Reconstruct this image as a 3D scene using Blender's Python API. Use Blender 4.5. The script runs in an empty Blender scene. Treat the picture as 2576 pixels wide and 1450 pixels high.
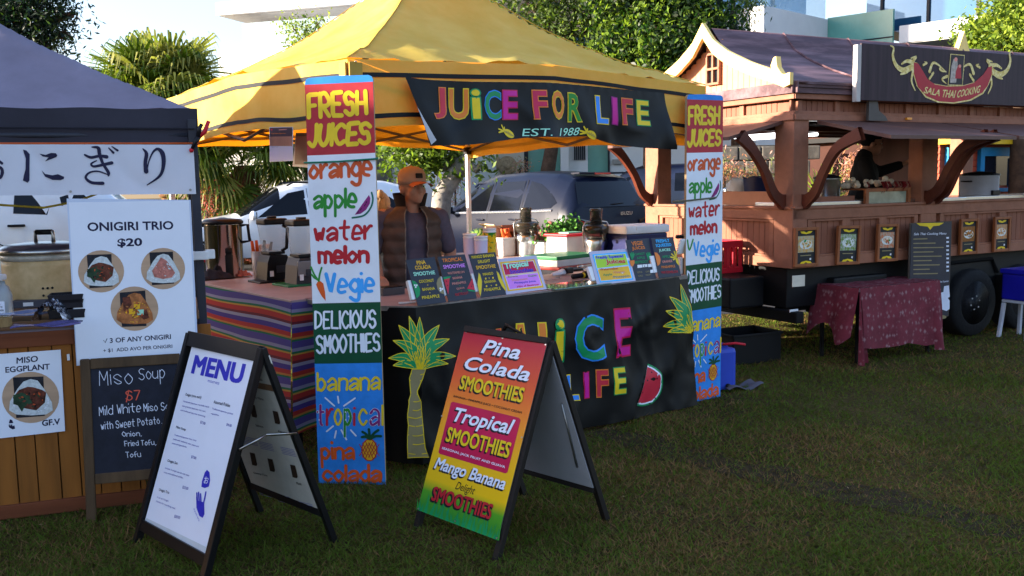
import bpy,bmesh,math,random
import numpy as np
from math import *
from mathutils import Vector as V, Matrix as MX, noise as NZ
S=bpy.context.scene;COL=S.collection;R=random.Random(11)
# ---------------- camera, sky, sun, exposure
FPX=2364.;CH=1.65;PI2=pi/2
_p=radians(6.49);_a=radians(1.0)
FW=V((0,cos(_p),-sin(_p)));_r=V((1,0,0));_u=V((0,sin(_p),cos(_p)))
RT=_r*cos(_a)-_u*sin(_a);UP=_u*cos(_a)+_r*sin(_a);CP=V((0,0,CH))
cd=bpy.data.cameras.new('camera');cam=bpy.data.objects.new('camera',cd);COL.objects.link(cam)
cd.sensor_width=36;cd.lens=FPX/2576*36;cd.clip_end=500;cd.clip_start=.05
cam.matrix_world=MX(((RT.x,UP.x,-FW.x,0),(RT.y,UP.y,-FW.y,0),(RT.z,UP.z,-FW.z,CH),(0,0,0,1)))
S.camera=cam
SUNV=V((-.991,-.134,0)).normalized();EL=radians(13)
w=bpy.data.worlds.new('World');S.world=w;w.use_nodes=True;nt=w.node_tree
bg=nt.nodes['Background'];sk=nt.nodes.new('ShaderNodeTexSky');sk.sky_type='NISHITA';sk.sun_disc=False
sk.sun_elevation=EL;sk.sun_rotation=atan2(SUNV.x,SUNV.y);sk.air_density=1.0;sk.dust_density=1.;sk.ozone_density=3.
wb=nt.nodes.new('ShaderNodeMix');wb.data_type='RGBA';wb.blend_type='MULTIPLY';wb.inputs[0].default_value=1;wb.inputs[7].default_value=(1.24,1,.93,1)  # white balance
nt.links.new(sk.outputs[0],wb.inputs[6]);tcw=nt.nodes.new('ShaderNodeTexCoord');sxw=nt.nodes.new('ShaderNodeSeparateXYZ');mrw=nt.nodes.new('ShaderNodeMapRange');mlw=nt.nodes.new('ShaderNodeMix');mlw.data_type='RGBA';mlw.blend_type='MULTIPLY';mlw.inputs[0].default_value=1
nt.links.new(tcw.outputs['Generated'],sxw.inputs[0]);nt.links.new(sxw.outputs[2],mrw.inputs[0]);mrw.inputs[2].default_value=.45;mrw.inputs[3].default_value=.66;mrw.inputs[4].default_value=1.2
nt.links.new(wb.outputs[2],mlw.inputs[6]);nt.links.new(mrw.outputs[0],mlw.inputs[7]);nt.links.new(mlw.outputs[2],bg.inputs[0]);bg.inputs[1].default_value=.15
sd=SUNV*cos(EL)+V((0,0,sin(EL)))
ld=bpy.data.lights.new('sun','SUN');sun=bpy.data.objects.new('sun',ld);COL.objects.link(sun)
ld.energy=5.8;ld.angle=radians(.6);ld.color=(1,.88,.72);sun.location=(0,0,30)
sun.rotation_euler=sd.to_track_quat('Z','Y').to_euler()
S.view_settings.view_transform='Standard';S.view_settings.look='None';S.view_settings.exposure=1.92;S.view_settings.gamma=1
# ---------------- measuring helpers (pixels of the 2576 px wide photo -> world points)
def ray(x,y): return FW+RT*((x-1288)/FPX)-UP*((y-725)/FPX)
def G(x,y,z=0.):
    d=ray(x,y);return CP+d*((z-CH)/d.z)
def P(x,y,Y):
    d=ray(x,y);return CP+d*(Y/d.y)
def KC(x0,y0,x1,w):
    s=(x1-x0)/w
    return lambda x,y:((x0+x*s)*.628906,(y0+y*s)*.628906)
def loc(M,x,y,yy=0.):
    Mi=M.inverted();o=Mi@CP;d=Mi.to_3x3()@ray(x,y);t=(yy-o.y)/d.y;q=o+d*t
    return q.x,q.z
def fr(o,x,z=(0,0,1)):
    x=V(x).normalized();z=V(z).normalized();y=z.cross(x).normalized();z=x.cross(y)
    return MX(((x.x,y.x,z.x,o[0]),(x.y,y.y,z.y,o[1]),(x.z,y.z,z.z,o[2]),(0,0,0,1)))
def TR(x,y,z): return MX.Translation((x,y,z))
def RZ(a): return MX.Rotation(a,4,'Z')
def RX(a): return MX.Rotation(a,4,'X')
def RY(a): return MX.Rotation(a,4,'Y')
# ---------------- materials
def hx(h):
    o=[]
    for i in (0,2,4):
        c=int(h[i:i+2],16)/255;o.append(c/12.92 if c<=.04045 else ((c+.055)/1.055)**2.4)
    return tuple(o)
def mat(n,c,r=.6,m=0.,v=.1,sc=5.,b=0.,bs=60.,tr=0.,em=0.,tl=None,tf=.4,coat=0.,c2=None,st=None,sp=None,al=1.,lo=.35,hi=.65):
    """principled material with noise-broken colour, optional bump, translucency, transmission"""
    if isinstance(c,str): c=hx(c)
    if isinstance(c2,str): c2=hx(c2)
    M=bpy.data.materials.new(n);M.use_nodes=True;t=M.node_tree;N=t.nodes;L=t.links
    bs_=N['Principled BSDF'];tc=N.new('ShaderNodeTexCoord');mp=N.new('ShaderNodeMapping')
    L.new(tc.outputs['Object'],mp.inputs[0])
    if st: mp.inputs['Scale'].default_value=st
    nz=N.new('ShaderNodeTexNoise');nz.inputs['Scale'].default_value=sc;nz.inputs['Detail'].default_value=6;nz.inputs['Roughness'].default_value=.65
    L.new(mp.outputs[0],nz.inputs[0])
    rp=N.new('ShaderNodeValToRGB');rp.color_ramp.elements[0].position=lo;rp.color_ramp.elements[1].position=hi
    rp.color_ramp.elements[0].color=tuple(max(0,x*(1-v)) for x in c)+(1,)
    rp.color_ramp.elements[1].color=(tuple(c2) if c2 else tuple(min(1,x*(1+v)) for x in c))+(1,)
    L.new(nz.outputs[0],rp.inputs[0]);L.new(rp.outputs[0],bs_.inputs['Base Color'])
    bs_.inputs['Roughness'].default_value=r;bs_.inputs['Metallic'].default_value=m
    bs_.inputs['Transmission Weight'].default_value=tr;bs_.inputs['Coat Weight'].default_value=coat
    bs_.inputs['Alpha'].default_value=al
    bs_.inputs['Specular IOR Level'].default_value=sp if sp is not None else (.22 if r>=.35 and not m else .5)
    if em: L.new(rp.outputs[0],bs_.inputs['Emission Color']);bs_.inputs['Emission Strength'].default_value=em
    if b:
        n2=N.new('ShaderNodeTexNoise');n2.inputs['Scale'].default_value=bs;n2.inputs['Detail'].default_value=4;L.new(mp.outputs[0],n2.inputs[0])
        bp=N.new('ShaderNodeBump');bp.inputs['Strength'].default_value=b;bp.inputs['Distance'].default_value=.02
        L.new(n2.outputs[0],bp.inputs['Height']);L.new(bp.outputs[0],bs_.inputs['Normal'])
    if tl:
        tn=N.new('ShaderNodeBsdfTranslucent');tn.inputs[0].default_value=(hx(tl) if isinstance(tl,str) else tl)+(1,)
        mx=N.new('ShaderNodeMixShader');mx.inputs[0].default_value=tf
        L.new(bs_.outputs[0],mx.inputs[1]);L.new(tn.outputs[0],mx.inputs[2]);L.new(mx.outputs[0],N['Material Output'].inputs[0])
    return M
def stripes(n,cols,axis,per,r=.9,wob=.02):
    """repeating colour bands along one object axis, slightly wavering"""
    M=mat(n,'808080',r);t=M.node_tree;N=t.nodes;L=t.links
    tc=N.new('ShaderNodeTexCoord');sx=N.new('ShaderNodeSeparateXYZ');L.new(tc.outputs['UV'],sx.inputs[0])
    ma=N.new('ShaderNodeMath');ma.operation='MULTIPLY';ma.inputs[1].default_value=1/per;L.new(sx.outputs[axis],ma.inputs[0])
    fc=N.new('ShaderNodeMath');fc.operation='FRACT';L.new(ma.outputs[0],fc.inputs[0])
    rp=N.new('ShaderNodeValToRGB');rp.color_ramp.interpolation='CONSTANT';e=rp.color_ramp.elements
    tot=sum(c[1] for c in cols);a=0
    for i,(c,wd) in enumerate(cols):
        q=e[0] if i==0 else (e[1] if i==1 else e.new(a/tot))
        q.position=a/tot;q.color=hx(c)+(1,);a+=wd
    L.new(fc.outputs[0],rp.inputs[0]);L.new(rp.outputs[0],N['Principled BSDF'].inputs['Base Color'])
    return M
# ---------------- mesh builder
_bc={}
class MB:
    def __init__(s,T=None): s.v=[];s.f=[];s.mi=[];s.sm=[];s.ms=[];s.T=T or MX();s.uv=None
    def mix(s,m):
        if m not in s.ms: s.ms.append(m)
        return s.ms.index(m)
    def add(s,vs,fs,m,sm=False):
        o=len(s.v);T=s.T;s.v+=[tuple(T@V(q)) for q in vs];k=s.mix(m)
        for f in fs: s.f.append(tuple(i+o for i in f));s.mi.append(k);s.sm.append(sm)
        return s
    def box(s,c,d,m,b=0.,Rt=None):
        key=(round(d[0],4),round(d[1],4),round(d[2],4),b)
        if key not in _bc:
            bm=bmesh.new();bmesh.ops.create_cube(bm,size=1)
            for q in bm.verts: q.co=V((q.co.x*d[0],q.co.y*d[1],q.co.z*d[2]))
            if b: bmesh.ops.bevel(bm,geom=bm.edges[:],offset=min(b,min(d)*.45),segments=2,affect='EDGES',profile=.6)
            bm.verts.index_update();_bc[key]=([q.co.copy() for q in bm.verts],[[q.index for q in f.verts] for f in bm.faces]);bm.free()
        vs,fs=_bc[key];c=V(c);Rt=Rt.to_3x3() if Rt else None
        return s.add([c+(Rt@q if Rt else q) for q in vs],fs,m,False)
    def tube(s,pts,r,m,n=8,cap=True,sq=1.,clo=False):
        pts=[V(p) for p in pts];rs=r if isinstance(r,(list,tuple)) else [r]*len(pts);vs=[];fs=[];u=None
        for i,p in enumerate(pts):
            t=(pts[(i+1)%len(pts)]-pts[i-1]) if clo else (pts[min(i+1,len(pts)-1)]-pts[max(i-1,0)])
            t.normalize()
            if u is None: u=t.orthogonal() if abs(t.z)<.9 else V((1,0,0))-t*t.x
            u=(u-t*u.dot(t));u.normalize();w_=t.cross(u)
            for k in range(n):
                a=2*pi*(k+.5)/n;vs.append(p+u*cos(a)*rs[i]+w_*sin(a)*rs[i]*sq)
        for i in range(len(pts)-(0 if clo else 1)):
            j=(i+1)%len(pts)
            for k in range(n): fs.append((i*n+k,i*n+(k+1)%n,j*n+(k+1)%n,j*n+k))
        if cap and not clo: fs.append(tuple(range(n))[::-1]);fs.append(tuple(range(len(vs)-n,len(vs))))
        return s.add(vs,fs,m,n>5)
    def lathe(s,pr,m,c=(0,0,0),n=20,sm=True):
        vs=[];fs=[];c=V(c)
        for r,z in pr:
            for k in range(n): a=2*pi*k/n;vs.append(c+V((r*cos(a),r*sin(a),z)))
        for i in range(len(pr)-1):
            for k in range(n): fs.append((i*n+k,i*n+(k+1)%n,(i+1)*n+(k+1)%n,(i+1)*n+k))
        if pr[0][0]>1e-4: fs.append(tuple(range(n))[::-1])
        if pr[-1][0]>1e-4: fs.append(tuple(range(len(vs)-n,len(vs))))
        return s.add(vs,fs,m,sm)
    def prism(s,poly,y0,y1,m):
        n=len(poly);vs=[(x,y0,z) for x,z in poly]+[(x,y1,z) for x,z in poly]
        ar=sum(poly[i][0]*poly[(i+1)%n][1]-poly[(i+1)%n][0]*poly[i][1] for i in range(n))
        fs=[tuple(range(n)),tuple(range(2*n-1,n-1,-1))]+[(i,i+n,(i+1)%n+n,(i+1)%n) for i in range(n)]
        if ar<0: fs=[f[::-1] for f in fs]
        return s.add(vs,fs,m)
    def grid(s,fn,nu,nv,m,sm=True):
        vs=[fn(i/nu,j/nv) for j in range(nv+1) for i in range(nu+1)]
        fs=[(j*(nu+1)+i,j*(nu+1)+i+1,(j+1)*(nu+1)+i+1,(j+1)*(nu+1)+i) for j in range(nv) for i in range(nu)]
        return s.add(vs,fs,m,sm)
    def sph(s,c,r,m,n=12,fn=None):
        r=(r,r,r) if not isinstance(r,(tuple,list)) else r;vs=[];h=max(4,n*2//3)
        for j in range(h+1):
            for i in range(n):
                t=pi*j/h;a=2*pi*i/n;d=V((sin(t)*cos(a),sin(t)*sin(a),cos(t)));k=fn(d) if fn else 1
                vs.append(V(c)+V((d.x*r[0],d.y*r[1],d.z*r[2]))*k)
        fs=[(j*n+i,(j+1)*n+i,(j+1)*n+(i+1)%n,j*n+(i+1)%n) for j in range(h) for i in range(n)]
        return s.add(vs,fs,m,True)
    def build(s,name,parent=None,M=None,**kw):
        me=bpy.data.meshes.new(name);me.from_pydata(s.v,[],s.f)
        for m in s.ms: me.materials.append(m)
        me.polygons.foreach_set('material_index',s.mi);me.polygons.foreach_set('use_smooth',s.sm)
        if s.uv:
            ul=me.uv_layers.new(name='UVMap')
            for lp in me.loops: ul.data[lp.index].uv=s.uv[lp.vertex_index]
        me.update();o=bpy.data.objects.new(name,me);COL.objects.link(o)
        if parent: o.parent=parent
        if M is not None: o.matrix_local=M
        return props(o,**kw)
def props(o,label=None,cat=None,group=None,kind=None):
    if label: o['label']=label
    if cat: o['category']=cat
    if group: o['group']=group
    if kind: o['kind']=kind
    return o
def thing(name,label,cat,M=None,group=None):
    o=bpy.data.objects.new(name,None);COL.objects.link(o);o.empty_display_size=.1
    if M is not None: o.matrix_world=M
    return props(o,label,cat,group)
def dup(o,M=None,label=None,parent=None):
    c=o.copy();COL.objects.link(c)
    if parent: c.parent=parent
    for ch in list(o.children): dup(ch,parent=c)
    if M is not None: c.matrix_world=M
    if label: c['label']=label
    return c
# ---------------- lettering
_tc={}
def txt(t,bold=0.,shear=0.):
    k=(t,bold,shear)
    if k not in _tc:
        c=bpy.data.curves.new('t','FONT');c.body=t;c.offset=bold;c.shear=shear;c.resolution_u=3
        o=bpy.data.objects.new('t',c);me=bpy.data.meshes.new_from_object(o)
        a=np.zeros(len(me.vertices)*3);me.vertices.foreach_get('co',a);a=a.reshape(-1,3)[:,:2] if len(a) else np.zeros((1,2))
        lo=a.min(0);d=np.maximum(a.max(0)-lo,1e-6);_tc[k]=((a-lo)/d,[tuple(p.vertices) for p in me.polygons],d)
        bpy.data.objects.remove(o);bpy.data.meshes.remove(me);bpy.data.curves.remove(c)
    return _tc[k]
GL={'A':'/032943 /1535','C':'482907052344','D':'/0309 0938463403','E':'/49090343 /0636','F':'/490903 /0636','H':'/0309 /4943 /0646','I':'/0309','J':'3935231304',
'L':'/090343','M':'/0309254943','O':'29070523454729','P':'/0309 0929473606','R':'/0309 0929473606 /1643','S':'4829081636442304','T':'/0949 /2923','U':'0905234549',
'V':'/092349','W':'/0913273349','a':'06274643 4525041344','b':'/0309 0627452304','c':'4627052344','d':'/4943 4627052344','e':'05453717041333','f':'391813 /0636',
'g':'4627052344 47412001','h':'/0309 06274643','i':'/0307 /0909','l':'/0309','m':'/0307 06173633 36476663','n':'/0307 06274643','o':'2705234527','p':'/0700 0627452304',
'r':'/0307 052737','s':'462706442304','t':'292433 /0747','u':'07042344 /4743','v':'/072347','w':'/0713263347','$':'4829081636442304 /2902','7':'/094913',',':'/1302','.':'/1313'}
def crv(p,n=5):
    if len(p)<3: return p
    o=[];q=[p[0]]+p+[p[-1]]
    if (V(p[0])-V(p[-1])).length<1e-6: q=[p[-2]]+p+[p[1]]
    for i in range(1,len(q)-2):
        a,b,c,d=[V(x) for x in q[i-1:i+3]]
        for k in range(n):
            t=k/n;o.append(tuple(.5*((2*b)+(c-a)*t+(2*a-5*b+4*c-d)*t*t+(3*b-a-3*c+d)*t**3)))
    o.append(tuple(p[-1]));return o
class Panel:
    """a flat or rippled sheet in its own frame (x right, z up, -y towards the viewer); decals are laid on it in thin layers"""
    def __init__(s,M,K=None,surf=None,y=0.): s.M=M;s.mb=MB();s.K=K or (lambda x,y:(x,y));s.surf=surf;s.y=y;s.k=1.;s.step=.06
    def L(s,q): return loc(s.M,*s.K(*q),s.y)
    def put(s,pts,faces,m,k=None):
        k=s.k if k is None else k;y=s.y-.0011*k
        pts=list(pts)
        if s.surf is None: s.mb.add([(p[0],y-(p[2] if len(p)>2 else 0),p[1]) for p in pts],faces,m);return
        bm=bmesh.new();vs=[bm.verts.new((p[0],(p[2] if len(p)>2 else 0),p[1])) for p in pts]
        for f in faces:
            try: bm.faces.new([vs[i] for i in f])
            except ValueError: pass
        for ax in (0,2):
            c=[p[ax//2] for p in pts];a=ceil(min(c)/s.step)
            while a*s.step<max(c):
                n=[0,0,0];n[ax]=1;co=[0,0,0];co[ax]=a*s.step
                bmesh.ops.bisect_plane(bm,geom=bm.verts[:]+bm.edges[:]+bm.faces[:],plane_co=co,plane_no=n);a+=1
        bm.verts.index_update()
        s.mb.add([s.surf(q.co.x,q.co.z,.0016*k+.001+q.co.y) for q in bm.verts],[[q.index for q in f.verts] for f in bm.faces],m,True);bm.free()
    def poly(s,pts,m,k=None): p=[s.L(q) for q in pts];s.put(p,[fix(p)],m,k)
    def rect(s,x0,y0,x1,y1,m,k=None): s.poly([(x0,y1),(x1,y1),(x1,y0),(x0,y0)],m,k)
    def ell(s,cx,cy,rx,ry,m,k=None,n=18,rot=0.,sk=0.):
        s.poly([(cx+rx*cos(a)*cos(rot)-ry*sin(a)*sin(rot),cy+rx*cos(a)*sin(rot)+ry*sin(a)*cos(rot)+sk*rx*cos(a)) for a in [2*pi*i/n for i in range(n)]],m,k)
    def text(s,t,bl,br,tl,m,bold=.012,shear=0.,out=None,ob=.03,k=None,sh=None):
        a,b,c=[V(s.L(q)) for q in (bl,br,tl)];ex=b-a;ey=c-a;k=s.k if k is None else k
        if 'M' in t:  # heavier strokes from shifted copies, as outline offsets cross inside an M
            v,f,d=txt(t,0.,shear)
            def spread(e,m2,kk,sh0):
                g=V((e/d[0],e/d[1]))
                for i,(ux,uy) in enumerate(((0,0),(1,.7),(-1,.7),(1,-.7),(-1,-.7),(1,0),(-1,0))):
                    s.put([a+ex*(q[0]*(1-2*bold/d[0])+bold/d[0]+g.x*ux)+ey*(q[1]*(1-2*bold/d[1])+bold/d[1]+g.y*uy)+sh0 for q in v],f,m2,kk+.04*i)
            if out: spread(bold+ob,out,k,V(sh) if sh else V((0,0)));k+=1
            spread(bold,m,k,V((0,0)));return
        v,f,d=txt(t,bold,shear)
        if out:
            v2,f2,d2=txt(t,bold+ob,shear);g=(d2-d)/d/2
            s.put([a+ex*(q[0]*(1+2*g[0])-g[0])+ey*(q[1]*(1+2*g[1])-g[1])+(V(sh) if sh else V((0,0))) for q in v2],f2,out,k);k+=1
        s.put([a+ex*q[0]+ey*q[1] for q in v],f,m,k)
    def strk(s,p,wd,m,k=None,ws=None):
        """ribbon with round ends through local points p; wd in metres"""
        k=s.k if k is None else k;p=[V(q[:2]) for q in p];n=len(p);vs=[];fs=[]
        if n==2 and (p[0]-p[1]).length<1e-5: p[1]=p[1]+V((wd*.2,0))
        for i in range(n):
            t=(p[min(i+1,n-1)]-p[max(i-1,0)])
            if t.length<1e-9: t=V((1,0))
            t.normalize();nn=V((-t.y,t.x));hw=(wd if ws is None else wd*ws[i])/2
            e=.000015*i
            vs.append((*(p[i]+nn*hw),e));vs.append((*(p[i]-nn*hw),e))
            if i: fs.append((2*i-2,2*i-1,2*i+1,2*i))
        for i,sg in ((0,-1),(n-1,1)):
            t=(p[1]-p[0]) if i==0 else (p[-1]-p[-2])
            if t.length<1e-9: t=V((1,0))
            t.normalize();nn=V((-t.y,t.x));hw=(wd if ws is None else wd*ws[i])/2;o=len(vs);id_=[2*i+(1 if sg>0 else 0)]
            for j in range(1,4):
                a=pi*j/4;q=p[i]+(nn*-cos(a)+t*sin(a))*hw if sg>0 else p[i]+(nn*cos(a)-t*sin(a))*hw
                vs.append((q.x,q.y,.000015*i));id_.append(len(vs)-1)
            id_.append(2*i+(0 if sg>0 else 1));fs.append(tuple(id_))
        s.put(vs,fs,m,k)
    def line(s,pts,wpx,m,k=None,sm=False,ws=None):
        p=[s.L(q) for q in pts]
        if sm: p=[q[:2] for q in crv([(a,b,0) for a,b in p])]
        a=V(s.L(pts[0]));b=V(s.L((pts[0][0]+1,pts[0][1])));c=V(s.L((pts[0][0],pts[0][1]+1)))
        s.strk(p,wpx*((a-b).length+(a-c).length)/2,m,k,ws)
    def hand(s,t,bl,br,tl,wpx,m,k=None,jit=.18,gap=1.6):
        """brush lettering fitted between baseline-left, baseline-right and top-left"""
        k=s.k if k is None else k;x=0;st=[]
        for ch in t:
            if ch==' ': x+=3;continue
            mxx=0
            for g in GL[ch].split():
                sh=g[0]=='/';g=g.lstrip('/');p=[(int(g[i]),int(g[i+1])) for i in range(0,len(g),2)];mxx=max(mxx,max(q[0] for q in p))
                p=[(q[0]+x+R.uniform(-jit,jit),q[1]+R.uniform(-jit,jit),0) for q in p]
                if not sh: p=crv(p)
                elif len(p)>2: p=[q for i in range(len(p)-1) for q in (p[i],tuple((V(p[i])*.08+V(p[i+1])*.92)))]+[p[-1]]
                st.append(p)
            x+=mxx+gap
        W_=max(x-gap,.5);a,b,c=[V(s.L(q)) for q in (bl,br,tl)]
        ys=[q[1] for p in st for q in p];y0=3;y1=9 if max(ys)>8 else 7
        q0=V(s.K(*bl));q1=V(s.K(*br));wd=wpx*(b-a).length/max(1,(V(br)-V(bl)).length)
        for i,p in enumerate(st): s.strk([a+(b-a)*(q[0]/W_)+(c-a)*((q[1]-y0)/(y1-y0)) for q in p],wd*R.uniform(.9,1.1),m,k+.12*i/len(st)*2)
def fix(p):
    n=len(p);ar=sum(p[i][0]*p[(i+1)%n][1]-p[(i+1)%n][0]*p[i][1] for i in range(n))
    return tuple(range(n)) if ar>0 else tuple(range(n))[::-1]
def leaves(cen,sz,mats,n=1,rn=None,droop=0.,asp=.45,rs=np.random.RandomState(3)):
    """vertices and faces of many small leaf quads centred on the rows of cen"""
    N=len(cen);d=rs.normal(size=(N,3));d/=np.linalg.norm(d,axis=1)[:,None];d[:,2]-=droop;d/=np.linalg.norm(d,axis=1)[:,None]
    e=rs.normal(size=(N,3));e-=d*(e*d).sum(1)[:,None];e/=np.linalg.norm(e,axis=1)[:,None]
    L=sz*rs.uniform(.6,1.3,N)[:,None];q=np.stack([cen-d*L*.5,cen+e*L*asp*.5,cen+d*L*.5,cen-e*L*asp*.5],1)
    return q.reshape(-1,3)
def quads(name,v,mats,mi=None,parent=None,M=None,n=4,**kw):
    N=len(v)//n;me=bpy.data.meshes.new(name);me.vertices.add(len(v));me.vertices.foreach_set('co',np.asarray(v,dtype=np.float32).ravel())
    me.loops.add(N*n);me.loops.foreach_set('vertex_index',np.arange(N*n,dtype=np.int32));me.polygons.add(N)
    me.polygons.foreach_set('loop_start',np.arange(0,N*n,n,dtype=np.int32))
    for m in mats: me.materials.append(m)
    if mi is None: mi=np.random.RandomState(5).randint(0,len(mats),N)
    me.polygons.foreach_set('material_index',np.asarray(mi,dtype=np.int32));me.update(calc_edges=True)
    o=bpy.data.objects.new(name,me);COL.objects.link(o)
    if parent: o.parent=parent
    if M is not None: o.matrix_local=M
    return props(o,**kw)
def wr(x,z,f,s=0.,e=2.2):
    """cloth wrinkle: ridged noise, 0..1"""
    a=1-abs(NZ.noise(V((x*f+s,z*f*.8-s,s*1.7))))*2;return max(0,a)**e
# ---------------- layout frames
E1=V((.78,.626,0));E2=V((-.626,.78,0));A0=V((-.86,5.15,0))
TF=fr(A0,E1)                                   # yellow tent: x along its front, y into it
def tp(s,t,z=0.): return A0+E1*s+E2*t+V((0,0,z))
DX=V((.943,.332,0)).normalized();DF=fr((-1.66,5.02,0),DX)      # dark tent and rice-ball counter: x along the front
KF=fr((2.45,8.18,0),(.879,.477,0))             # food truck: x along its serving side, y across it
# ---------------- shared colours
m_=lambda n,c,r=.55,**k: mat(n,c,r,**k)
WHITE=m_('white paint','dfe3ea',.6,v=.05);PAPER=m_('white paper','e4e8f2',.45,v=.02);BLACKP=m_('black print','14141c',.5);INK=m_('dark blue print','1c1c3c',.5)
RED=m_('red paint','b5222c');RED2=m_('faded red paint','b0323a',.6,sc=9);YEL=m_('yellow paint','e6c62c',.5);GREEN=m_('green paint','2f8a34');DGREEN=m_('bottle green paint','0d4a2e');BLUE=m_('sky blue paint','2f86d8',.6,sc=8,v=.14)
LBLUE=m_('light blue paint','3f9fe8');ORANGE=m_('orange paint','d8581f');PURP=m_('purple paint','8a2a72');PGREEN=m_('leaf green print','118a50',.45);MAG=m_('magenta print','c8168c',.45);RUST=m_('brick orange paint','c9552a')
PYEL=m_('yellow print','e2c21e',.45);PORG=m_('orange print','e07a28',.45);PRED=m_('red print','c42a3c',.45);PBLUE=m_('blue print','2f86e0',.45);TAN=m_('tan print','8a7d58',.45);PINK=m_('pink print','d884e0',.4);CRIM=m_('crimson print','c01848',.4)
LIME=m_('lime print','a8d030',.4);AMBER=m_('amber print','e8b028',.4);CYAN=m_('cyan print','38b4f0',.4);MINT=m_('mint print','a8e6c8',.4);SALMON=m_('salmon print','d88878',.5);NAVY=m_('navy print','3232b4',.45);LILAC=m_('lilac grey print','6a6ab0',.5)
CHARC=m_('charcoal card','31333c',.5,v=.06);CHALK=m_('white chalk','d8dcea',.9);CHALKR=m_('red chalk','e0604a',.9)
BLKMET=m_('black painted metal','121214',.4,sc=20);DKWOOD=m_('black stained timber','1d1815',.6,sc=20,st=(1,1,.15));STEEL=m_('brushed steel','b8b8b6',.28,m=1,v=.06,sc=30);ALU=m_('aluminium','9a9a98',.4,m=.9)
PLY=m_('plywood edge','a08a68',.8,sc=30);BLKPL=m_('black plastic','16161a',.4);WPL=m_('white plastic','e2e2e2',.4);GREYPANEL=m_('grey backing panel','a4a6ac',.6,v=.05)
# ---------------- hand painted boards
BL0=fr(G(802,1217),(.377,-.041,0));K5a=KC(800,200,1600,1450);K6a=KC(1100,1000,1700,870);K1b=KC(700,650,1700,2231)
def paint_board(pn,right):
    def at(K): pn.K=K
    at(lambda x,y:(x,y))
    oc=[(767,209),(770,200),(776,197),(850,191),(926,189),(934,192),(938,200),(970,1220),(802,1216)]
    o=[pn.L(q) for q in oc];pn.mb.prism(o,0,.02,PLY)
    pn.poly(oc,BLUE,.3)
    pn.poly([(767,214),(938.4,206),(944,385),(773,392)],RED2,1);pn.poly([(773,392),(944,385),(957,760),(786,764)],WHITE,1)
    pn.poly([(786,764),(957,760),(962,913),(791.5,915.5)],DGREEN,1)
    at(K5a);k=2
    pn.hand('FRESH',(790,490),(1205,462),(785,328),31,YEL,k);pn.hand('JUICES',(790,695),(1225,675),(800,550),31,YEL,k)
    pn.hand('orange',(800,935),(1240,905),(797,845),25,RUST,k);pn.hand('apple',(832,1145),(1130,1140),(830,1015),22,GREEN,k)
    pn.poly([(1225,1052),(1236,1075),(1232,1115),(1205,1160),(1165,1188),(1122,1196)],PURP,k);pn.line([(1245,1035),(1254,1085),(1238,1145),(1190,1200),(1105,1218)],13,m_('teal paint','1d6a58'),k,True)
    for q in ((1200,1120),(1170,1150),(1210,1100),(1150,1172)): pn.line([q,(q[0]-6,q[1]+12)],6,BLACKP,3)
    pn.hand('water',(835,1385),(1245,1365),(835,1255),23,RED,k)
    at(K1b);pn.hand('melon',(1290,895),(1720,885),(1285,760),34,RED,k)
    if right:
        pn.line([(1240,965),(1275,1080),(1330,960)],22,GREEN,k,True)
    else:
        pn.poly([(1260,1090),(1275,1064),(1300,1060),(1325,1082),(1340,1160),(1346,1236),(1310,1195),(1275,1130)],ORANGE,k)
        for a,b in (((1285,1060),(1215,935)),((1285,1060),(1310,940)),((1280,1050),(1220,1000))): pn.line([a,((a[0]+b[0])/2-6,(a[1]+b[1])/2+4),b],24,GREEN,k,True,[.7]*99)
    pn.hand('Vegie',(1355,1160),(1775,1150),(1350,1000),31,LBLUE,k)
    at(K6a);pn.hand('DELICIOUS',(236,455),(582,450),(236,358),13,WHITE,k);pn.hand('SMOOTHIES',(245,598),(606,585),(243,500),13,WHITE,k)
    pn.hand('banana',(248,815),(606,808),(248,715),15,YEL,k)
    for a in ((292,858,345,905),(365,850,370,888),(465,860,400,905),(338,1022,300,1053),(355,1050,347,1090),(385,1045,415,1100),(440,1045,470,1078)): pn.line([a[:2],a[2:]],9,WHITE,k)
    for ch,x0,x1,c in (('t',248,282,PURP),('r',302,335,PRED),('o',347,385,YEL),('p',405,440,GREEN),('i',460,466,PRED),('c',488,532,YEL),('a',555,603,PURP),('l',624,628,YEL)):
        t=902 if ch in 'tl' else (918 if ch=='i' else 925)
        if ch in 'tpa': pn.hand(ch,(x0,1015),(x1,1015),(x0,t),17,WHITE,k,0)
        pn.hand(ch,(x0,1015),(x1,1015),(x0,t),14,c,k+.5,0)
    for x,y in ((410,940),(430,965),(412,985),(575,935),(560,985),(595,965),(255,940),(258,985)): pn.ell(x,y,4,5,WHITE,4.5,8)
    pn.hand('pina',(272,1212),(458,1210),(268,1120),17,ORANGE,k);pn.hand('colada',(282,1340),(612,1342),(278,1250),18,ORANGE,k)
    pn.ell(548,1160,47,66,RED,k);pn.ell(548,1160,41,60,AMBER,3)
    for i in range(-2,3): pn.line([(548+i*18-22,1110+abs(i)*8),(548+i*18+22,1210-abs(i)*8)],4,RED,4);pn.line([(548+i*18+22,1110+abs(i)*8),(548+i*18-22,1210-abs(i)*8)],4,RED,4.3)
    for tx,ty in ((505,1085),(508,1055),(545,1040),(600,1045),(615,1080)): pn.line([(550,1098),((550+tx)/2,(1098+ty)/2-8),(tx,ty)],15,DGREEN,3,True)
pn=Panel(BL0);paint_board(pn,False)
b=thing('painted_board','tall hand-painted juice board nearest the camera, tied with green cord','signboard',BL0,'hand-painted juice boards');pn.mb.build('plank',b)
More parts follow.
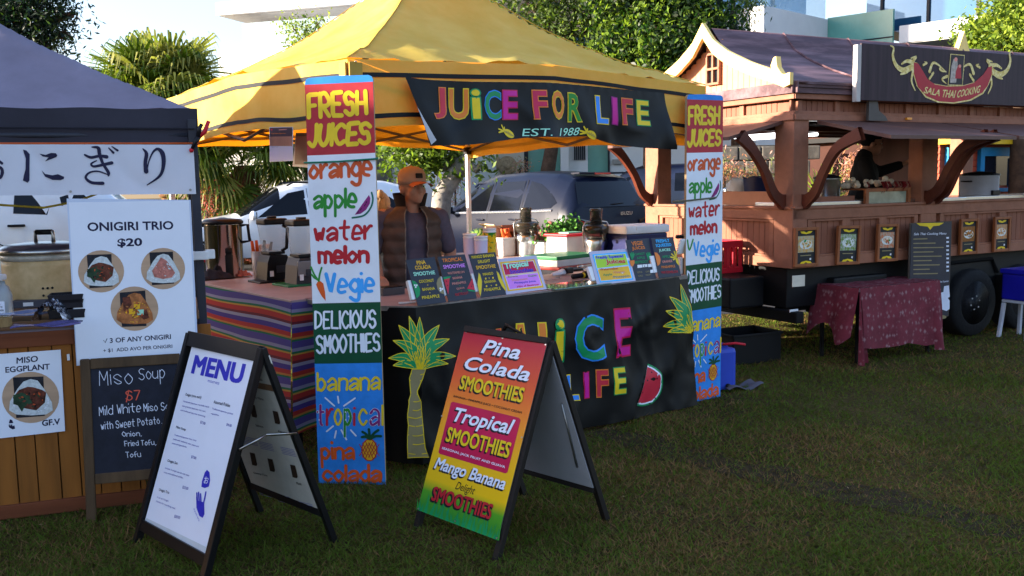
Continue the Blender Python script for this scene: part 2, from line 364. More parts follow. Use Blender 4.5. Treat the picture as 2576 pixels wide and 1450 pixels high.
c=MB();c.tube([loc(BL0,766,410)[:1]+(-.008,)+loc(BL0,766,410)[1:],loc(BL0,850,407)[:1]+(-.012,)+loc(BL0,850,407)[1:],loc(BL0,946,400)[:1]+(-.008,)+loc(BL0,946,400)[1:],loc(BL0,948,398)[:1]+(.03,)+loc(BL0,948,398)[1:],loc(BL0,764,410)[:1]+(.03,)+loc(BL0,764,410)[1:]],.005,m_('green cord','1c7a62'),6,clo=True);c.build('tie_cord',b)
BR0=fr(G(1722,1018),(.314,.232,0))
pr=Panel(BR0);hL=loc(BL0,850,191)[1];hR=loc(BR0,1745,236)[1];wL=loc(BL0,970,1220)[0];wR=loc(BR0,1812,998)[0]
pr.L=lambda q:(lambda p:(p[0]*wR/wL,p[1]*hR/hL))(loc(BL0,*pr.K(*q)))
paint_board(pr,True)
b=thing('painted_board','tall hand-painted juice board at the far end of the black counter, tied with grey rope','signboard',BR0,'hand-painted juice boards');pr.mb.build('plank',b)
c=MB();q0=loc(BR0,1701,508);q1=loc(BR0,1800,497);c.tube([(q0[0],-.008,q0[1]),(q1[0],-.008,q1[1]),(q1[0],.03,q1[1]),(q0[0],.03,q0[1])],.006,m_('grey rope','6a6a58'),6,clo=True);c.build('tie_cord',b)
# ---------------- pavement signs
def aframe_pts(fl,f_r,bl,br,h):
    a,b,c,d=[G(*q) for q in (fl,f_r,bl,br)];return a,b,c,d,(a+c)/2+V((0,0,h)),(b+d)/2+V((0,0,h))
def leg(mb,a,b,w_,d_,m,M):
    Mi=M.inverted();a=Mi@a;b=Mi@b;z=(b-a);L=z.length;rot=z.to_track_quat('Z','Y').to_matrix().to_4x4();mb.box((a+b)/2,(w_,d_,L),m,.003,rot)
# smoothie sign
fl,f_r,bl_,br_,rl,rr=aframe_pts((1040,1330),(1240,1410),(1313,1248),(1520,1312),.93)
SM=fr(fl,f_r-fl,rl-fl);K5=KC(1600,1250,2500,1237)
gm=mat('printed gradient','ffffff',.35);t=gm.node_tree;rp=[n for n in t.nodes if n.type=='VALTORGB'][0];tc=[n for n in t.nodes if n.type=='TEX_COORD'][0]
sx=t.nodes.new('ShaderNodeSeparateXYZ');t.links.new(tc.outputs['Object'],sx.inputs[0]);t.links.new(sx.outputs[2],rp.inputs[0]);e=rp.color_ramp.elements
for i,(p_,c_) in enumerate(((.06,'0d7a2a'),(.19,'4f9a24'),(.25,'e8bc14'),(.42,'ecb41c'),(.62,'e8862a'),(.76,'dc5a2c'),(.95,'b81e34'))):
    q=e[0] if i==0 else (e[1] if i==1 else e.new(p_));q.position=p_;q.color=hx(c_)+(1,)
s_=Panel(SM,K5);oc=[(355,98),(808,172),(536,1253),(96,1085)];o=[s_.L(q) for q in oc];s_.mb.prism(o,0,.004,ALU);s_.poly(oc,gm,.4)
def SG(t,x0,y0,x1,y1,h,m,**k): s_.text(t,(x0,y0),(x1,y1),(x0+.263*h,y0-h),m,**k)
rb=[(292,492),(655,580),(664,592),(592,880),(580,886),(218,778),(212,768),(281,497)];s_.poly(rb,CRIM,1)
SH=dict(ob=.018,out=BLACKP,sh=(-.007,-.007))
SG('Pina',445,224,655,262,76,PAPER,bold=.02,shear=.25,k=2,**SH);SG('Colada',352,312,708,382,74,PAPER,bold=.02,shear=.25,k=2,**SH);SG('SMOOTHIES',325,422,672,500,78,PYEL,bold=.025,k=2,**SH)
SG('BANANA • PINEAPPLE JUICE • COCONUT CREAM',295,470,668,562,15,BLACKP,bold=.01,k=2)
SG('Tropical',285,622,612,700,100,PAPER,bold=.02,shear=.25,k=2,**SH);SG('SMOOTHIES',250,710,597,805,82,PYEL,bold=.025,k=2,**SH);SG('SEASONAL JACK FRUIT AND GUAVA',230,755,577,862,16,PAPER,bold=.015,k=2)
SG('Mango Banana',183,878,568,1000,84,PAPER,bold=.02,shear=.25,k=2,**SH);SG('Delight',300,985,405,1018,56,BLACKP,bold=0,shear=.35,k=2);SG('SMOOTHIES',172,1034,498,1142,80,RED,bold=.025,k=2,out=BLACKP,sh=(-.007,-.007))
for i in range(46):
    f=i/45;x=98+f*440;y=1085+f*167;h=R.uniform(40,120);x2=x+h*.26+R.uniform(-20,20)
    s_.poly([(x-7,y),(x+8,y+3),(x2,y-h)],PGREEN if i%3 else GREEN,1+i*.015)
for q in ((365,108),(566,142),(802,178),(232,570),(672,688),(305,1148),(104,1080),(534,1240)): s_.ell(q[0],q[1],5,5,STEEL,3,8)
T1=thing('smoothie_sign','red and yellow A-frame sign advertising smoothies on the grass','A-frame sign',SM);s_.mb.build('front_panel',T1)
bk=MB();Mi=SM.inverted();xx=(f_r-fl).normalized();v1=(rr-br_).normalized()
def quadbox(mb,a,b,c,d,th,m):
    a,b,c,d=[Mi@q for q in (a,b,c,d)];n=(b-a).cross(d-a).normalized()*th;mb.add([a,b,c,d,a+n,b+n,c+n,d+n],[(0,1,2,3),(7,6,5,4),(0,4,5,1),(1,5,6,2),(2,6,7,3),(3,7,4,0)],m)
k0,k1=.2,.97;quadbox(bk,bl_.lerp(rl,k0),br_.lerp(rr,k0),br_.lerp(rr,k1),bl_.lerp(rl,k1),.006,GREYPANEL);bk.build('back_panel',T1)
for a,b in ((fl,rl),(f_r,rr)): q=MB();leg(q,a+v1*.0,b,.032,.03,DKWOOD,SM);o=q.build('leg',T1);o.location=(0,.022,0)
for a,b in ((bl_,rl),(br_,rr)): q=MB();leg(q,a,b,.03,.03,DKWOOD,SM);o=q.build('leg',T1);o.location=(0,.02,0)
q=MB();leg(q,bl_.lerp(rl,.18),br_.lerp(rr,.18),.03,.025,DKWOOD,SM);q.build('rail',T1);q=MB();leg(q,rl,rr,.03,.03,DKWOOD,SM);q.build('rail',T1)
q=MB();a=Mi@rl.lerp(rr,.45);b=Mi@rl.lerp(rr,.72);q.tube([a+V((0,0,.012)),a+V((.02,0,.045)),(a+b)/2+V((0,0,.03)),b+V((-.03,0,.018)),b+V((0,0,.012))],[.007,.014,.011,.012,.007],m_('black leather','1a1614',.5),8,sq=.5);q.build('carry_handle',T1)
q=MB();a=Mi@br_.lerp(rr,.66)+V((-.03,-.014,0));b=Mi@br_.lerp(rr,.3)+V((-.06,-.014,0));q.tube([a,b],.006,ALU,6);q.build('stay_bar',T1)
# menu sign
fl,f_r,bl_,br_,rl,rr=aframe_pts((345,1365),(512,1465),(655,1288),(843,1368),.955)
MM=fr(fl,f_r-fl,rl-fl);Mi=MM.inverted();K4=KC(500,1250,1400,1237)
s_=Panel(MM,K4);oc=[(378,148),(724,212),(438,1328),(106,1160)];s_.mb.prism([s_.L(q) for q in oc],0,.004,PAPER)
def SG(t,x0,y0,x1,y1,h,m,**k): s_.text(t,(x0,y0),(x1,y1),(x0+.245*h,y0-h),m,**k)
SG('MENU',362,338,640,398,106,NAVY,bold=.04);SG('POCKET RICE',455,383,518,398,12,NAVY,bold=.0)
for a in ((330,462,418,480,19,'Onigiri (one each)'),(487,500,577,522,18,'Assorted Pickles'),(280,640,333,655,17,'Miso Soup'),(232,825,288,842,18,'Onigiri Set'),(185,985,242,1003,18,'Onigiri Trio')): SG(a[5],*a[:5],INK,bold=.012)
for a in ((319,495,462,528,11,'Handmade Japanese rice balls made'),(312,520,443,552,11,'with premium Japanese rice, nori,'),(305,543,442,580,11,'and traditional Japanese seasoning.'),(478,535,592,566,11,'Traditional Japanese pickled'),(472,562,518,574,11,'vegetables.'),
 (270,680,392,712,11,'Traditional Japanese miso soup'),(264,702,405,745,11,'made with authentic miso paste and'),(258,725,340,748,11,'seasonal ingredients.'),(220,862,353,905,11,'Includes 2 onigiri served with miso'),(213,885,320,917,11,'soup and traditional pickles.'),
 (176,1022,240,1045,11,'A set of 3 Onigiri.'),(172,1045,277,1086,11,'Perfect for a satisfying meal.'),(413,612,440,622,17,'$7.00'),(557,625,585,634,17,'$4.00'),(363,803,390,812,17,'$7.00'),(315,970,346,980,18,'$23.00'),(270,1130,302,1140,18,'$20.00')): SG(a[5],*a[:5],LILAC)
s_.poly([(452,866),(466,880),(469,925),(462,958),(440,966),(421,960),(424,930),(440,880)],NAVY,1);s_.text('お',(434,940),(458,944),(441,902),PAPER,k=2)
s_.poly([(392,1010),(400,1035),(436,1045),(438,1110),(428,1130),(410,1120),(394,1075)],NAVY,1)
for p_ in ([(400,1040),(396,995)],[(410,1042),(406,992)],[(419,1042),(417,1000)],[(430,1060),(440,1020),(446,990)]): s_.line(p_,9,NAVY,1.3,True)
SG('POCKET RICE',378,1085,408,1152,10,NAVY)
s_.poly([(118,1130),(446,1290),(440,1322),(108,1158)],m_('clear edge strip','c4ccd0',.3),.6)
T1=thing('menu_sign','black framed A-frame sign with a white MENU sheet beside the chalkboard','A-frame sign',MM);s_.mb.build('front_sheet',T1)
for a,b in ((fl,rl),(f_r,rr)): q=MB();leg(q,a,b,.036,.03,BLKMET,MM);q.build('leg',T1)
for a,b in ((bl_,rl),(br_,rr)): q=MB();leg(q,a,b,.032,.028,BLKMET,MM);q.build('leg',T1)
q=MB();leg(q,fl.lerp(rl,.085),f_r.lerp(rr,.085),.025,.05,BLKMET,MM);q.build('rail',T1);q=MB();leg(q,fl.lerp(rl,.975),f_r.lerp(rr,.975),.03,.07,BLKMET,MM);q.build('rail',T1);q=MB();leg(q,bl_.lerp(rl,.16),br_.lerp(rr,.16),.02,.03,BLKMET,MM);q.build('rail',T1)
BM=fr(bl_,br_-bl_,rl-bl_);s2=Panel(BM,K4);lw=(br_-bl_).length;lh=(rl-bl_).length
s2.mb.box((lw/2,.004,lh*.565),(lw-.03,.006,lh*.8),m_('cream backing sheet','c8c6bc',.6))
DKP=m_('dark food print','3a2a20',.5,v=.5,sc=60)
for x,y in ((708,540),(834,576),(708,805),(806,838),(930,872)): s2.poly([(x-22,y-36),(x+6,y-30),(x+20,y+30),(x+16,y+40),(x-8,y+34)],DKP,1)
s2.poly([(722,384),(832,404),(840,440),(712,414)],m_('brown print','7a5a40'),1)
for t,x,y in (('Side',730,372),('Salmon',720,626),('Eggplant',845,660),('Creamy Tuna',708,888),('Miso Menu',700,470),('Pork',945,945)): s2.text(t,(x,y),(x+len(t)*7,y+len(t)*1.6),(x-2,y-13),BLACKP,k=1)
for x,y in ((645,680),(735,710),(855,740),(730,965),(830,1000),(955,1040)):
    for i in range(5): s2.line([(x+i*3,y+i*9),(x+75+i*3,y+i*9+17)],1.6,LILAC,1)
o=s2.mb.build('back_sheet',T1,MM.inverted()@BM)
q=MB();p0=Mi@f_r.lerp(rr,.565);p2=Mi@br_.lerp(rr,.585);p1=p0.lerp(p2,.42)+V((0,0,.03));q.tube([p0+V((.02,0,0)),p1+V((.02,0,0))],.008,STEEL,6,sq=.5);q.tube([p1+V((.022,0,.004)),p2+V((.02,0,0))],.008,STEEL,6,sq=.5);q.build('stay_bar',T1)
# chalkboard
CX=V((.964,.265,0)).normalized();cb=V((-.265,.964,0)).normalized();CM=fr(G(230,1315)+CX*.0,CX,cb*sin(radians(9))+V((0,0,cos(radians(9)))));K3=KC(0,1300,800,1450)
s_=Panel(CM,K3);x0,z0=s_.L((605,245));x1,_=s_.L((1336,205));x0=0;zt=s_.L((620,247))[1];zb=s_.L((690,1160))[1];wd=x1-s_.L((612,245))[0]
T1=thing('chalkboard','wooden framed blackboard chalked with miso soup, leaning at the rice-ball counter','chalkboard',CM)
OAK=m_('weathered dark oak','4f3c28',.65,sc=14,v=.3,st=(1,1,.12))
s_.mb.box((wd/2,.012,(zt+zb)/2),(wd-.02,.008,zt-zb-.02),m_('blackboard slate','1c1f2c',.6,sc=12,v=.25))
s_.y=.006
for a in (('Miso',725,440,960,425,105,3.2),('Soup',1010,402,1195,382,85,3.2),('Mild White',722,658,1020,628,64,3.4),('Miso Soup',1045,628,1290,612,55,3.4),('with Sweet Potato.',735,760,1172,715,52,3.2),('Onion,',890,810,1027,803,34,3.2),('Fried Tofu,',905,880,1130,868,36,3.2),('Tofu',915,962,1022,955,38,3.2)):
    s_.hand(a[0],a[1:3],a[3:5],(a[1]-4,a[2]-a[5]),a[6]*1.5,CHALK,1,.25)
s_.hand('$7',(915,545),(1018,543),(912,478),8,CHALKR,1,.2);s_.mb.build('writing_board',T1)
for x in (0,wd): q=MB();q.box((x,.01,zt/2),(.048,.024,zt),OAK,.01);q.build('leg',T1)
for z in (zt-.027,zb+.027): q=MB();q.box((wd/2,.01,z),(wd-.05,.022,.052),OAK,.004);q.build('rail',T1)
q=MB();Mi=CM.inverted();ft=Mi@(CM@V((wd*.55,.12,zb))-V((0,0,(CM@V((wd*.55,.12,zb))).z-.01)));q.tube([(wd*.55,.03,zb),tuple(ft)],.004,STEEL,5);q.build('chain',T1)
# ---------------- rice ball posters
WOODBG=m_('printed wood grain','b8987c',.5,sc=6,v=.12,st=(.3,1,3));NORI=m_('printed seaweed','23242c',.5,v=.4,sc=40);RICE=m_('printed rice','c8cece',.5,v=.16,sc=70);STEWC=m_('printed braised eggplant','4a2a22',.45,v=.6,sc=30,c2='7a4030');HERB=m_('printed green leaf','26402c',.5,v=.5,sc=25);TUNA=m_('printed pink tuna','b87468',.5,v=.3,sc=50);BRICE=m_('printed fried rice','a8683c',.5,v=.4,sc=40)
def roundel(s,cx,cy,rx,ry,kind,k=1):
    e=lambda pts,m,kk: s.poly([(cx+a*rx,cy+b*ry) for a,b in pts],m,kk)
    s.ell(cx,cy,rx,ry,WOODBG,k,32)
    if kind=='brown': nb=[(-.62,-.72),(.45,-.82),(.48,-.3),(.5,.62),(.5,.78),(-.52,.82),(-.55,.5)]
    else: nb=[(-.62,-.78),(.45,-.82),(.5,.72),(-.5,.8)]
    e(nb,NORI,k+1)
    tri=[(0,-.72),(.25,-.66),(.5,-.3),(.75,.2),(.78,.5),(.55,.66),(0,.7),(-.5,.66),(-.75,.5),(-.72,.15),(-.45,-.35),(-.25,-.62)]
    e(tri,BRICE if kind=='brown' else RICE,k+2)
    if kind=='stew':
        e([(-.4,-.3),(-.1,-.42),(.1,-.4),(.4,-.3),(.55,-.2),(.5,.2),(.2,.5),(-.2,.42),(-.55,.2),(-.62,.0)],STEWC,k+3);e([(-.6,-.1),(-.3,-.2),(0,-.05),(.05,.2),(-.2,.35),(-.3,.55),(-.45,.3),(-.6,.25)],HERB,k+4)
    rr2=random.Random(int(cx))
    for i in range(26):
        a=rr2.uniform(0,6.28);q_=rr2.uniform(0,1)**.6;x,y=.42*q_*cos(a)+(.02 if kind!='brown' else 0),.34*q_*sin(a)+.06;w_=rr2.uniform(.03,.09);a2=rr2.uniform(0,3)
        cm={'stew':(STEWC,HERB,RUST,BLACKP),'tuna':(TUNA,SALMON,RICE),'brown':(BRICE,STEWC,AMBER,RUST)}[kind]
        e([(x+w_*cos(a2),y+w_*sin(a2)),(x-w_*.5*sin(a2),y+w_*.5*cos(a2)),(x-w_*cos(a2),y-w_*sin(a2)),(x+w_*.5*sin(a2),y-w_*.5*cos(a2))],cm[i%len(cm)],k+5+i*.05)
    for i in range(24): a=rr2.uniform(0,6.28);x,y=.62*cos(a),.15+.45*sin(a);e([(x-.03,y),(x,y-.02),(x+.035,y+.01),(x,y+.025)],PAPER if kind!='brown' else AMBER,k+2.5+i*.01)
    if kind=='tuna': e([(-.1,-.55),(.15,-.4),(.4,-.05),(.55,.2),(.4,.42),(0,.5),(-.4,.4),(-.5,.1),(-.3,-.2)],TUNA,k+3)
    if kind=='brown':
        for a,b in ((.1,-.1),(-.1,.12),(.25,.16)): e([(a-.13,b-.11),(a+.14,b-.13),(a+.13,b+.11),(a-.12,b+.13)],AMBER if a<.2 else MINT,k+4)
        e([(-.5,-.5),(-.2,-.55),(-.1,-.2),(-.3,.05),(-.2,.2),(-.45,.1)],STEWC,k+3);e([(.2,.3),(.5,0),(.62,.4),(.4,.5)],STEWC,k+3.3)
K2=KC(0,700,800,1450);PM=DF@TR(0,-.17,0);pn=Panel(PM,K2)
pn.mb.prism([pn.L(q) for q in [(483,172),(1382,182),(1440,1330),(555,1385)]],.0,.002,m_('clear laminate','c6d2e8',.15,v=.02))
pn.poly([(498,200),(1370,186),(1425,1345),(560,1380)],PAPER,.5)
pn.text('ONIGIRI TRIO',(635,410),(1258,397),(632,345),INK,bold=.025);pn.text('$20',(852,530),(1032,524),(850,462),INK,bold=.03)
roundel(pn,733,700,167,153,'stew');roundel(pn,1182,680,160,150,'tuna');roundel(pn,975,970,173,161,'brown')
pn.line([(752,1200),(762,1218),(776,1188)],5,BLACKP,1);pn.text('3 OF ANY ONIGIRI',(797,1220),(1240,1190),(795,1184),INK,bold=.02);pn.text('+ $1  ADD AVO PER ONIGIRI',(750,1292),(1250,1258),(748,1262),INK,bold=.012)
pn.mb.build('poster',M=PM,label='large laminated ONIGIRI TRIO price poster with three round food pictures',cat='poster')
PM2=DF@TR(0,-.137,0);pn=Panel(PM2,K3);pn.mb.prism([pn.L(q) for q in [(-14,213),(440,180),(472,770),(-6,823)]],-.003,.0,PAPER);pn.y=-.003
pn.text('MISO',(120,282),(275,267),(120,237),INK,bold=.016);pn.text('EGGPLANT',(40,348),(362,322),(38,306),INK,bold=.02);roundel(pn,222,526,207,186,'stew');pn.text('GF.V',(305,735),(437,722),(303,690),INK,bold=.03)
pn.poly([(72,685),(88,690),(97,712),(64,714)],INK,1);pn.poly([(58,718),(66,732),(72,716),(78,732),(86,718),(92,735),(104,728),(110,752),(92,758),(68,745)],INK,1)
pn.mb.build('poster',M=PM2,label='small MISO EGGPLANT poster pinned to the timber counter front',cat='poster')
q=MB();d0=loc(PM2,*K3(496,235));q.box((d0[0],-.003,d0[1]),(.013,.004,.033),WPL,.002);q.build('paper_tag',M=PM2,label='tiny white tag stuck on the counter boards beside the eggplant poster',cat='tag')
# ---------------- hiragana banner
K1=KC(0,0,1024,1856);HM=DF@TR(0,-.05,0)
def hs(x,z,off): return (x,.014*NZ.noise(V((x*3,z*1.5,2)))+.008*wr(x,z,4,1.)-off,z)
pn=Panel(HM,K1,hs);CLOTHW=m_('white vinyl banner','d6d8e2',.5,v=.03,b=.04,bs=9,tl='d6d8e2',tf=.12)
tl,tr_=pn.L((-700,1046)),pn.L((1402,1050));bl_2,br_2=pn.L((-700,1425)),pn.L((1408,1408))
pn.mb.grid(lambda u,v:hs(tl[0]+(tr_[0]-tl[0])*u,(tl[1]+(tr_[1]-tl[1])*u)*(1-v)+(bl_2[1]+(br_2[1]-bl_2[1])*u)*v,0),60,12,CLOTHW)
pn.poly([(165,1085),(190,1092),(214,1120),(213,1310),(200,1326),(166,1310),(172,1275),(184,1230),(186,1150)],INK,1)
pn.poly([(285,1115),(330,1124),(370,1110),(405,1112),(416,1128),(408,1141),(325,1172),(352,1142),(310,1136)],INK,1);pn.poly([(300,1235),(325,1262),(380,1272),(420,1264),(464,1283),(463,1298),(440,1307),(380,1305),(325,1282)],INK,1)
for p_,ws_ in (([(615,1124),(660,1143),(720,1132),(772,1138)],[14,22,20,30]),([(700,1166),(662,1188),(680,1208),(745,1196),(810,1182)],[8,14,18,22,26]),([(668,1068),(712,1074),(722,1120),(745,1185),(785,1250),(786,1276)],[10,26,26,20,24,12]),([(792,1272),(715,1244),(650,1252),(622,1290),(665,1325),(745,1330)],[8,12,14,18,22,26]),([(788,1074),(822,1108)],[8,18]),([(812,1064),(852,1092)],[8,18]),
 ([(1036,1080),(1062,1115),(1054,1180),(1060,1245)],[8,26,26,34]),([(1066,1238),(1080,1170),(1110,1105),(1145,1082),(1178,1115),(1186,1190),(1160,1275),(1066,1343)],[8,8,14,22,34,28,20,6]),([(-60,1215),(0,1215),(16,1250),(0,1290),(-30,1290)],[20,22,24,20,10]),([(-20,1155),(12,1185)],[10,22]),([(-170,1140),(-60,1135)],[20,24]),([(-120,1070),(-115,1200),(-120,1290),(-160,1270),(-120,1230),(-60,1215)],[24,22,20,18,16,18])):
    n=len(p_);cp=[q[:2] for q in crv([(a,b,0) for a,b in p_])] if n>2 else p_
    ws2=[ws_[min(int(i*(n-1)/(len(cp)-1)),n-2)]*(1-(i*(n-1)/(len(cp)-1)-min(int(i*(n-1)/(len(cp)-1)),n-2)))+ws_[min(int(i*(n-1)/(len(cp)-1)),n-2)+1]*(i*(n-1)/(len(cp)-1)-min(int(i*(n-1)/(len(cp)-1)),n-2)) for i in range(len(cp))]
    pn.line(cp,1,INK,1,False,ws2)
for q in ((512,1390),(1380,1378)): pn.ell(q[0],q[1],10,9,ALU,1,10)
pn.mb.build('hanging_banner',M=HM,label='long white vinyl banner with black hiragana hung under the dark tent',cat='banner')
# ---------------- dark tent
NAVYF=m_('charcoal tent fabric','7e7888',.8,v=.12,sc=3,b=.25,bs=3.5,tl='6a6680',tf=.12)
T1=thing('gazebo','charcoal pop-up gazebo over the rice-ball stall','gazebo',DF)
def roof(W_,D_,z0,z1,m,sag,pw=1.35,n=28,wk=.02,tab=None,bump=0.):
    """hipped canopy with sagging faces, over [0,W]x[0,D] of the current frame"""
    q=MB()
    def f(u,v):
        x=u*2-1;y=v*2-1;r=max(abs(x),abs(y));h=((1-r)**pw if tab is None else float(np.interp(1-r,[k[0] for k in tab],[k[1] for k in tab]))) if r<1 else 0;a=min(abs(x),abs(y))/max(r,1e-4)
        z=z0+(z1-z0)*h+bump*(1-a)*r*r-sag*(1-a**2.2)*sin(pi*min(1,r))*.9+wk*r*(NZ.noise(V((x*3.1,y*3.1,z0)))+.7*globals()['wr'](x*W_*.5,y*D_*.5,2.6,z0))
        return (u*W_,v*D_,z)
    q.grid(f,n*2,n*2,m);q.fn=f;return q
q=roof(3.0,1.85,2.05,2.88,NAVYF,.03,1.15);q.build('canopy',T1,TR(-3.0,0,0))
NAVYV=m_('charcoal valance','35343e',.8,v=.12,sc=3,b=.2,bs=4)
ORP=m_('orange piping','c85a2c',.6)
q=MB();fz=lambda u,v:(-3.02+3.04*u,-.012-.012*sin(u*23)*v,2.055-.175*v+.004*sin(u*40))
q.grid(fz,60,6,NAVYV);q.grid(lambda u,v:(.02,-.012+1.87*u,2.055-.175*v),20,3,NAVYV);q.grid(lambda u,v:(-3.02+3.04*u,1.86,2.055-.175*v),20,3,NAVYV)
q.tube([(-3.02,-.026,1.955),(-1.5,-.03,1.958),(0,-.027,1.952)],.005,m_('dark seam','23232c'),5);q.build('valance',T1)
q=MB();q.tube([(-3.02,-.024,1.878),(-2,-.026,1.88),(-1,-.02,1.879),(.02,-.024,1.876)],.005,ORP,6);q.build('piping',T1)
PST=m_('grey powder-coated post','34363f',.45)
for x,y in ((-.01,.0),(-2.98,.0),(-.01,1.82),(-2.98,1.82)): q=MB();q.box((x,y,1.0),(.045,.045,2.0),PST,.004);q.box((x,y,.008),(.12,.12,.016),PST,.003);q.build('post',T1)
q=MB();q.box((-.005,-.015,1.285),(.085,.07,.045),WPL,.006);q.box((.045,-.015,1.29),(.05,.05,.05),WPL,.008);q.build('latch',T1)
for x in (-.01,-2.98): q=MB();q.tube([(x,0,1.9),(x,1.82,1.9)],.014,PST,6);q.build('eave_bar',T1)
q=MB();q.tube([(-2.98,0,1.92),(0,0,1.92)],.014,PST,6);q.build('eave_bar',T1)
# red spring clamp biting both valances
c0=loc(DF,498,345,-.06);T2=thing('spring_clamp','red and black spring clamp pinching the corner of the dark gazebo','clamp',DF@TR(c0[0],-.06,c0[1])@RY(radians(28)))
q=MB();q.tube([(0,0,-.075),(0,0,-.03),(.004,0,0)],[.008,.012,.014],BLKPL,8);q.tube([(.004,0,0),(-.012,0,.04),(-.012,0,.07)],[.014,.012,.01],BLKPL,8);q.build('jaw',T2)
CR=m_('red clamp plastic','c02030',.4);q=MB();q.tube([(.006,0,0),(.018,0,.04),(.012,0,.1)],[.01,.012,.011],CR,8);q.build('grip',T2);q=MB();q.sph((0,0,-.078),.012,CR,8);q.build('jaw_tip',T2)
# yellow line
q=MB();a=P(0,516,5.0);b=P(110,523,5.1);c=P(255,484,5.05);q.tube([P(-60,505,5.0),a,b,P(190,508,5.1),c],.006,m_('yellow rope','c8b43c'),6);q.build('rope',label='thin yellow rope slung under the hiragana banner',cat='rope')
# ---------------- rice-ball counter
CED=m_('cedar boards','86521f',.6,sc=7,v=.28,st=(1,1,.08));CED2=m_('red cedar trim','6c3a22',.6,sc=9,v=.25,st=(.1,1,1));BENCH=m_('oiled timber top','6b4d35',.5,sc=8,v=.25,st=(.15,1,1))
T1=thing('timber_counter','vertical-board timber counter of the rice-ball stall','counter',DF)
q=MB();ct=.985;x=-3.0;wds=[];yf=-.13
while x<-.06: wd=R.uniform(.088,.108);q.box((x+wd/2,yf+.012+R.uniform(-.002,.002),.5),(wd-.005,.02,.86),CED,.003);x+=wd
q.box((-1.53,yf+.03,.5),(2.94,.01,.84),m_('gap shadow backing','1c120b',.9));q.build('front_boards',T1)
q=MB();q.box((-1.53,yf+.0,.045),(2.96,.035,.07),CED2,.004);q.box((-1.53,yf+.0,ct-.075),(2.96,.03,.075),CED2,.004);q.build('trim',T1)
q=MB();q.box((-1.53,yf+.005,ct-.03),(2.98,.03,.016),m_('pale purple edging','7c7484',.6),.002);q.build('edging',T1)
q=MB();q.box((-1.53,yf+.30,ct),(3.0,.66,.045),BENCH,.006);q.build('worktop',T1)
q=MB();q.box((-.06,yf+.3,.48),(.025,.58,.92),CED,.003);q.build('side_boards',T1)
ct+=.0225
def on(px,py,z=ct): return G(px,py,z)
def At(px,py,z): p=G(px,py,z);return MX.Translation(p)
# rice cooker
T1=thing('rice_cooker','cream drum rice cooker with a shiny steel lid and rust spots','rice cooker',MX.Translation((-2.66,5.36,ct)))
CRM=m_('cream enamel','d0b07c',.4,sc=9,v=.14,c2='ddc192');q=MB();q.lathe([(.20,.0),(.215,.02),(.225,.1),(.23,.22),(.228,.25)],CRM,n=36)
for a,z in ((0,.1),(.13,.1),(-.13,.1),(.13,.06),(-.13,.06)): an=-1.12+a*.8;q.sph((.2255*cos(an),.2255*sin(an),z),.007,BLKPL,8)
q.build('drum',T1);q=MB();q.lathe([(.232,.25),(.232,.285)],m_('clear plastic skirt','b8b4a8',.3,v=.2,sc=20),n=36);q.build('plastic_wrap',T1)
q=MB();q.lathe([(.245,.285),(.25,.29),(.25,.31),(.2,.335),(.1,.345),(0,.347)],STEEL,n=36);q.build('lid',T1);q=MB();q.tube([(-.05,0,.34),(-.05,0,.4),(.05,0,.4),(.05,0,.34)],.012,STEEL,8);q.tube([(-.045,0,.4),(.045,0,.4)],.016,BLKPL,8);q.build('handle',T1)
q=MB();q.box((0,0,.09),(.26,.02,.16),PAPER,.004);q.box((0,.005,-.01),(.27,.03,.03),WPL,.004);q.build('napkin_stand',M=fr((-2.19,5.25,ct+.06),DX),label='blank white upright sheet beside the rice cooker',cat='paper sheet')
T1=thing('spray_bottle','clear spray bottle labelled 1L SPRAY BOTTLE on the timber counter','spray bottle',At(12,795,ct));q=MB();CLR=m_('cloudy plastic','c0c8cc',.3,tr=.5);q.lathe([(.04,0),(.042,.01),(.042,.11),(.03,.15),(.014,.165),(.014,.18)],CLR,n=16);q.build('bottle',T1)
pn=Panel(fr((0,-.044,.02),(1,0,0)));[pn.text(s,(-.02,z),(.02,z),(-.02,z+.014),BLACKP) for s,z in ()]
pn.mb.box((.008,0,.03),(.04,.002,.06),PAPER)
for s,z in (('1 L',.042),('Spray',.026),('Bottle',.01)):
    v,f,d=txt(s,.01);pn.put([(-.008+q_[0]*.03*len(s)/6,z+q_[1]*.012) for q_ in v],f,BLACKP,1.5)
pn.mb.build('label_sticker',T1,fr((0,-.044,.02),(1,0,0)));q=MB();q.box((0,-.01,.2),(.03,.07,.03),WPL,.008);q.box((0,-.035,.18),(.012,.01,.04),WPL,.003);q.build('trigger',T1)
FOIL=m_('crinkled foil','c4c4c8',.18,m=1,v=.1,sc=25,b=1.0,bs=18);q=MB()
q.grid(lambda u,v:((u-.5)*.15+.03*sin(v*3),(v-.5)*.16,.11*sin(pi*min(1,u*1.05))**.7*(.75+.25*sin(v*pi))+.008*sin(u*60+v*9)),26,14,FOIL);q.build('foil_wrap',M=At(128,803,ct)@RZ(.3),label='crumpled silver foil bundle on the timber counter',cat='foil')
T1=thing('food_tray','stack of black plastic food trays beside the foil','tray',fr(G(172,798,ct),DX));BT=m_('black food tray','181820',.35)
for k,(z,wd) in enumerate(((0,.17),(.05,.16),(.075,.16))):
    q=MB();q.box((0,0,z+.004),(wd*.85,.11,.006),BT,.002)
    for sx in (-1,1): q.box((sx*wd*.46,0,z+.024),(.006,.13,.044),BT,.002,RY(sx*.25))
    for sy in (-1,1): q.box((0,sy*.062,z+.024),(wd*.95,.006,.044),BT,.002)
    q.build('tray',T1)
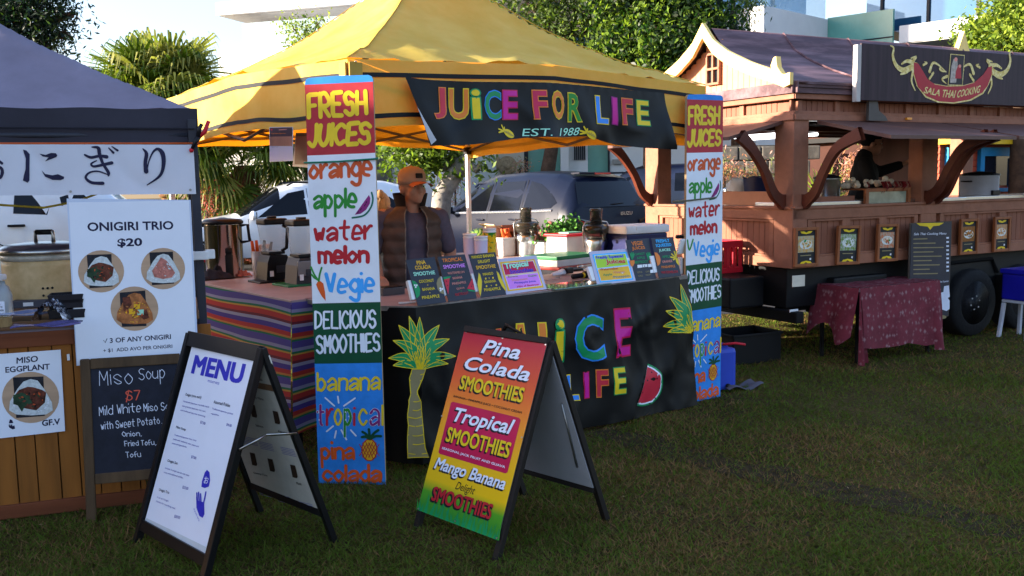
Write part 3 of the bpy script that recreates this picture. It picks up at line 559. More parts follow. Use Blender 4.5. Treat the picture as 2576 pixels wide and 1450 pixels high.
def sheet(M,a,b,m,lab,cat,name='printed_sheet',wv=.006):
    q=MB();q.grid(lambda u,v:((u-.5)*a,(v-.5)*b,.004+wv*sin(u*7+v*3)+wv*.5*sin(v*9)),14,8,m);q.grid(lambda u,v:((u-.5)*a,(.5-v)*b,.002+wv*sin(u*7+(1-v)*3)+wv*.5*sin((1-v)*9)),14,8,m);return q.build(name,M=M,label=lab,cat=cat)
LAM=m_('glossy laminate','5d5684',.06,v=.25,sc=3,sp=.9)
sheet(fr(G(120,818,ct),DX),.30,.14,LAM,'glossy purple laminated sheet lying near the counter edge','laminated sheet')
sheet(fr(G(45,790,ct+.03),(1,.45,.0)),.34,.16,m_('glossy blue laminate','6f7ea4',.06,v=.2,sp=.9),'glossy laminated sheet tilted against the spray bottle','laminated sheet')
q=MB()
for i in range(9): z=.004+i*.0045;q.tube([(.035*cos(a),.035*sin(a),z) for a in [2*pi*j/16 for j in range(16)]],.0035,m_('wicker','8a6f48',.7) if i==0 else q.ms[0],5,clo=True)
for j in range(10): a=2*pi*j/10;q.tube([(.036*cos(a),.036*sin(a),0),(.038*cos(a+.2),.038*sin(a+.2),.045)],.003,q.ms[0],5)
q.build('wicker_basket',M=At(8,822,ct),label='little wicker basket at the edge of the timber counter',cat='basket')
q=MB();q.box((0,0,.02),(.2,.09,.04),m_('grey case','4a4a52',.5),.004);q.box((-.02,-.047,.02),(.05,.004,.02),WPL);q.build('cash_box',M=fr(G(85,772,ct),DX),label='low grey box under the rice cooker front',cat='box')
# ---------------- yellow tent
YF=m_('yellow canopy fabric','dcbc48',.7,v=.07,sc=2.2,b=.22,bs=5,tl='f08c12',tf=.36,c2='e8cf64')
T1=thing('gazebo','big yellow pop-up gazebo over the juice stall','gazebo',TF);WT=2.95
q=roof(WT,WT,2.315,3.3,YF,.02,1.12,30,.03,[(0,0),(.2,.125),(.4,.29),(.5,.38),(.6,.485),(.74,.67),(.84,.79),(1,1)],.06);q.build('canopy',T1);fn=q.fn
SEAM=m_('dark yellow seam','c09a3a',.8)
for a,b in (((0,0),(1,1)),((1,0),(0,1))):
    q=MB();q.tube([V(fn(a[0]+(b[0]-a[0])*i/48,a[1]+(b[1]-a[1])*i/48))+V((0,0,.002)) for i in range(49)],.004,SEAM,4);q.build('seam',T1)
BTR=m_('black webbing','191a1c',.7)
def val(o,dx,dy,nm='valance',ln=.37):
    """one valance: yellow cloth with two black tapes"""
    nx,ny=dy,-dx
    f=lambda u,v,e=0:(o[0]+dx*WT*u+nx*(.012*sin(u*13)*v+.006*sin(u*31)+e),o[1]+dy*WT*u+ny*(.012*sin(u*13)*v+.006*sin(u*31)+e),2.316+.06*(1-abs(2*u-1))-ln*v+(.012*sin(u*pi*4)**2)*v)
    q=MB();q.grid(f,60,10,YF);q.build(nm,T1)
    q=MB()
    for v0 in (.19,.80): q.grid(lambda u,v,v0=v0:f(u,v0+v*.07,.004),60,1,BTR)
    q.build('tape',T1)
val((0,-.005),1,0);val((-.005,WT),0,-1);val((WT+.005,0),0,1,ln=.44);val((WT,WT+.005),-1,0)
q=MB();q.box((.035,-.02,2.225),(.08,.012,.15),m_('faded corner patch','a8883a',.7),.004);q.box((-.016,.03,2.225),(.01,.07,.15),q.ms[0],.003);q.lathe([(.007,0),(.007,.004)],STEEL,n=10,c=(.03,-.032,2.3));q.build('corner_patch',T1)
WP=m_('white enamelled post','d8d6d0',.4)
for x,y in ((.03,.03),(WT-.03,.03),(.03,WT-.03),(WT-.03,WT-.03)): q=MB();q.box((x,y,1.16),(.038,.038,2.3),WP,.004);q.box((x,y,.01),(.1,.1,.02),WP,.003);q.build('post',T1)
GRM=m_('grey truss bars','6c6258',.5)
def truss(a,b):
    q=MB();a=V(a);b=V(b);n=2
    for i in range(n):
        p0=a.lerp(b,i/n);p1=a.lerp(b,(i+1)/n)
        for s in (0,1): q.tube([p0+V((0,0,2.22 if s else 1.95)),p1+V((0,0,1.95 if s else 2.22))],.012,GRM,4)
    q.build('truss',T1)
truss((.03,.03,0),(WT-.03,.03,0));truss((.03,.03,0),(.03,WT-.03,0));truss((WT-.03,.03,0),(WT-.03,WT-.03,0));truss((.03,WT-.03,0),(WT-.03,WT-.03,0))
for x,y in ((.03,.03),(WT-.03,.03),(.03,WT-.03),(WT-.03,WT-.03)):
    q=MB();q.tube([(x,y,2.25),(WT/2+(x-WT/2)*.5,WT/2+(y-WT/2)*.5,2.6),(WT/2+(x-WT/2)*.05,WT/2+(y-WT/2)*.05,3.15)],.014,GRM,5);q.build('rafter',T1)
    q=MB();q.box((x,y,1.95),(.06,.06,.07),BLKPL,.008);q.build('slider',T1)
# juice for life banner
K6=KC(1600,250,2750,2576);JM=TF@TR(0,-.035,0)
VBLK=m_('black vinyl','08090b',.5,sp=.2,v=.2,sc=4,b=.12,bs=6)
def js(x,z,off):
    a=.5+.5*sin(x*5.2+.6);f=max(0,(2.26-z)/.34);y=-.012-.035*f*a-.05*f*NZ.noise(V((x*3,z*3,4)))-.02*f*wr(x,z,3.5,3.)-.006*sin(x*70)*max(0,1-f*5)
    return (x,y-off,z)
pn=Panel(JM,K6,js);tops=[(35,132),(200,158),(640,176),(1300,181),(1700,214),(2100,255),(2350,276)];bots=[(235,752),(600,742),(1000,690),(1140,672),(1440,676),(1640,660),(1900,738),(2150,770),(2402,785)]
tL=[pn.L(q) for q in tops];bL=[pn.L(q) for q in bots]
def lerpL(a,u):
    x=u*(len(a)-1);i=min(int(x),len(a)-2);f=x-i;return a[i][0]*(1-f)+a[i+1][0]*f,a[i][1]*(1-f)+a[i+1][1]*f
def resam(a,n=60):
    x0,x1=a[0][0],a[-1][0];o=[];xs=[p[0] for p in a];zs=[p[1] for p in a]
    for i in range(n+1): x=x0+(x1-x0)*i/n;o.append((x,float(np.interp(x,xs,zs))))
    for _ in range(3): o=[o[0]]+[(o[i][0],(o[i-1][1]+2*o[i][1]+o[i+1][1])/4) for i in range(1,n)]+[o[-1]]
    return o
tL=resam(tL);bL=resam(bL)
def jg(u,v): i=round(u*60);return js(tL[i][0]*(1-v)+bL[i][0]*v,tL[i][1]*(1-v)+bL[i][1]*v,0)
pn.mb.grid(jg,60,16,VBLK)
JL=[('J',275,390,225,510,PRED,PORG,0),('U',420,600,235,515,PORG,PYEL,0),('i',615,700,240,515,PYEL,PGREEN,0),('C',730,890,250,520,PGREEN,PBLUE,0),('E',900,1040,250,515,MAG,CRIM,0),('F',1165,1295,250,513,CRIM,PORG,0),('O',1328,1445,252,513,PORG,PYEL,5),('R',1478,1605,275,537,GREEN,PYEL,0),('L',1730,1850,298,552,PBLUE,PYEL,8),('I',1878,1930,310,557,MAG,PURP,8),('F',1965,2068,320,562,PRED,PORG,8),('E',2095,2212,335,568,PYEL,PGREEN,8)]
def letter(pn,l,bold=.04):
    ch,x0,x1,y0,y1,c,o,sl=l;pn.text(ch,(x0+6,y1-6),(x1-6,y1-6+sl),(x0+6,y0+6),c,bold=bold,out=o,ob=.028,k=1)
for l in JL: letter(pn,l,.02)
pn.text('EST.',(1068,664),(1300,664),(1075,596),MINT,bold=.0,k=1,shear=.1);pn.text('1988',(1378,664),(1575,655),(1388,594),MINT,bold=.0,k=1,shear=.2)
for x,y in ((955,640),(1680,655)):
    pn.ell(x,y,52,32,PYEL,1,16,.7)
    for i in (-2,-1,0,1,2): pn.line([(x+i*16-10,y-20+abs(i)*6+i*8),(x+i*16+10,y+18-abs(i)*4+i*8)],4,TAN,2.2)
    for tx,ty in ((-95,-10),(-95,-40),(-65,-75),(-40,-55),(-75,-20)): pn.line([(x-42,y-22),(x+tx,y+ty)],12,PYEL,1.4)
pn.poly([(120,400),(180,520),(285,700),(242,742),(200,640)],m_('white banner back','b8bac0',.5),1)
pn.mb.build('hanging_banner',M=JM,label='black JUICE FOR LIFE banner with rainbow letters on the yellow gazebo',cat='banner')
# papers hung from the left valance
LV=fr(tp(-.02,2.95),-E2);K7=KC(1050,480,1250,1450)
def paper(cs,y,fn,lab):
    M=LV@TR(0,-y,0);pn=Panel(M,K7);pn.mb.prism([pn.L(q) for q in cs],0,.002,m_('plastic sleeve','c8c6c8',.2,v=.03));fn(pn);pn.mb.build('certificate',M=M,label=lab,cat='certificate')
def f1(pn):
    pn.poly([(215,230),(862,215),(866,480),(215,490)],m_('certificate header','3a2430',.3),.5);pn.poly([(215,490),(866,480),(870,765),(212,760)],m_('certificate band','9a6450',.3,v=.3,sc=4),.5);pn.poly([(212,762),(872,766),(868,1175),(215,1205)],m_('certificate lower sheet','c6bcc8',.3,v=.2,sc=3,c2='b0a4c8'),.5)
    pn.text('Food Safety Supervisor',(250,420),(690,412),(250,385),PORG,k=1);pn.text('Approved Trainer',(265,800),(460,798),(265,780),BLACKP,k=1);pn.ell(270,285,24,26,CRIM,1);pn.line([(480,293),(705,278)],10,SALMON,1)
paper([(200,212),(880,205),(885,1190),(205,1220)],.015,f1,'upright food safety certificate clipped under the yellow valance')
def f2(pn):
    pn.poly([(975,385),(1400,385),(1420,480),(970,470)],m_('certificate top strip','4a3e3e',.3),.5);pn.poly([(970,470),(1420,480),(1420,1310),(930,1290)],m_('certificate brown sheet','8c5c4a',.3,v=.15,sc=4),.5)
paper([(965,375),(1420,375),(1440,1400),(870,1350)],-.10,f2,'tilted brown certificate half hidden by the nearest painted board')
# ---------------- food truck
TW=2.12;TL_=5.2;LFM=fr(KF@V((0,TW,0)),-(KF.to_3x3()@V((0,1,0))));LI=KF.inverted()@LFM
TERR=m_('terracotta timber paint','905e48',.62,sc=6,v=.24,b=.25,bs=22,lo=.25,hi=.75);TERR2=m_('terracotta board','865440',.65,sc=7,v=.16,st=(1,1,.1));DKBR=m_('dark curved timber','5a2c1e',.5,sc=6,v=.2);ROOFM=m_('oxide red roof sheet','5e4448',.62,sc=2.4,v=.3,c2='9a787c',lo=.42,hi=.85,st=(.5,2.5,2.5),b=.2,bs=9)
GOLD=m_('cream yellow barge paint','f2d07c',.55,v=.06);CHAS=m_('black chassis','0c0c0e',.6);FLAP=m_('brown awning board','5c4038',.5,v=.12)
TK=thing('food_truck','terracotta timber food truck with a steep Thai style roof and yellow gable','food truck',KF)
q=MB();q.box((2.6,1.06,.66),(5.1,1.9,.36),CHAS,.01);q.box((2.6,.25,.5),(5.0,.1,.14),CHAS);q.box((2.6,1.9,.5),(5.0,.1,.14),CHAS);q.box((.02,1.06,.42),(.09,2.3,.1),CHAS,.01);q.box((.9,.2,.55),(.7,.35,.35),CHAS,.02);q.build('chassis',TK)
def wall(M,L,nm,posts,pan):
    q=MB(M);q.box((L/2,.03,1.32),(L,.07,.10),TERR,.004);q.box((L/2,.03,.89),(L,.07,.09),TERR,.004);q.box((L/2,.055,1.1),(L,.02,.36),TERR2)
    q.box((L/2,.025,1.375),(L,.1,.022),TERR,.004)
    for a,b in pan:
        for x in (a-.025,b+.025): q.box((x,.035,1.1),(.05,.055,.335),TERR,.003)
        x=a
        while x<b-.01: q.box((x+.036,.042,1.1),(.07,.012,.33),TERR2,.004);x+=.074
        for z in (.945,1.258): q.box(((a+b)/2,.032,z),(b-a,.05,.02),TERR,.003)
    q.build(nm,TK)
wall(MX(),TL_,'side_wall',0,[(.24,.62),(.72,1.1),(1.2,1.58),(2.0,2.38),(2.48,2.86),(2.96,3.34)])
wall(LI,TW,'end_wall',0,[(.28,.98),(1.08,1.83)])
def frieze(M,L,nm):
    q=MB(M);q.box((L/2,.02,2.155),(L+.02,.09,.05),TERR,.004);q.box((L/2,.03,2.195),(L,.06,.03),TERR,.004);q.box((L/2,.05,2.255),(L,.02,.09),TERR2);q.box((L/2,.015,2.33),(L+.05,.1,.045),TERR,.004)
    x=.1
    while x<L-.3:
        q.box((x-.03,.035,2.255),(.055,.05,.09),TERR,.002)
        for k in range(6): q.box((x+.04+k*.065,.038,2.255),(.06,.01,.088),TERR2,.003)
        x+=.46
    q.build(nm,TK)
frieze(MX(),TL_,'frieze');frieze(LI,TW,'frieze')
for M,L in ((MX(),TL_),(LI,TW)):
    q=MB(M);q.prism([(-.09,2.355),(L+.09,2.355),(L+.09,2.44),(-.09,2.44)],-.06,-.045,ROOFM);q.prism([(-.08,2.44),(L+.09,2.44),(L+.09,2.452),(-.08,2.452)],-.06,.08,ROOFM);q.build('fascia',TK)
for x0,x1,y0,y1 in ((-.005,.17,-.005,.225),(1.66,1.88,.0,.16),(3.5,3.72,.0,.16),(-.005,.17,TW-.22,TW),(2.0,2.15,TW-.15,TW),(4.9,5.1,TW-.2,TW),(4.95,5.15,0,.2)):
    q=MB();q.box(((x0+x1)/2,(y0+y1)/2,1.5),(x1-x0,y1-y0,1.31),TERR,.008);q.build('corner_post',TK)
hc=[(0,2.50),(.147,2.56),(.405,2.65),(.70,2.78),(.91,2.91),(1.06,3.085)]
def hz(s): return float(np.interp(s,[p[0] for p in hc],[p[1] for p in hc]))
pr=[(-.07,2.455)]+hc[1:];full=[(-.07,2.46)]+[(s,hz(s)) for s in np.linspace(0.02,1.06,14)]+[(TW-s,hz(s)) for s in np.linspace(1.05,0.02,14)]+[(TW+.07,2.46)]
q=MB()
n=len(full)
q.add([(-.02 if k==0 else TL_+.1,y,z-.03) for k in (0,1) for y,z in full],[(i,i+1,n+i+1,n+i) for i in range(n-1)],ROOFM,True)
q.add([(-.02 if k==0 else TL_+.1,y,z-.06) for k in (0,1) for y,z in full],[(i,n+i,n+i+1,i+1) for i in range(n-1)],m_('dark roof lining','241512',.8),True)
for x in (.9,1.8,2.7,3.6,4.5): q.tube([(x,y,z-.024) for y,z in full],.01,ROOFM,4)
q.build('roof',TK)
def barge(x0,x1):
    up=[(s,hz(s)+.01) for s in np.linspace(0,1.06,16)];lo=[(s,hz(s)-.098-.03*(s/1.06)) for s in np.linspace(1.06,0,16)]
    q=MB(LI);Rr=[(TW-a,b) for a,b in [(-.07,2.52)]+up]+[(TW-a,b) for a,b in lo]+[(TW+.07,2.42)]
    q.prism(Rr,-.13,-.09,GOLD);Ll=[(a,b) for a,b in [(-.07,2.52)]+up]+[(a,b) for a,b in lo]+[(-.07,2.42)]
    q.prism(Ll,-.131,-.091,GOLD)
    for sg,cx in ((1,TW),(-1,0)): q.prism([(cx-sg*.13,2.54),(cx-sg*.06,2.53),(cx-sg*.02,2.52),(cx-sg*.07,2.58),(cx-sg*.085,2.67),(cx-sg*.115,2.66),(cx-sg*.145,2.60)],-.14,-.085,GOLD)
    q.build('barge_board',TK)
barge(0,0)
q=MB(LI);x=.04
while x<TW-.05:
    s=min(x+.04,TW-x-.04);z1=hz(max(0,min(1.06,s)))-.06
    if z1>2.46: q.box((x+.037,.03,(2.44+z1)/2),(.072,.02,z1-2.44),m_('peach gable boards','c48a68',.55,v=.1) if x<.05 else q.ms[0],.004)
    x+=.075
q.build('gable_wall',TK)
fx=loc(KF,2418,150,1.06)[0];q=MB();q.prism([(fx-.1,3.02),(fx+.1,3.02),(fx,3.24)],1.03,1.09,GOLD);q.build('ridge_finial',TK)
wx,wz=loc(LFM,1795,174);q=MB(LI)
for dx in (-.085,0,.085): q.box((wx+dx,-.0,wz),(.022,.035,.3),TERR,.002)
for dz in (-.14,0,.14): q.box((wx,-.004,wz+dz),(.19,.035,.022),TERR,.002)
o=q.build('gable_window',TK);q=MB(LI);q.box((wx,.012,wz),(.17,.006,.27),m_('dark gable glass','1c2024',.1,sp=.8));q.build('pane',o)
def flap(M,x0,x1,ln,z0,z1,nm='awning_flap'):
    q=MB(M);q.add([(x0,-.02,z0),(x1,-.02,z0),(x1,-ln,z1),(x0,-ln,z1)]+[(x0,-.02,z0-.03),(x1,-.02,z0-.03),(x1,-ln,z1-.03),(x0,-ln,z1-.03)],[(0,3,2,1),(4,5,6,7),(0,1,5,4),(1,2,6,5),(2,3,7,6),(3,0,4,7)],FLAP);o=q.build(nm,TK);return o
flap(MX(),.25,1.86,.8,2.13,1.965);flap(MX(),1.9,3.6,.8,2.13,1.97);flap(LI,.2,TW-.12,.62,2.13,1.99)
def bracket(M,x,ln,zt):
    cp=crv([(-.0,1.42,0),(-.13,1.5,0),(-.24,1.7,0),(-.38,1.88,0),(-ln,zt,0)],6);n=len(cp);q=MB(M);up=[];dn=[]
    for i,(a,b,_) in enumerate(cp):
        t=V(cp[min(i+1,n-1)][:2])-V(cp[max(i-1,0)][:2]);t.normalize();w_=.055-.02*sin(pi*i/(n-1))+.012*(i<3);up.append((a-t.y*w_,b+t.x*w_));dn.append((a+t.y*w_,b-t.x*w_))
    poly=up+dn[::-1];k=len(poly);vs=[(x+dx,a,b) for dx in (-.025,.025) for a,b in poly];fs=[]
    for i in range(n-1): fs+=[(i,i+1,k-2-i,k-1-i),(k+i,k+k-1-i,k+k-2-i,k+i+1),(i,k+i,k+i+1,i+1),(k-1-i,k-2-i,k+k-2-i,k+k-1-i)]
    q.add(vs,fs,DKBR);q.build('curved_bracket',TK)
for x,M in ((.12,MX()),(1.72,MX()),(1.85,MX()),(3.6,MX())): bracket(M,x,.62,1.985)
for x in (TW-.1,.12): bracket(LI,x,.52,2.0)
bracket(LI@TR(0,2.1,0)@MX.Diagonal((1,-1,1,1)),TW-.14,.5,2.0)
q=MB();q.box((2.6,1.06,2.12),(5.0,1.9,.02),m_('dark ceiling lining','1a110e',.8))
for y in (.5,1.0,1.5): q.box((2.5,y,2.09),(4.9,.05,.05),DKBR)
q.build('ceiling',TK)
q=MB();q.box((2.6,.32,1.4),(5.0,.5,.03),STEEL,.003);q.box((2.6,1.88,1.36),(5.0,.4,.03),STEEL,.003);q.box((.3,1.06,1.36),(.4,1.7,.03),STEEL,.003);q.build('bench',TK)
q=MB();q.box((2.6,TW-.03,1.1),(5.0,.05,.5),TERR2,.004);q.build('side_wall',TK)
q=MB();q.box((3.2,1.55,1.75),(.9,.03,.8),TERR2);q.build('partition',TK)
# boards and the lit lamp tubes under the ceiling
a0=loc(KF,*KC(3100,450,4096,2063)(268,872));b0=loc(KF,*KC(3100,450,4096,2063)(720,690));q=MB();q.box(((a0[0]+b0[0])/2,.09,(a0[1]+b0[1])/2),(b0[0]-a0[0],.02,b0[1]-a0[1]),TERR2,.004);q.build('counter_board',TK)
q=MB(LI);q.box((1.3,.14,1.45),(.95,.02,.13),m_('peach ledge board','a8765a',.6),.004);q.build('counter_board',TK)
for x in (.35,.8):
    q=MB();q.tube([(x,.5,2.04),(x,1.4,2.04)],.016,m_('strip light tube','f4f6ff',.4,em=1.6),8);q.build('strip_light',TK)
def wheel(M,r,w_,par):
    t=bpy.data.objects.new('wheel',None);COL.objects.link(t);t.parent=par;t.matrix_local=M
    RB=m_('tyre rubber','1a1a1c',.8,b=.3,bs=30);q=MB(RX(PI2));q.lathe([(r*.62,-w_/2),(r*.93,-w_/2),(r,-w_*.36),(r,w_*.36),(r*.93,w_/2),(r*.62,w_/2)],RB,n=40);q.build('tyre',t)
    q=MB(RX(PI2));q.lathe([(r*.64,w_*.5),(r*.6,w_*.46),(r*.55,w_*.25),(r*.3,w_*.32),(r*.24,w_*.42),(r*.12,w_*.44),(0,w_*.44)],m_('grey rim paint','6a6c72',.35,m=.3,v=.15,sc=8),n=40)
    for k in range(6): a=2*pi*k/6;q.lathe([(.0,0),(r*.085,0)],CHAS,c=(r*.43*cos(a),r*.43*sin(a),w_*.30+.004),n=10)
    for k in range(6): a=2*pi*k/6+.3;q.lathe([(r*.03,0),(r*.025,.02),(0,.02)],STEEL,c=(r*.2*cos(a),r*.2*sin(a),w_*.42),n=8)
    q.build('rim',t);return t
w1=wheel(TR(2.55,.13,.345),.345,.22,TK)
for x,y in ((3.35,.13),(2.55,TW-.15),(3.35,TW-.15)): dup(w1,parent=TK).matrix_local=TR(x,y,.345)@(RZ(pi) if y>1 else MX())
q=MB();q.tube([(2.1,.1,.62),(2.25,.1,.76),(2.9,.1,.77),(3.0,.1,.62)],.02,CHAS,4);q.box((2.1,.12,.5),(.02,.25,.3),CHAS);q.box((3.0,.12,.42),(.02,.25,.36),m_('mud flap rubber','0b0b0d',.7));q.build('mudguard',TK)
TLM=m_('red lamp lens','b01418',.2,sp=.8);q=MB(LI);q.box((.95,-.03,.76),(.22,.03,.045),TLM,.006);q.build('tail_light',TK);q=MB(LI);q.box((1.72,-.03,.66),(.025,.03,.14),TLM,.006);q.build('tail_light',TK)
q=MB();q.box((.07,-.012,.735),(.15,.006,.1),m_('cream plate','cfc6b4',.5),.003);q.build('blank_plate',TK);q=MB();q.box((.02,-.012,.475),(.1,.006,.025),WPL,.002);q.build('reflector',TK)
q=MB();q.prism([(.8,2.13),(1.05,2.13),(1.02,2.17),(.93,2.22),(.9,2.34),(.8,2.36)],-.1,-.07,m_('grey sign bracket','4a4440',.5));q.build('sign_bracket',TK)
q=MB();q.box((1.4,-.04,2.16),(.07,.02,.022),m_('amber marker lens','e08a20',.3),.004);q.build('marker_light',TK)
# roof banner
K8=KC(3300,100,4096,1924);SB=KF@TR(0,-.13,0);sx0,sz1=loc(SB,2168,110);sx1,sz0=loc(SB,2700,273)
BRB=m_('brown striped vinyl','33242a',.6,sc=18,v=.35,st=(1,1,.04));pn=Panel(SB,K8);T1=thing('roof_sign','brown SALA THAI COOKING banner on the food truck roof','sign',SB)
GL1=m_('gold flame print','d8b43c',.5,v=.25,sc=30,c2='f0e0a0');pn.mb.box(((sx0+sx1)/2,.012,(sz0+sz1)/2+.005),(sx1-sx0,.02,sz1-sz0),BRB,.003)
RBN=m_('red ribbon print','a8202e',.5)
U=[(858,362),(900,375),(940,440),(990,525),(1060,576),(1180,597),(1330,592),(1440,560),(1530,480),(1575,410),(1612,398)];L_=[(1612,480),(1570,590),(1520,655),(1400,722),(1240,750),(1100,740),(980,690),(895,600),(858,470)]
pn.poly([(x+(-10 if x<1200 else 10),y+(12 if y>600 else -8)) for x,y in U+L_],GL1,1);pn.poly(U+L_,RBN,2)
for t,a,b,h in (('SALA',(950,660),(1104,692),64),('THAI',(1128,700),(1256,708),74),('COOKING',(1272,708),(1494,655),72)): pn.text(t,a,b,(a[0]+10,a[1]-h),GL1,bold=.02,shear=.2,k=3)
def flame(p_,w_): pn.line(p_,w_,GL1,1.5,True,[max(.15,1-i/ (len(p_)*5)) for i in range(99)])
for f in (lambda x:x,lambda x:2445-x):
    dy=lambda x:(f(x)-1220)*.045
    for p_,w_ in (([(850,420),(760,460),(690,420),(655,330),(662,250),(632,228)],52),([(850,380),(790,370),(740,400)],40),([(860,350),(880,325),(830,340)],30),([(820,440),(780,480),(730,500)],36),([(850,470),(835,560),(870,650)],28),([(950,400),(985,380),(960,370)],20),([(1010,460),(1040,380),(1090,390),(1170,460)],30),([(1010,530),(1050,470),(1030,480)],22),([(1180,500),(1130,530),(1170,570)],24),([(1110,430),(1130,450),(1170,455)],24)):
        flame([(f(x),y+dy(x)*1.0) for x,y in p_],w_)
pn.poly([(1212,280),(1350,292),(1330,585),(1185,585)],GL1,1);pn.poly([(1218,288),(1344,300),(1325,580),(1192,578)],m_('dark picture print','241a20',.5),2)
pn.poly([(1240,330),(1275,325),(1280,400),(1265,560),(1205,560),(1220,400)],m_('pale costume print','a89c90',.5,v=.3,sc=40),3);pn.poly([(1285,390),(1310,400),(1315,520),(1255,520),(1262,450)],RBN,3.4);pn.ell(1262,335,16,20,SALMON,3.6);pn.ell(1300,400,13,16,SALMON,3.8)
pn.mb.build('printed_banner',T1);q=MB();q.box((sx0-.03,.02,(sz0+sz1)/2-.01),(.05,.05,sz1-sz0),m_('sign edge aluminium','b0aaa4',.5),.004);q.build('edge_frame',T1)
# framed dishes and menu
K9=KC(3100,450,4096,2063);FRM=m_('orange pine frame','8c5230',.5,sc=10,v=.2,st=(1,1,.2));SLATE=m_('dark card','23262a',.5)
def dish(x0,y0,x1,y1,c1,c2,lab,tilt=0):
    a=loc(KF,*K9(x0,y1),-.03);b=loc(KF,*K9(x1,y0),-.03);W_=b[0]-a[0];H_=b[1]-a[1];M=KF@TR(a[0],-.03,a[1])@RY(tilt);t=thing('framed_picture',lab,'framed picture',M,'framed dish pictures along the truck side');q=MB()
    for x in (.012,W_-.012): q.box((x,.0,H_/2),(.028,.03,H_),FRM,.004)
    for z in (.012,H_-.012): q.box((W_/2,.001,z),(W_-.052,.028,.028),FRM,.004)
    q.build('frame',t);q=MB();q.box((W_/2,.006,H_/2),(W_-.04,.004,H_-.04),SLATE)
    f1=mat('dish print',c1,.4,sc=38,v=.35,c2=c2,lo=.42,hi=.58);q.box((W_/2,.003,H_*.57),(W_*.68,.004,H_*.42),f1);rd=random.Random(int(x0));pm=m_('dish plate print','d8dcd8',.4);mc=[mat('dish food',c2,.4,sc=50,v=.4),mat('dish food light',c1,.4,sc=50,v=.4),PGREEN,PORG]
    q.add([(W_*(.5+.27*cos(a)),.0008,H_*(.56+.12*sin(a))) for a in [2*pi*i/16 for i in range(16)]],[tuple(range(16))],pm)
    for i in range(34):
        a=rd.uniform(0,6.28);r_=rd.uniform(0,1)**.6;px_=W_*(.5+.22*r_*cos(a));pz_=H_*(.575+.09*r_*sin(a));w_=W_*rd.uniform(.03,.08);b_=rd.uniform(0,3);q.add([(px_+w_*cos(b_+j*1.57)*(1 if j%2 else .55),.0004-.00004*i,pz_+w_*sin(b_+j*1.57)*(1 if j%2 else .55)) for j in range(4)],[(0,1,2,3)],mc[i%4 if i%5==0 else i%2])
    for z,k in ((.88,1),(.09,-1)): q.add([(W_*(.5+dx),.0-.001,H_*(z+k*dz)) for dx,dz in ((-.26,.02),(-.1,.02),(0,-.015),(.1,.02),(.26,.02),(.2,-.03),(0,-.055),(-.2,-.03))],[(0,7,6,5,4,3,2,1)],PYEL)
    q.box((W_*.5,.002,H_*.28),(W_*.45,.003,.008),TAN);q.lathe([(0,0),(.012,0)],WPL,c=(0,0,0),n=8) if 0 else q.box((W_*.7,.002,H_*.18),(.018,.003,.018),WPL,.004)
    q.build('dish_card',t)
dish(158,948,356,1284,'d8d4b8','c89848','pine framed picture of pale noodles, nearest the truck corner')
dish(505,928,700,1262,'d0d8d0','6a8a2a','pine framed picture of green curry in a white boat dish',.04)
dish(838,918,1016,1238,'d8c8b0','c4683a','pine framed picture of orange prawns on white, left of the tall menu board',.02)
dish(1525,878,1684,1180,'b87428','7a4a1c','pine framed picture of golden fried pieces just right of the tall menu board')
dish(1805,862,1950,1156,'d8b890','c07838','pine framed picture of pastry with red sauce above the wheel')
K10=KC(3100,850,4096,2063);a=loc(KF,*K10(1098,905),-.09);b=loc(KF,*K10(1470,72),-.09);W_=b[0]-a[0];H_=b[1]-a[1];T1=thing('menu_board','tall dark Thai menu board hung beside the truck wheel','menu board',KF@TR(a[0],-.09,a[1]))
q=MB();q.box((W_/2,.01,H_/2),(W_,.012,H_),m_('menu backing','4a4038',.6),.002);q.build('backing',T1)
pn=Panel(KF@TR(a[0],-.09,a[1]),K10);pn.mb.box((W_/2,.002,H_/2),(W_-.03,.006,H_-.02),m_('menu chalk sheet','35343c',.5,v=.15));pn.y=-.002
pn.poly([(1170,90),(1400,86),(1360,110),(1310,115),(1285,145),(1262,118),(1200,112)],PYEL,1);pn.text('Sala Thai Cooking Menu',(1148,196),(1418,190),(1150,170),CHALK,k=1,shear=.2)
for i in range(9): pn.line([(1148,222+i*36),(1260+ (i*67%150),219+i*36)],7,TAN,1);pn.poly([(1418,205+i*34),(1440,204+i*34),(1440,218+i*34),(1420,220+i*34)],CHALK,1)
pn.text('Pad Thai Special',(1330,590),(1436,580),(1330,572),CHALK,k=1);pn.poly([(1400,612),(1440,606),(1448,700),(1430,710),(1446,730),(1445,800),(1420,818),(1370,800),(1350,770),(1375,740),(1350,720),(1360,670),(1395,660)],CHALK,1);pn.ell(1380,868,40,16,TAN,1);pn.mb.build('sheet',T1)
# things on the truck benches
def kt(px,py,y): return KF@TR(*[(x,y,z) for x,z in [loc(KF,px,py,y)]][0])
def pot(M,r,h,lab,lid=BLKPL,body=STEEL,name='stock_pot'):
    t=thing(name,lab,'pot',M);q=MB();q.lathe([(r*.97,0),(r,.01),(r,h),(r*1.03,h+.006)],body,n=28);q.build('pot_body',t);q=MB();q.lathe([(r*1.04,h+.007),(r*1.04,h+.02),(r*.6,h+.04),(r*.15,h+.05),(0,h+.05)],lid,n=28);q.build('lid',t)
    for s in (-1,1): q=MB();q.tube([(s*r*.98,-.05,h*.75),(s*(r+.04),-.04,h*.75),(s*(r+.04),.04,h*.75),(s*r*.98,.05,h*.75)],.008,lid,6);q.build('handle',t)
    return t
def bench(px,y): 
    x=loc(KF,px,480,y)[0];return KF@TR(x,y,1.416)
pot(bench(2080,.33),.12,.2,'silver stock pot with a black lid behind the first curved bracket of the truck')
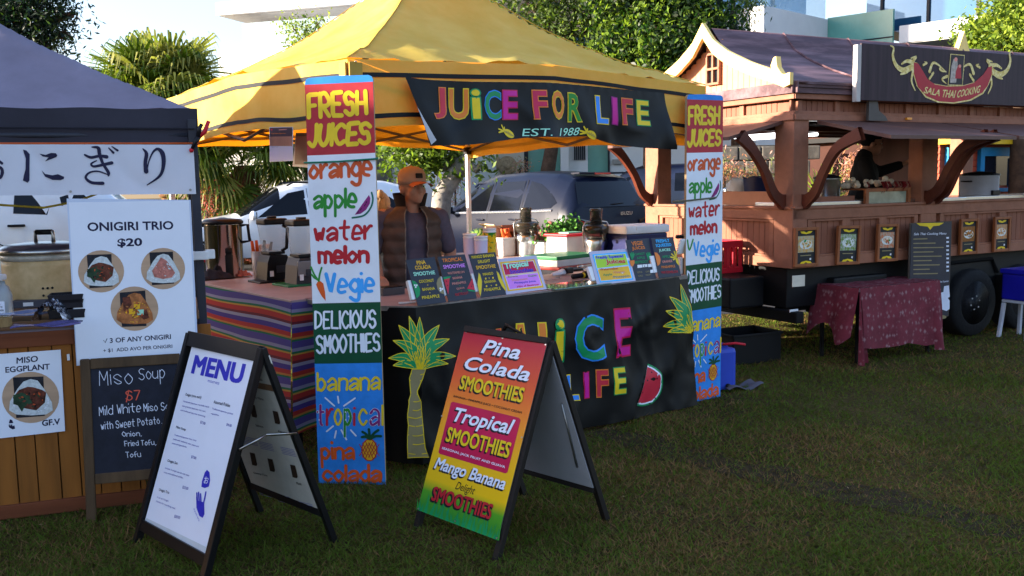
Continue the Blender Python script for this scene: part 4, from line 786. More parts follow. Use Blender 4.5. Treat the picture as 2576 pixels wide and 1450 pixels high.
T1=pot(bench(2462,.3),.19,.2,'large white electric rice cooker on the truck bench',BLKPL,m_('pale grey cooker shell','a8aab4',.35),'electric_cooker');q=MB();q.box((0,-.19,.03),(.12,.03,.05),BLKPL,.006);q.build('control_box',T1)
a=loc(KF,*K9(740,850),.05);b=loc(KF,*K9(1118,622),.05);M=KF@TR(a[0],.05,a[1]);W_=b[0]-a[0];H_=b[1]-a[1];T1=thing('display_case','timber framed glass case on the truck counter under the garlic','display case',M);q=MB()
for x in (.02,W_-.02): q.box((x,0,H_/2),(.04,.03,H_),FRM,.003)
for z in (.015,H_-.015): q.box((W_/2,.001,z),(W_-.08,.028,.03),FRM,.003)
q.box((W_/2,.16,H_-.008),(W_,.3,.014),FRM,.003);q.build('case_frame',T1);q=MB();q.box((W_/2,.01,H_/2),(W_-.08,.004,H_-.06),m_('pale case glass','8c9484',.1,sp=.8,v=.3,sc=4));q.build('glass_front',T1)
GAR=m_('garlic skin','c4b49c',.6);T1=thing('garlic_bunch','plaits of garlic and dried chillies heaped on the truck counter','garlic',M@TR(0,.15,H_));q=MB()
for i in range(26): q=MB();q.sph((R.uniform(-.1,W_*.9),R.uniform(-.1,.1),.025+R.uniform(0,.07)*(1-abs(i-13)/14)),R.uniform(.022,.032),GAR,8);q.build('garlic_bulb',T1)
CHI=m_('dried chilli','6a1418',.4)
for i in range(22): x=R.uniform(.1,W_);y=R.uniform(-.17,-.05);q=MB();q.tube([(x,y,.06),(x+.02,y-.01,.02),(x+R.uniform(-.03,.03),y-.01,R.uniform(-.05,.01))],[.008,.007,.002],CHI,5);q.build('chilli',T1)
a=loc(KF,*K9(1325,822),.02);b=loc(KF,*K9(1586,742),.02);M=KF@TR(a[0],.02,a[1]);W_=b[0]-a[0];H_=b[1]-a[1];T1=thing('griddle','steel hot plate with a dark control panel on the truck counter','griddle',M);q=MB();q.box((W_/2,.15,H_/2+.02),(W_,.3,H_+.05),STEEL,.005);q.build('casing',T1);q=MB();q.box((W_/2,-.004,H_/2),(W_-.02,.01,H_-.02),BLKPL,.003);q.build('control_panel',T1)
BAG=m_('navy shopping bag','15204a',.5,b=.3,bs=8);q=MB();x,z=loc(LFM,*KC(2600,50,3400,1450)(770,1385),.5);MBG=LFM@TR(x,.5,1.375);q.grid(lambda u,v:((.12+.04*v)*(cos(2*pi*u))*(1 if abs(cos(2*pi*u))<.7 else .95),.09*sin(2*pi*u)*(1+.2*v),.27*v+.015*sin(u*25)*v),28,8,BAG);pn=Panel(MBG)
v,f,d=txt('ALDI',.03);q.add([(-.06+p[0]*.1,-.118,.08+p[1]*.04) for p in v],f,m_('pale bag print','9aa6c8',.5));q.build('shopping_bag',M=MBG,label='navy ALDI shopping bag on the truck bench',cat='bag')
x,z=loc(LFM,*KC(2600,50,3400,1450)(600,1310),.45);T1=thing('plastic_bag','crumpled clear plastic bag on the truck end bench','bag',LFM@TR(x,.5,1.375));q=MB();q.sph((0,0,.13),(.13,.1,.14),m_('hazy polythene','c8ccd0',.25,al=.75,b=.8,bs=14),14,lambda d:1+.12*sin(d.x*9)*cos(d.z*11));q.build('bag',T1)
pot(LFM@TR(loc(LFM,*KC(2600,50,3400,1450)(520,1300),.6)[0],.7,1.375),.07,.13,'small steel pot on the truck end bench beside the plastic bag',STEEL)
# ---------------- under and in front of the truck
rc=[G(2162,724,.68),G(2359,704,.68),G(2056,711,.68)];RM=fr((rc[0].x,rc[0].y,0),rc[1]-rc[0]);RMi=RM.inverted();tw=(rc[1]-rc[0]).length;td=max(.5,(RMi@rc[2]).y)
T1=thing('folding_table','folding table with dark legs under the red patterned cloth','table',RM);q=MB();q.box((tw/2,td/2,.655),(tw,td,.03),WPL,.004);q.build('tabletop',T1)
for x in (.05,tw-.05):
    for y in (.05,td-.05): q=MB();q.box((x,y,.32),(.03,.03,.64),CHAS,.004);q.build('leg',T1)
RC=mat('red woven cloth','6c2a34',.85,sc=6,v=.2);t=RC.node_tree;N=t.nodes;Lk=t.links;bs_=N['Principled BSDF'];tc=[n for n in N if n.type=='TEX_COORD'][0]
wv=N.new('ShaderNodeTexChecker');wv.inputs['Scale'].default_value=26;mp=N.new('ShaderNodeMapping');mp.inputs['Scale'].default_value=(1,1,.7);Lk.new(tc.outputs['Object'],mp.inputs[0]);vo=N.new('ShaderNodeTexVoronoi');vo.inputs['Scale'].default_value=24;vo.distance='MANHATTAN';Lk.new(mp.outputs[0],vo.inputs[0])
wa=N.new('ShaderNodeTexWave');wa.bands_direction='Z';wa.inputs['Scale'].default_value=3.4;wa.inputs['Distortion'].default_value=.6;Lk.new(tc.outputs['Object'],wa.inputs[0])
mu=N.new('ShaderNodeMath');mu.operation='MULTIPLY';cr=N.new('ShaderNodeValToRGB');cr.color_ramp.elements[0].color=(1,1,1,1);cr.color_ramp.elements[1].color=(0,0,0,1);cr.color_ramp.elements[0].position=.3;cr.color_ramp.elements[1].position=.62;Lk.new(vo.outputs['Distance'],cr.inputs[0]);Lk.new(cr.outputs[0],mu.inputs[0]);Lk.new(wa.outputs[1],mu.inputs[1])
mx=N.new('ShaderNodeMix');mx.data_type='RGBA';rpn=[n for n in N if n.type=='VALTORGB' and n!=cr][0];Lk.new(mu.outputs[0],mx.inputs[0]);Lk.new(rpn.outputs[0],mx.inputs[6]);mx.inputs[7].default_value=hx('8e6a6c')+(1,);Lk.new(mx.outputs[2],bs_.inputs['Base Color'])
q=MB();q.grid(lambda u,v:(-.01+u*(tw+.02),-.01+v*(td+.02),.676+.004*sin(u*20+v*9)),16,10,RC)
def fr_drape(u,v): return (-.01+u*(tw+.02)+.02*sin(v*3),-.015-.03*v*(1+sin(u*14+1))*(.5)-.02*v,.676-(.52+.03*sin(u*5)+.09*(u>.55)*min(1,(u-.55)*4))*v)
q.grid(fr_drape,36,12,RC)
def sd_drape(u,v): return (-.012-.16*v*(1-.5*u)*(.6+.4*sin(u*8)),-.01+u*(td+.02),.676-(.42+.08*sin(u*7))*v)
q.grid(sd_drape,20,8,RC)
q.grid(lambda u,v:(-.012-.07*v+.16*u*v-.03*sin(u*3)*v,-.015-.06*v*(1+sin(u*6)),.676-.66*v),8,12,RC)
q.grid(lambda u,v:(tw-.1+u*(.11+.05*v),-.015-.05*v*(1+sin(u*4)),.676-.63*v),8,12,RC)
q.build('tablecloth',M=RM,label='red patterned woven cloth hanging crookedly over the folding table',cat='tablecloth')
cM=fr(G(1845,921),G(1972,906)-G(1845,921));q=MB();W_=.52;D_=.38;H_=.27;BC=m_('black crate plastic','101114',.5)
for y in (0,D_): q.box((W_/2,y,H_/2),(W_,.012,H_),BC,.003)
for x in (0,W_): q.box((x,D_/2,H_/2),(.012,D_-.012,H_),BC,.003)
q.box((W_/2,D_/2,.01),(W_,D_,.012),BC);q.box((W_/2,-.008,H_-.01),(W_+.03,.02,.022),BC,.004);q.box((W_/2,D_+.008,H_-.01),(W_+.03,.02,.022),BC,.004)
for x in (-.008,W_+.008): q.box((x,D_/2,H_-.01),(.02,D_,.022),BC,.004)
q.build('storage_crate',M=cM,label='open black plastic crate on the grass behind the far painted board',cat='crate')
jp=G(1822,985);T1=thing('jerry_can','blue plastic water drum with a red tap behind the far painted board','water container',fr(jp,(.9,.43,0)));JB=m_('blue drum plastic','3048b0',.4,v=.08)
q=MB();q.box((.02,.1,.17),(.2,.2,.33),JB,.035);q.box((.02,.1,.345),(.12,.08,.03),JB,.01);q.build('drum',T1);q=MB();q.tube([(.02,.05,.36),(.12,.02,.365),(.2,.0,.35)],.01,CR,6);q.build('tap_handle',T1);q=MB();q.lathe([(.02,0),(.02,.02),(0,.02)],BLKPL,n=12);q.build('bung',T1,TR(.03,-.0,.04)@RX(PI2))
q=MB();gp=G(1862,978);q.grid(lambda u,v:((u-.5)*.34,(v-.5)*.16,.02+.02*sin(u*8)+.01*sin(v*7)),16,8,m_('grey cloth scrap','5c5860',.9));q.build('cloth_scrap',M=fr(gp,(.9,.43,0)),label='crumpled grey cloth on the grass beside the blue drum',cat='cloth')
rx,rz=loc(LFM,1822,690,-.25);RCM=m_('red crate plastic','b01c2c',.4);T1=thing('milk_crate','red plastic crate perched by the truck drawbar behind the far board','crate',LFM@TR(rx-.34,-.32,rz));q=MB()
for y in (0,.3):
    for z,h in ((.03,.05),(.27,.06)): q.box((.16,y,z),(.33,.015,h),RCM,.004)
    for k in range(5): q.box((.02+k*.07,y,.15),(.03,.015,.2),RCM,.003)
for x in (0,.33):
    for z,h in ((.03,.05),(.27,.06)): q.box((x,.15,z),(.015,.29,h),RCM,.004)
    for k in range(4): q.box((x,.04+k*.075,.15),(.015,.03,.2),RCM,.003)
q.build('crate',T1)
q=MB();q.box((rx-.02,-.2,rz-.15),(.55,.4,.28),m_('black tool chest','131316',.5),.02);q.build('tool_box',M=LFM,label='black drawbar tool box under the red crate',cat='tool box')
# blue cooler on a white stool, right edge
sp=G(2575,850);SMx=fr(sp,(.9,.43,0));T1=thing('plastic_stool','pale plastic stool holding the blue tub at the truck','stool',SMx);GP=m_('pale grey plastic','b8bcc8',.4)
for x,y in ((-.13,-.12),(.13,-.12),(-.13,.14),(.13,.14)): q=MB();q.box((x*1.08,y*1.08,.17),(.035,.035,.36),GP,.008,RY(-x*.6)@RX(y*.5));q.build('leg',T1)
q=MB();q.box((0,.01,.37),(.29,.29,.03),GP,.01);q.box((0,-.125,.2),(.24,.015,.03),GP,.004);q.build('seat',T1)
T1=thing('storage_tub','deep blue lidded tub standing on the pale stool','tub',SMx@TR(.02,0,.387));TB=m_('royal blue plastic','1c1c9a',.4);q=MB();q.box((0,.01,.13),(.36,.28,.26),TB,.02);q.build('tub',T1);q=MB();q.box((0,.01,.285),(.39,.31,.05),TB,.012);q.build('lid',T1);q=MB();q.tube([(-.05,-.14,.12),(-.05,-.16,.15),(.05,-.16,.15),(.05,-.14,.12)],.01,WPL,6);q.build('handle',T1)
# ---------------- juice stall counter
TZ=.96;LAMT=m_('worn laminate top','a08a86',.45,sc=4,v=.14);EDG=m_('worn table edge','7e746c',.6,sc=20,v=.25)
TFi=TF.inverted();cl=TFi@G(956,770,TZ);cl=(max(.0,cl.x),cl.y)
T1=thing('serving_table','long front serving table of the juice stall','table',TF)
q=MB();poly=[(.31,-.115),(2.62,-.115),(2.62,.68),(.02,.68),(.02,max(.0,cl[1])),(cl[0],cl[1])]
n=len(poly);q.add([(x,y,TZ-.028) for x,y in poly]+[(x,y,TZ) for x,y in poly],[tuple(range(n,2*n)),tuple(range(n))[::-1]],LAMT);q.add([(x,y,z) for z in (TZ-.028,TZ-.0005) for x,y in poly],[(i,(i+1)%n,(i+1)%n+n,i+n) for i in range(n)],EDG);q.build('tabletop',T1)
for x,y in ((.4,0),(2.5,0),(.4,.62),(2.5,.62)): q=MB();q.box((x,y,.465),(.035,.035,.93),CHAS,.003);q.build('leg',T1)
CM0=TF@TR(0,-.13,0);K41=KC(1550,1150,2250,1353);K5R=KC(2550,900,3300,1359)
def cs(x,z,off):
    f=max(0,(.95-z)/.95);g=min(1,f*4);y=-.03*f*NZ.noise(V((x*2.2,z*1.6,7)))-.028*g*wr(x,z,2.6,5.)-.014*g*wr(x*1.3,z,5.5,8.)-.03*f**2
    if x>2.35: y+=((x-2.35)/.3)**2*(.04-.05*f)
    return (x,y-off,z)
pn=Panel(CM0,K41,cs);xr=2.66
zb0=lambda x:.045+.02*sin(x*2.2)-.03*(x>2)*(x-2)
pn.mb.grid(lambda u,v:cs(.30+(xr-.30)*u,.952*(1-v)+zb0(.3+(xr-.3)*u)*v,0),90,26,VBLK)
e0=cs(.30,.95,0)
pn.mb.grid(lambda u,v:((.30-(.30-cl[0])*u-.02*sin(v*5)*u),cs(.30,.952*(1-v)+.045*v,0)[1]*(1-u)+(cl[1]+.14)*u+.015*sin(u*9)*v,.952*(1-v)+(.05)*v),10,20,VBLK)
# palm
def leaf(a,b,w_,bend,fill,out,k):
    a=V(a);b=V(b);d=b-a;nn=V((-d.y,d.x)).normalized()*w_;c=nn*bend;l=[];r=[]
    for i in range(9):
        t=i/8;w2=sin(pi*min(1,t*.92+.08))**.8*(1-t*.15);m0=a+d*t+c*sin(pi*t);l.append(m0+nn*w2*.5);r.append(m0-nn*w2*.5)
    pts=[tuple(p) for p in l+r[::-1]];pn.poly(pts,fill,k);pn.line(pts+[pts[0]],5,out,k+.5);pn.line([tuple(a),tuple((a+b)/2+c),tuple(b)],4,out,k+.6,True)
def palm(cx,cy,sc,tips,trunk=True):
    for i,(x,y,w_,bd) in enumerate(tips): leaf((cx,cy),(x,y),w_*sc,bd,PGREEN,PYEL,1+.08*i)
pt=[(178,628),(266,625),(240,700),(207,795),(206,815),(235,880),(246,1000),(248,1130),(260,1230),(285,1300),(138,1312),(134,1150),(135,1000),(146,870),(165,825),(165,800),(160,700)]
pn.poly(pt,TAN,1);pn.line(pt+[pt[0]],6,PYEL,1.4)
for y,x0,x1 in ((665,170,250),(715,165,237),(772,168,218),(822,166,208),(868,148,228),(935,140,240),(995,136,244),(1058,136,246),(1132,136,248),(1198,138,256),(1275,140,272)): pn.line([(x0,y),((x0+x1)/2,y+9),(x1,y-4)],6,PYEL,1.5,True)
palm(225,615,1,[(35,602,62,.3),(435,582,62,-.3),(0,546,80,.5),(500,526,80,-.5),(30,408,95,.6),(466,396,95,-.6),(75,290,100,.35),(392,290,100,-.35),(160,222,85,.15),(240,228,80,0)])
pn.K=K5R;palm(372,770,1,[(208,776,55,.4),(172,735,75,.5),(185,622,85,.45),(220,520,90,.4),(318,432,70,.1)])
pn.K=K5
for l in [('J',490,545,90,230,PRED,PORG,-8),('U',622,790,58,240,PORG,PYEL,-10),('C',945,1110,12,268,PGREEN,PBLUE,-6),('E',1168,1262,-18,245,MAG,CRIM,-10),('i',836,892,35,275,PYEL,PGREEN,-5),
 ('F',560,640,370,520,PRED,PORG,-8),('O',660,760,360,510,PORG,PYEL,-8),('R',780,870,350,500,GREEN,PYEL,-8),('L',905,975,340,488,PBLUE,PYEL,-6),('I',995,1028,325,473,MAG,CRIM,-4),('F',1055,1118,310,465,PRED,PORG,-6),('E',1142,1222,297,450,PYEL,PGREEN,-6)]: letter(pn,l,.02)
pn.K=lambda x,y:(x,y)
def wedge(r,k,m):
    c=V((1607,966));ax=V((1625,913))-V((1588,1016));L0=ax.length/2;ax.normalize();nn=V((-ax.y,ax.x));
    if nn.x<0: nn=-nn
    pn.poly([tuple(c+ax*L0*r*cos(a)+nn*(L0*1.0)*r*sin(a)*.98) for a in [pi*i/18 for i in range(19)]],m,k)
wedge(1.0,1,PGREEN);wedge(.92,2,PAPER);wedge(.85,3,PRED)
for x,y in ((1640,950),(1625,975),(1650,975),(1612,1000),(1640,1000),(1630,935),(1605,985),(1618,955)): pn.ell(x,y,1.6,2.2,BLACKP,4,8)
pn.mb.build('vinyl_cover',M=CM0,label='black vinyl cover with palm tree and rainbow letters round the front serving table',cat='table cover')
# ---------------- counter cards
K2b=KC(1500,650,2200,1692);K3b=KC(2000,750,2800,2320);TZ1=TZ+.0015
def card(K,c4,lab,lines,deco=None,lean=21,m=CHARC,name='menu_card',cat='menu card',sl=-.25):
    bl=G(*K(*c4[3]),TZ1);zt=E2*sin(radians(lean))+V((0,0,cos(radians(lean))));M=fr(bl,E1,zt);t=thing(name,lab,cat,M);pn=Panel(M,K);pn.mb.prism([pn.L(q) for q in c4],0,.003,m)
    if deco: deco(pn)
    for l in lines: pn.text(l[0],(l[1],l[2]),(l[3],l[4]),(l[1]+sl*l[5],l[2]-l[5]),l[6],bold=l[7] if len(l)>7 else .02,out=l[8] if len(l)>8 else None,ob=.02,k=2)
    pn.mb.build('card',t)
    q=MB();a=pn.L(c4[3]);b=pn.L(c4[2]);xm=(a[0]+b[0])/2;h=pn.L(c4[0])[1];q.box((a[0]+.0,.018,h*.36),(.05,.026,h*.42),WPL,.004);q.build('card_holder',t);return t
def d1(pn):
    pn.poly([(355,1142),(385,1150),(418,1185),(436,1235),(432,1285),(402,1318)],PGREEN,1);[pn.ell(x,y,8,9,WPL,2,10) for x,y in ((383,1188),(402,1190),(392,1207))]
    pn.poly([(632,1100),(605,1130),(594,1170),(604,1225),(630,1262),(672,1278)],TAN,1);[pn.ell(x,y,9,10,WPL,2,10) for x,y in ((630,1220),(648,1226),(633,1240))]
card(K2b,[(298,945),(575,915),(690,1352),(415,1390)],'charcoal PINA COLADA SMOOTHIE card, leftmost on the front table',[('PINA',405,992,492,983,38,AMBER),('COLADA',390,1040,542,1028,38,AMBER),('SMOOTHIE',376,1102,582,1084,38,MINT),('COCONUT',428,1168,570,1155,28,PYEL,.01),('+',504,1196,516,1195,14,PYEL),('BANANA',460,1245,580,1232,28,PYEL,.01),('+',524,1270,536,1269,14,PYEL),('PINEAPPLE',457,1325,625,1306,30,PYEL,.01)],d1)
def d2(pn):
    for p,g in (([(660,1120),(722,1105),(718,1150),(708,1278),(704,1270)],[(658,1110),(735,1102),(722,1120),(662,1135)]),([(940,1115),(965,1235),(890,1222),(905,1190)],[(892,1228),(967,1240),(965,1252),(905,1246)])): pn.poly(p,PRED,1);pn.poly(g,PGREEN,1.5)
    for x,y in ((690,1150),(700,1190),(930,1200),(945,1180)): pn.ell(x,y,4,6,BLACKP,2,8)
card(K2b,[(605,915),(868,890),(987,1315),(712,1350)],'charcoal TROPICAL SMOOTHIE card with red melon slices',[('TROPICAL',652,970,848,952,36,PORG,.02,None),('SMOOTHIE',663,1033,872,1015,38,PINK),('WATERMELON',703,1086,865,1070,22,SALMON,.01),('BANANA',752,1133,845,1122,22,SALMON,.01),('+',788,1100,797,1099,12,GREEN),('PINEAPPLE',748,1187,880,1170,22,SALMON,.01),('+',800,1152,810,1151,12,GREEN),('QUAVA',790,1237,867,1225,22,SALMON,.01),('+',815,1202,825,1201,12,GREEN),('BEETROOT',778,1293,905,1275,24,RED,.01),('+',828,1252,838,1251,12,GREEN)],d2)
def d3(pn):
    for p in ([(1000,1068),(1016,1085),(1034,1150),(1030,1230),(1020,1300),(1000,1240),(988,1180)],[(1172,1050),(1195,1070),(1230,1140),(1258,1200),(1268,1252),(1225,1200),(1190,1130)]): pn.poly(p,PYEL,1);pn.line(p+[p[0]],4,TAN,1.4)
    for x,y in ((1070,1125),(1140,1117),(1078,1198),(1172,1187)): pn.ell(x,y,8,10,PYEL,1,8)
card(K2b,[(903,890),(1162,868),(1270,1280),(1025,1310)],'charcoal MANGO BANANA DELIGHT SMOOTHIE card with two bananas',[('MANGO BANANA',936,935,1155,912,30,PYEL,.015),('DELIGHT',998,978,1115,965,28,PYEL,.015),('SMOOTHIE',980,1038,1168,1020,36,AMBER),('MANGO',1045,1098,1143,1086,26,PYEL,.01),('+',1098,1128,1110,1127,14,PYEL),('BANANA',1060,1172,1170,1158,26,PYEL,.01),('+',1118,1200,1130,1199,14,PYEL),('PINEAPPLE',1058,1250,1215,1232,28,PYEL,.01)],d3)
CLL=m_('clear laminate pouch','b4b0c4',.12,v=.04)
def d4(pn):
    pn.poly([(1205,965),(1540,935),(1632,1210),(1282,1248)],AMBER,.6);pn.poly([(1225,982),(1530,950),(1570,1060),(1256,1095)],PAPER,1);pn.poly([(1257,1102),(1572,1066),(1613,1192),(1300,1232)],PAPER,1);pn.poly([(1230,986),(1526,955),(1565,1056),(1259,1091)],CRIM,1.5);pn.poly([(1262,1106),(1570,1071),(1608,1189),(1303,1228)],PINK,1.5)
card(K2b,[(1185,935),(1560,900),(1660,1225),(1265,1280)],'laminated crimson and pink Tropical Smoothies sheet on the front table',[('Tropical',1262,1050,1488,1020,72,MINT,.04,GREEN),('Smoothies',1305,1080,1532,1058,42,NAVY,.03,PINK),('Banana',1285,1118,1380,1108,18,TAN),('Guava',1480,1110,1562,1102,18,GREEN),('Watermelon',1320,1153,1475,1135,20,SALMON),('Pineapple Juice',1350,1182,1555,1162,24,NAVY),('Hint of Beetroot',1375,1213,1585,1190,20,CRIM)],d4,26,CLL,'laminated_sheet','menu sheet')
def d5(pn):
    pn.poly([(1070,780),(1465,748),(1548,1070),(1160,1106)],CYAN,.6);pn.poly([(1090,792),(1455,768),(1490,902),(1122,945)],PAPER,1);pn.poly([(1128,950),(1492,908),(1531,1056),(1168,1090)],PAPER,1);pn.poly([(1096,797),(1451,773),(1485,899),(1127,940)],LIME,1.5);pn.poly([(1133,954),(1488,913),(1526,1052),(1172,1085)],AMBER,1.5)
card(K3b,[(1030,745),(1480,715),(1575,1085),(1130,1135)],'laminated green and orange Freshly Squeezed Juices sheet with a blue border',[('Freshly Squeezed',1120,848,1435,826,52,NAVY,.03,PAPER),('Juices',1232,905,1460,893,64,RUST,.04,PAPER),('Watermelon',1158,970,1370,953,28,RED),('Orange',1318,1008,1450,998,32,PORG,.02,PAPER),('Apple',1197,1038,1302,1028,34,PGREEN),('Pineapple',1315,1062,1505,1045,32,TAN,.02,PAPER)],d5,26,CLL,'laminated_sheet','menu sheet')
def d6(pn):
    for x in (1530,1760): pn.poly([(x-30,850),(x+28,846),(x+30,880),(x+10,920),(x-10,915)],PORG,1)
    for x in (1530,1720):
        for dx,dy in ((-22,-70),(-4,-78),(14,-76),(24,-58)): pn.line([(x,838),(x+dx,838+dy)],14,PGREEN,1.2)
    for p in ([(1590,902),(1645,898),(1648,932),(1592,938)],[(1650,897),(1705,893),(1707,924),(1652,930)],[(1712,892),(1780,884),(1786,920),(1714,928)],[(1738,960),(1790,954),(1795,990),(1740,996)]): pn.poly(p,WPL,3)
    pn.text('2',(1666,925),(1680,924),(1664,908),BLACKP,k=4)
card(K3b,[(1455,612),(1728,590),(1812,1060),(1575,1082)],'charcoal VEGIE JUICES card patched with white tape',[('VEGIE',1530,680,1660,668,48,PORG),('JUICES',1535,738,1685,725,46,PORG),('CARROT',1563,793,1680,783,28,PGREEN),('APPLE',1588,837,1680,830,28,PGREEN),('BEETROOT',1565,888,1720,875,30,PGREEN),('LEMON',1590,998,1650,993,20,TAN),('LIME',1690,990,1735,986,20,TAN),('KALE',1605,1038,1655,1034,18,TAN),('CELERY',1687,1028,1757,1021,18,TAN)],d6)
def d7(pn):
    pn.poly([(1790,755),(1820,760),(1850,795),(1862,845),(1855,890),(1828,915)],PORG,1)
    for dx,dy in ((-60,-10),(-50,-45),(-20,-75),(5,-80),(-30,20)): pn.line([(2040,820),(2040+dx,820+dy)],14,PYEL,1)
    pn.poly([(2035,830),(2060,820),(2080,905),(2060,895),(2042,870)],PYEL,1.4)
card(K3b,[(1752,590),(2008,575),(2100,1025),(1845,1055)],'charcoal FRESHLY SQUEEZED JUICES card at the far end of the front table',[('FRESHLY',1812,645,1968,635,38,CYAN),('SQUEEZED',1810,700,1990,688,40,CYAN),('JUICES',1845,755,1980,746,38,MINT),('APPLE',1882,822,1975,815,28,PGREEN),('ORANGE',1885,880,1998,868,28,SALMON),('PINEAPPLE',1875,942,2032,928,28,PORG),('WATERMELON',1872,1005,2063,992,30,RED)],d7)
# card reader on a bracket by the far board
er=G(*K3b(2115,1005),TZ);T1=thing('card_reader','white card reader with a black top strip on a bracket at the table end','card reader',fr(er,E1));q=MB();q.box((.0,.02,.06),(.025,.03,.12),WPL,.004);q.build('bracket',T1)
q=MB();q.box((0,.0,.20),(.085,.02,.115),WPL,.008,RX(.3));q.build('body',T1);q=MB();q.box((0,.02,.27),(.085,.022,.026),BLKPL,.005,RX(.3));q.build('printer_strip',T1)
# tools lying on the front table
def onT(K,x,y,z=TZ1): return G(*K(x,y),z)
def flat(p,a=0): return MX.Translation(p)@TF.to_3x3().to_4x4()@RZ(a)
T1=thing('thermometer_gun','white hand thermometer with a black display lying by the laminated sheets','thermometer',flat(onT(K3b,720,1020),.2));q=MB();q.tube([(-.12,0,.015),(-.04,0,.02),(.02,0,.025)],[.012,.02,.026],WPL,10,sq=.7);q.build('handle',T1);q=MB();q.box((.065,0,.028),(.09,.055,.045),BLKPL,.012);q.box((.075,-.0,.052),(.04,.03,.004),m_('lcd grey','8a9088',.2));q.build('display_head',T1)
q=MB();q.tube([(-.1,0,.02),(.03,0,.02),(.032,0,.02),(.1,.01,.022)],[.018,.018,.028,.024],BLKPL,12);q.tube([(-.0,0,.0195),(.022,0,.0195)],.0195,PYEL,12);q.build('torch',M=flat(onT(K3b,950,1055),.15),label='short black torch with a yellow band lying before the green cutting board',cat='torch')
T1=thing('ice_scoop','shiny steel scoop lying on the black tray','scoop',flat(onT(K3b,1000,985),.3));q=MB();q.grid(lambda u,v:(u*.16,.045*cos(pi*v)*(1-.25*(1-u)),.05-.045*sin(pi*v)),10,10,STEEL);q.build('bowl',T1);q=MB();q.tube([(0,0,.04),(-.06,0,.05),(-.12,0,.05)],.011,STEEL,8);q.build('handle',T1)
q=MB();q.box((0,0,.008),(.42,.24,.016),m_('black tray','17181a',.35),.006);q.build('serving_tray',M=flat(onT(K3b,930,940),.1),label='flat black tray at the foot of the nearer juicer',cat='tray')
q=MB();q.box((0,0,.004),(.5,.26,.008),m_('glass board','5c7a72',.05,sp=.9,v=.25,sc=5),.003);q.build('glass_board',M=flat(onT(K3b,820,1140),.0),label='clear green glass board at the front table edge',cat='board')
q=MB();q.box((0,0,.022),(.16,.11,.045),m_('grey scale','56504e',.5),.004);q.box((0,-.01,.048),(.13,.08,.006),BLKPL);q.build('kitchen_scale',M=flat(onT(K2b,140,1275),0),label='grey box scale under the man’s hand',cat='scale')
q=MB();q.box((0,0,.006),(.1,.02,.01),WPL,.002);q.build('white_strip',M=flat(onT(K2b,310,1365),-.25),label='loose white plastic strip beside the pina colada card',cat='strip')
q=MB();q.tube([(-.1,0,.004),(.06,.01,.004),(.1,.05,.004),(.06,.06,.004)],.003,STEEL,5);q.build('wire_tongs',M=flat(onT(K3b,640,1072),.05),label='thin wire tongs lying by the white thermometer',cat='tongs')
# ---------------- right-hand table and what stands on it
T1=thing('work_table','right-hand work table behind the front counter','table',TF);q=MB();q.box((2.98,1.82,TZ-.015),(.92,2.26,.03),LAMT,.004);q.build('tabletop',T1)
for x,y in ((2.6,.75),(3.4,.75),(2.6,2.9),(3.4,2.9)): q=MB();q.box((x,y,.47),(.03,.03,.93),CHAS,.003);q.build('leg',T1)
q=MB();q.grid(lambda u,v:(2.53-.012*sin(v*3),.7+2.2*u,TZ-.03-.7*v),20,6,m_('plain dark cloth','2a2a30',.9));q.build('table_skirt',T1)
SMK=m_('smoky clear plastic','34322c',.15,v=.2,al=.85)
def juicer(M,lab):
    t=thing('juicer',lab,'juicer',M);q=MB();q.lathe([(.085,0),(.09,.01),(.088,.13),(.1,.175),(.085,.20)],STEEL,n=24);q.build('motor_base',t)
    q=MB();q.lathe([(.075,.20),(.105,.235),(.115,.27),(.115,.30),(.09,.315)],SMK,n=24);q.build('pulp_bowl',t);q=MB();q.lathe([(.052,.31),(.05,.42),(.056,.425),(.056,.445),(.045,.45),(0,.45)],SMK,n=20);q.build('feed_chute',t)
    q=MB();q.tube([(-.115,0,.12),(-.122,0,.30),(-.1,0,.335),(0,0,.35),(.1,0,.335),(.122,0,.30),(.115,0,.12)],.006,STEEL,6);q.build('locking_arm',t);q=MB();q.box((0,-.092,.05),(.04,.01,.04),BLKPL,.006);q.build('switch',t);q=MB();q.tube([(0,-.1,.24),(0,-.145,.235),(0,-.15,.19)],.017,SMK,8);q.build('spout',t)
    return t
fc=lambda s,t,a=0: fr(tp(s,t,TZ),E1)@RZ(a)
juicer(fc(3.0,2.14,-.3),'steel centrifugal juicer farther back, before the sweet potatoes');juicer(fc(2.95,1.16,-.3),'steel centrifugal juicer nearer the blue cooler')
q=MB();q.lathe([(.045,0),(.055,.14),(.052,.14),(.043,.005)],m_('clear jug plastic','b8c4cc',.1,al=.5),n=16);q.tube([(.05,0,.03),(.09,0,.05),(.09,0,.11),(.053,0,.12)],.008,q.ms[0],6);q.build('measuring_jug',M=fc(2.88,2.0,-1),label='clear measuring jug before the farther juicer',cat='jug')
MEL=stripes('watermelon rind',[('7ca24a',5),('2f5a22',2),('94b45c',3),('3a6a2a',2)],0,.125,.35);q=MB();q.sph((0,0,.125),(.17,.13,.125),MEL,24);q.uv=[(atan2(v[1],v[2]-.125)/2/pi+.5+.02*sin(v[0]*40),v[0]) for v in q.v];q.build('watermelon',M=fc(2.85,2.66,.7),label='whole striped watermelon at the back of the right-hand table',cat='watermelon')
q=MB();q.lathe([(.05,0),(.07,.2),(.072,.2)],m_('cream utensil tub','b8a898',.5),n=18);q.lathe([(.073,.2),(.073,.225),(.06,.225)],BLKPL,n=18);q.build('utensil_tub',M=fc(2.55,2.86),label='cream tub with a black rim by the white tent post',cat='tub')
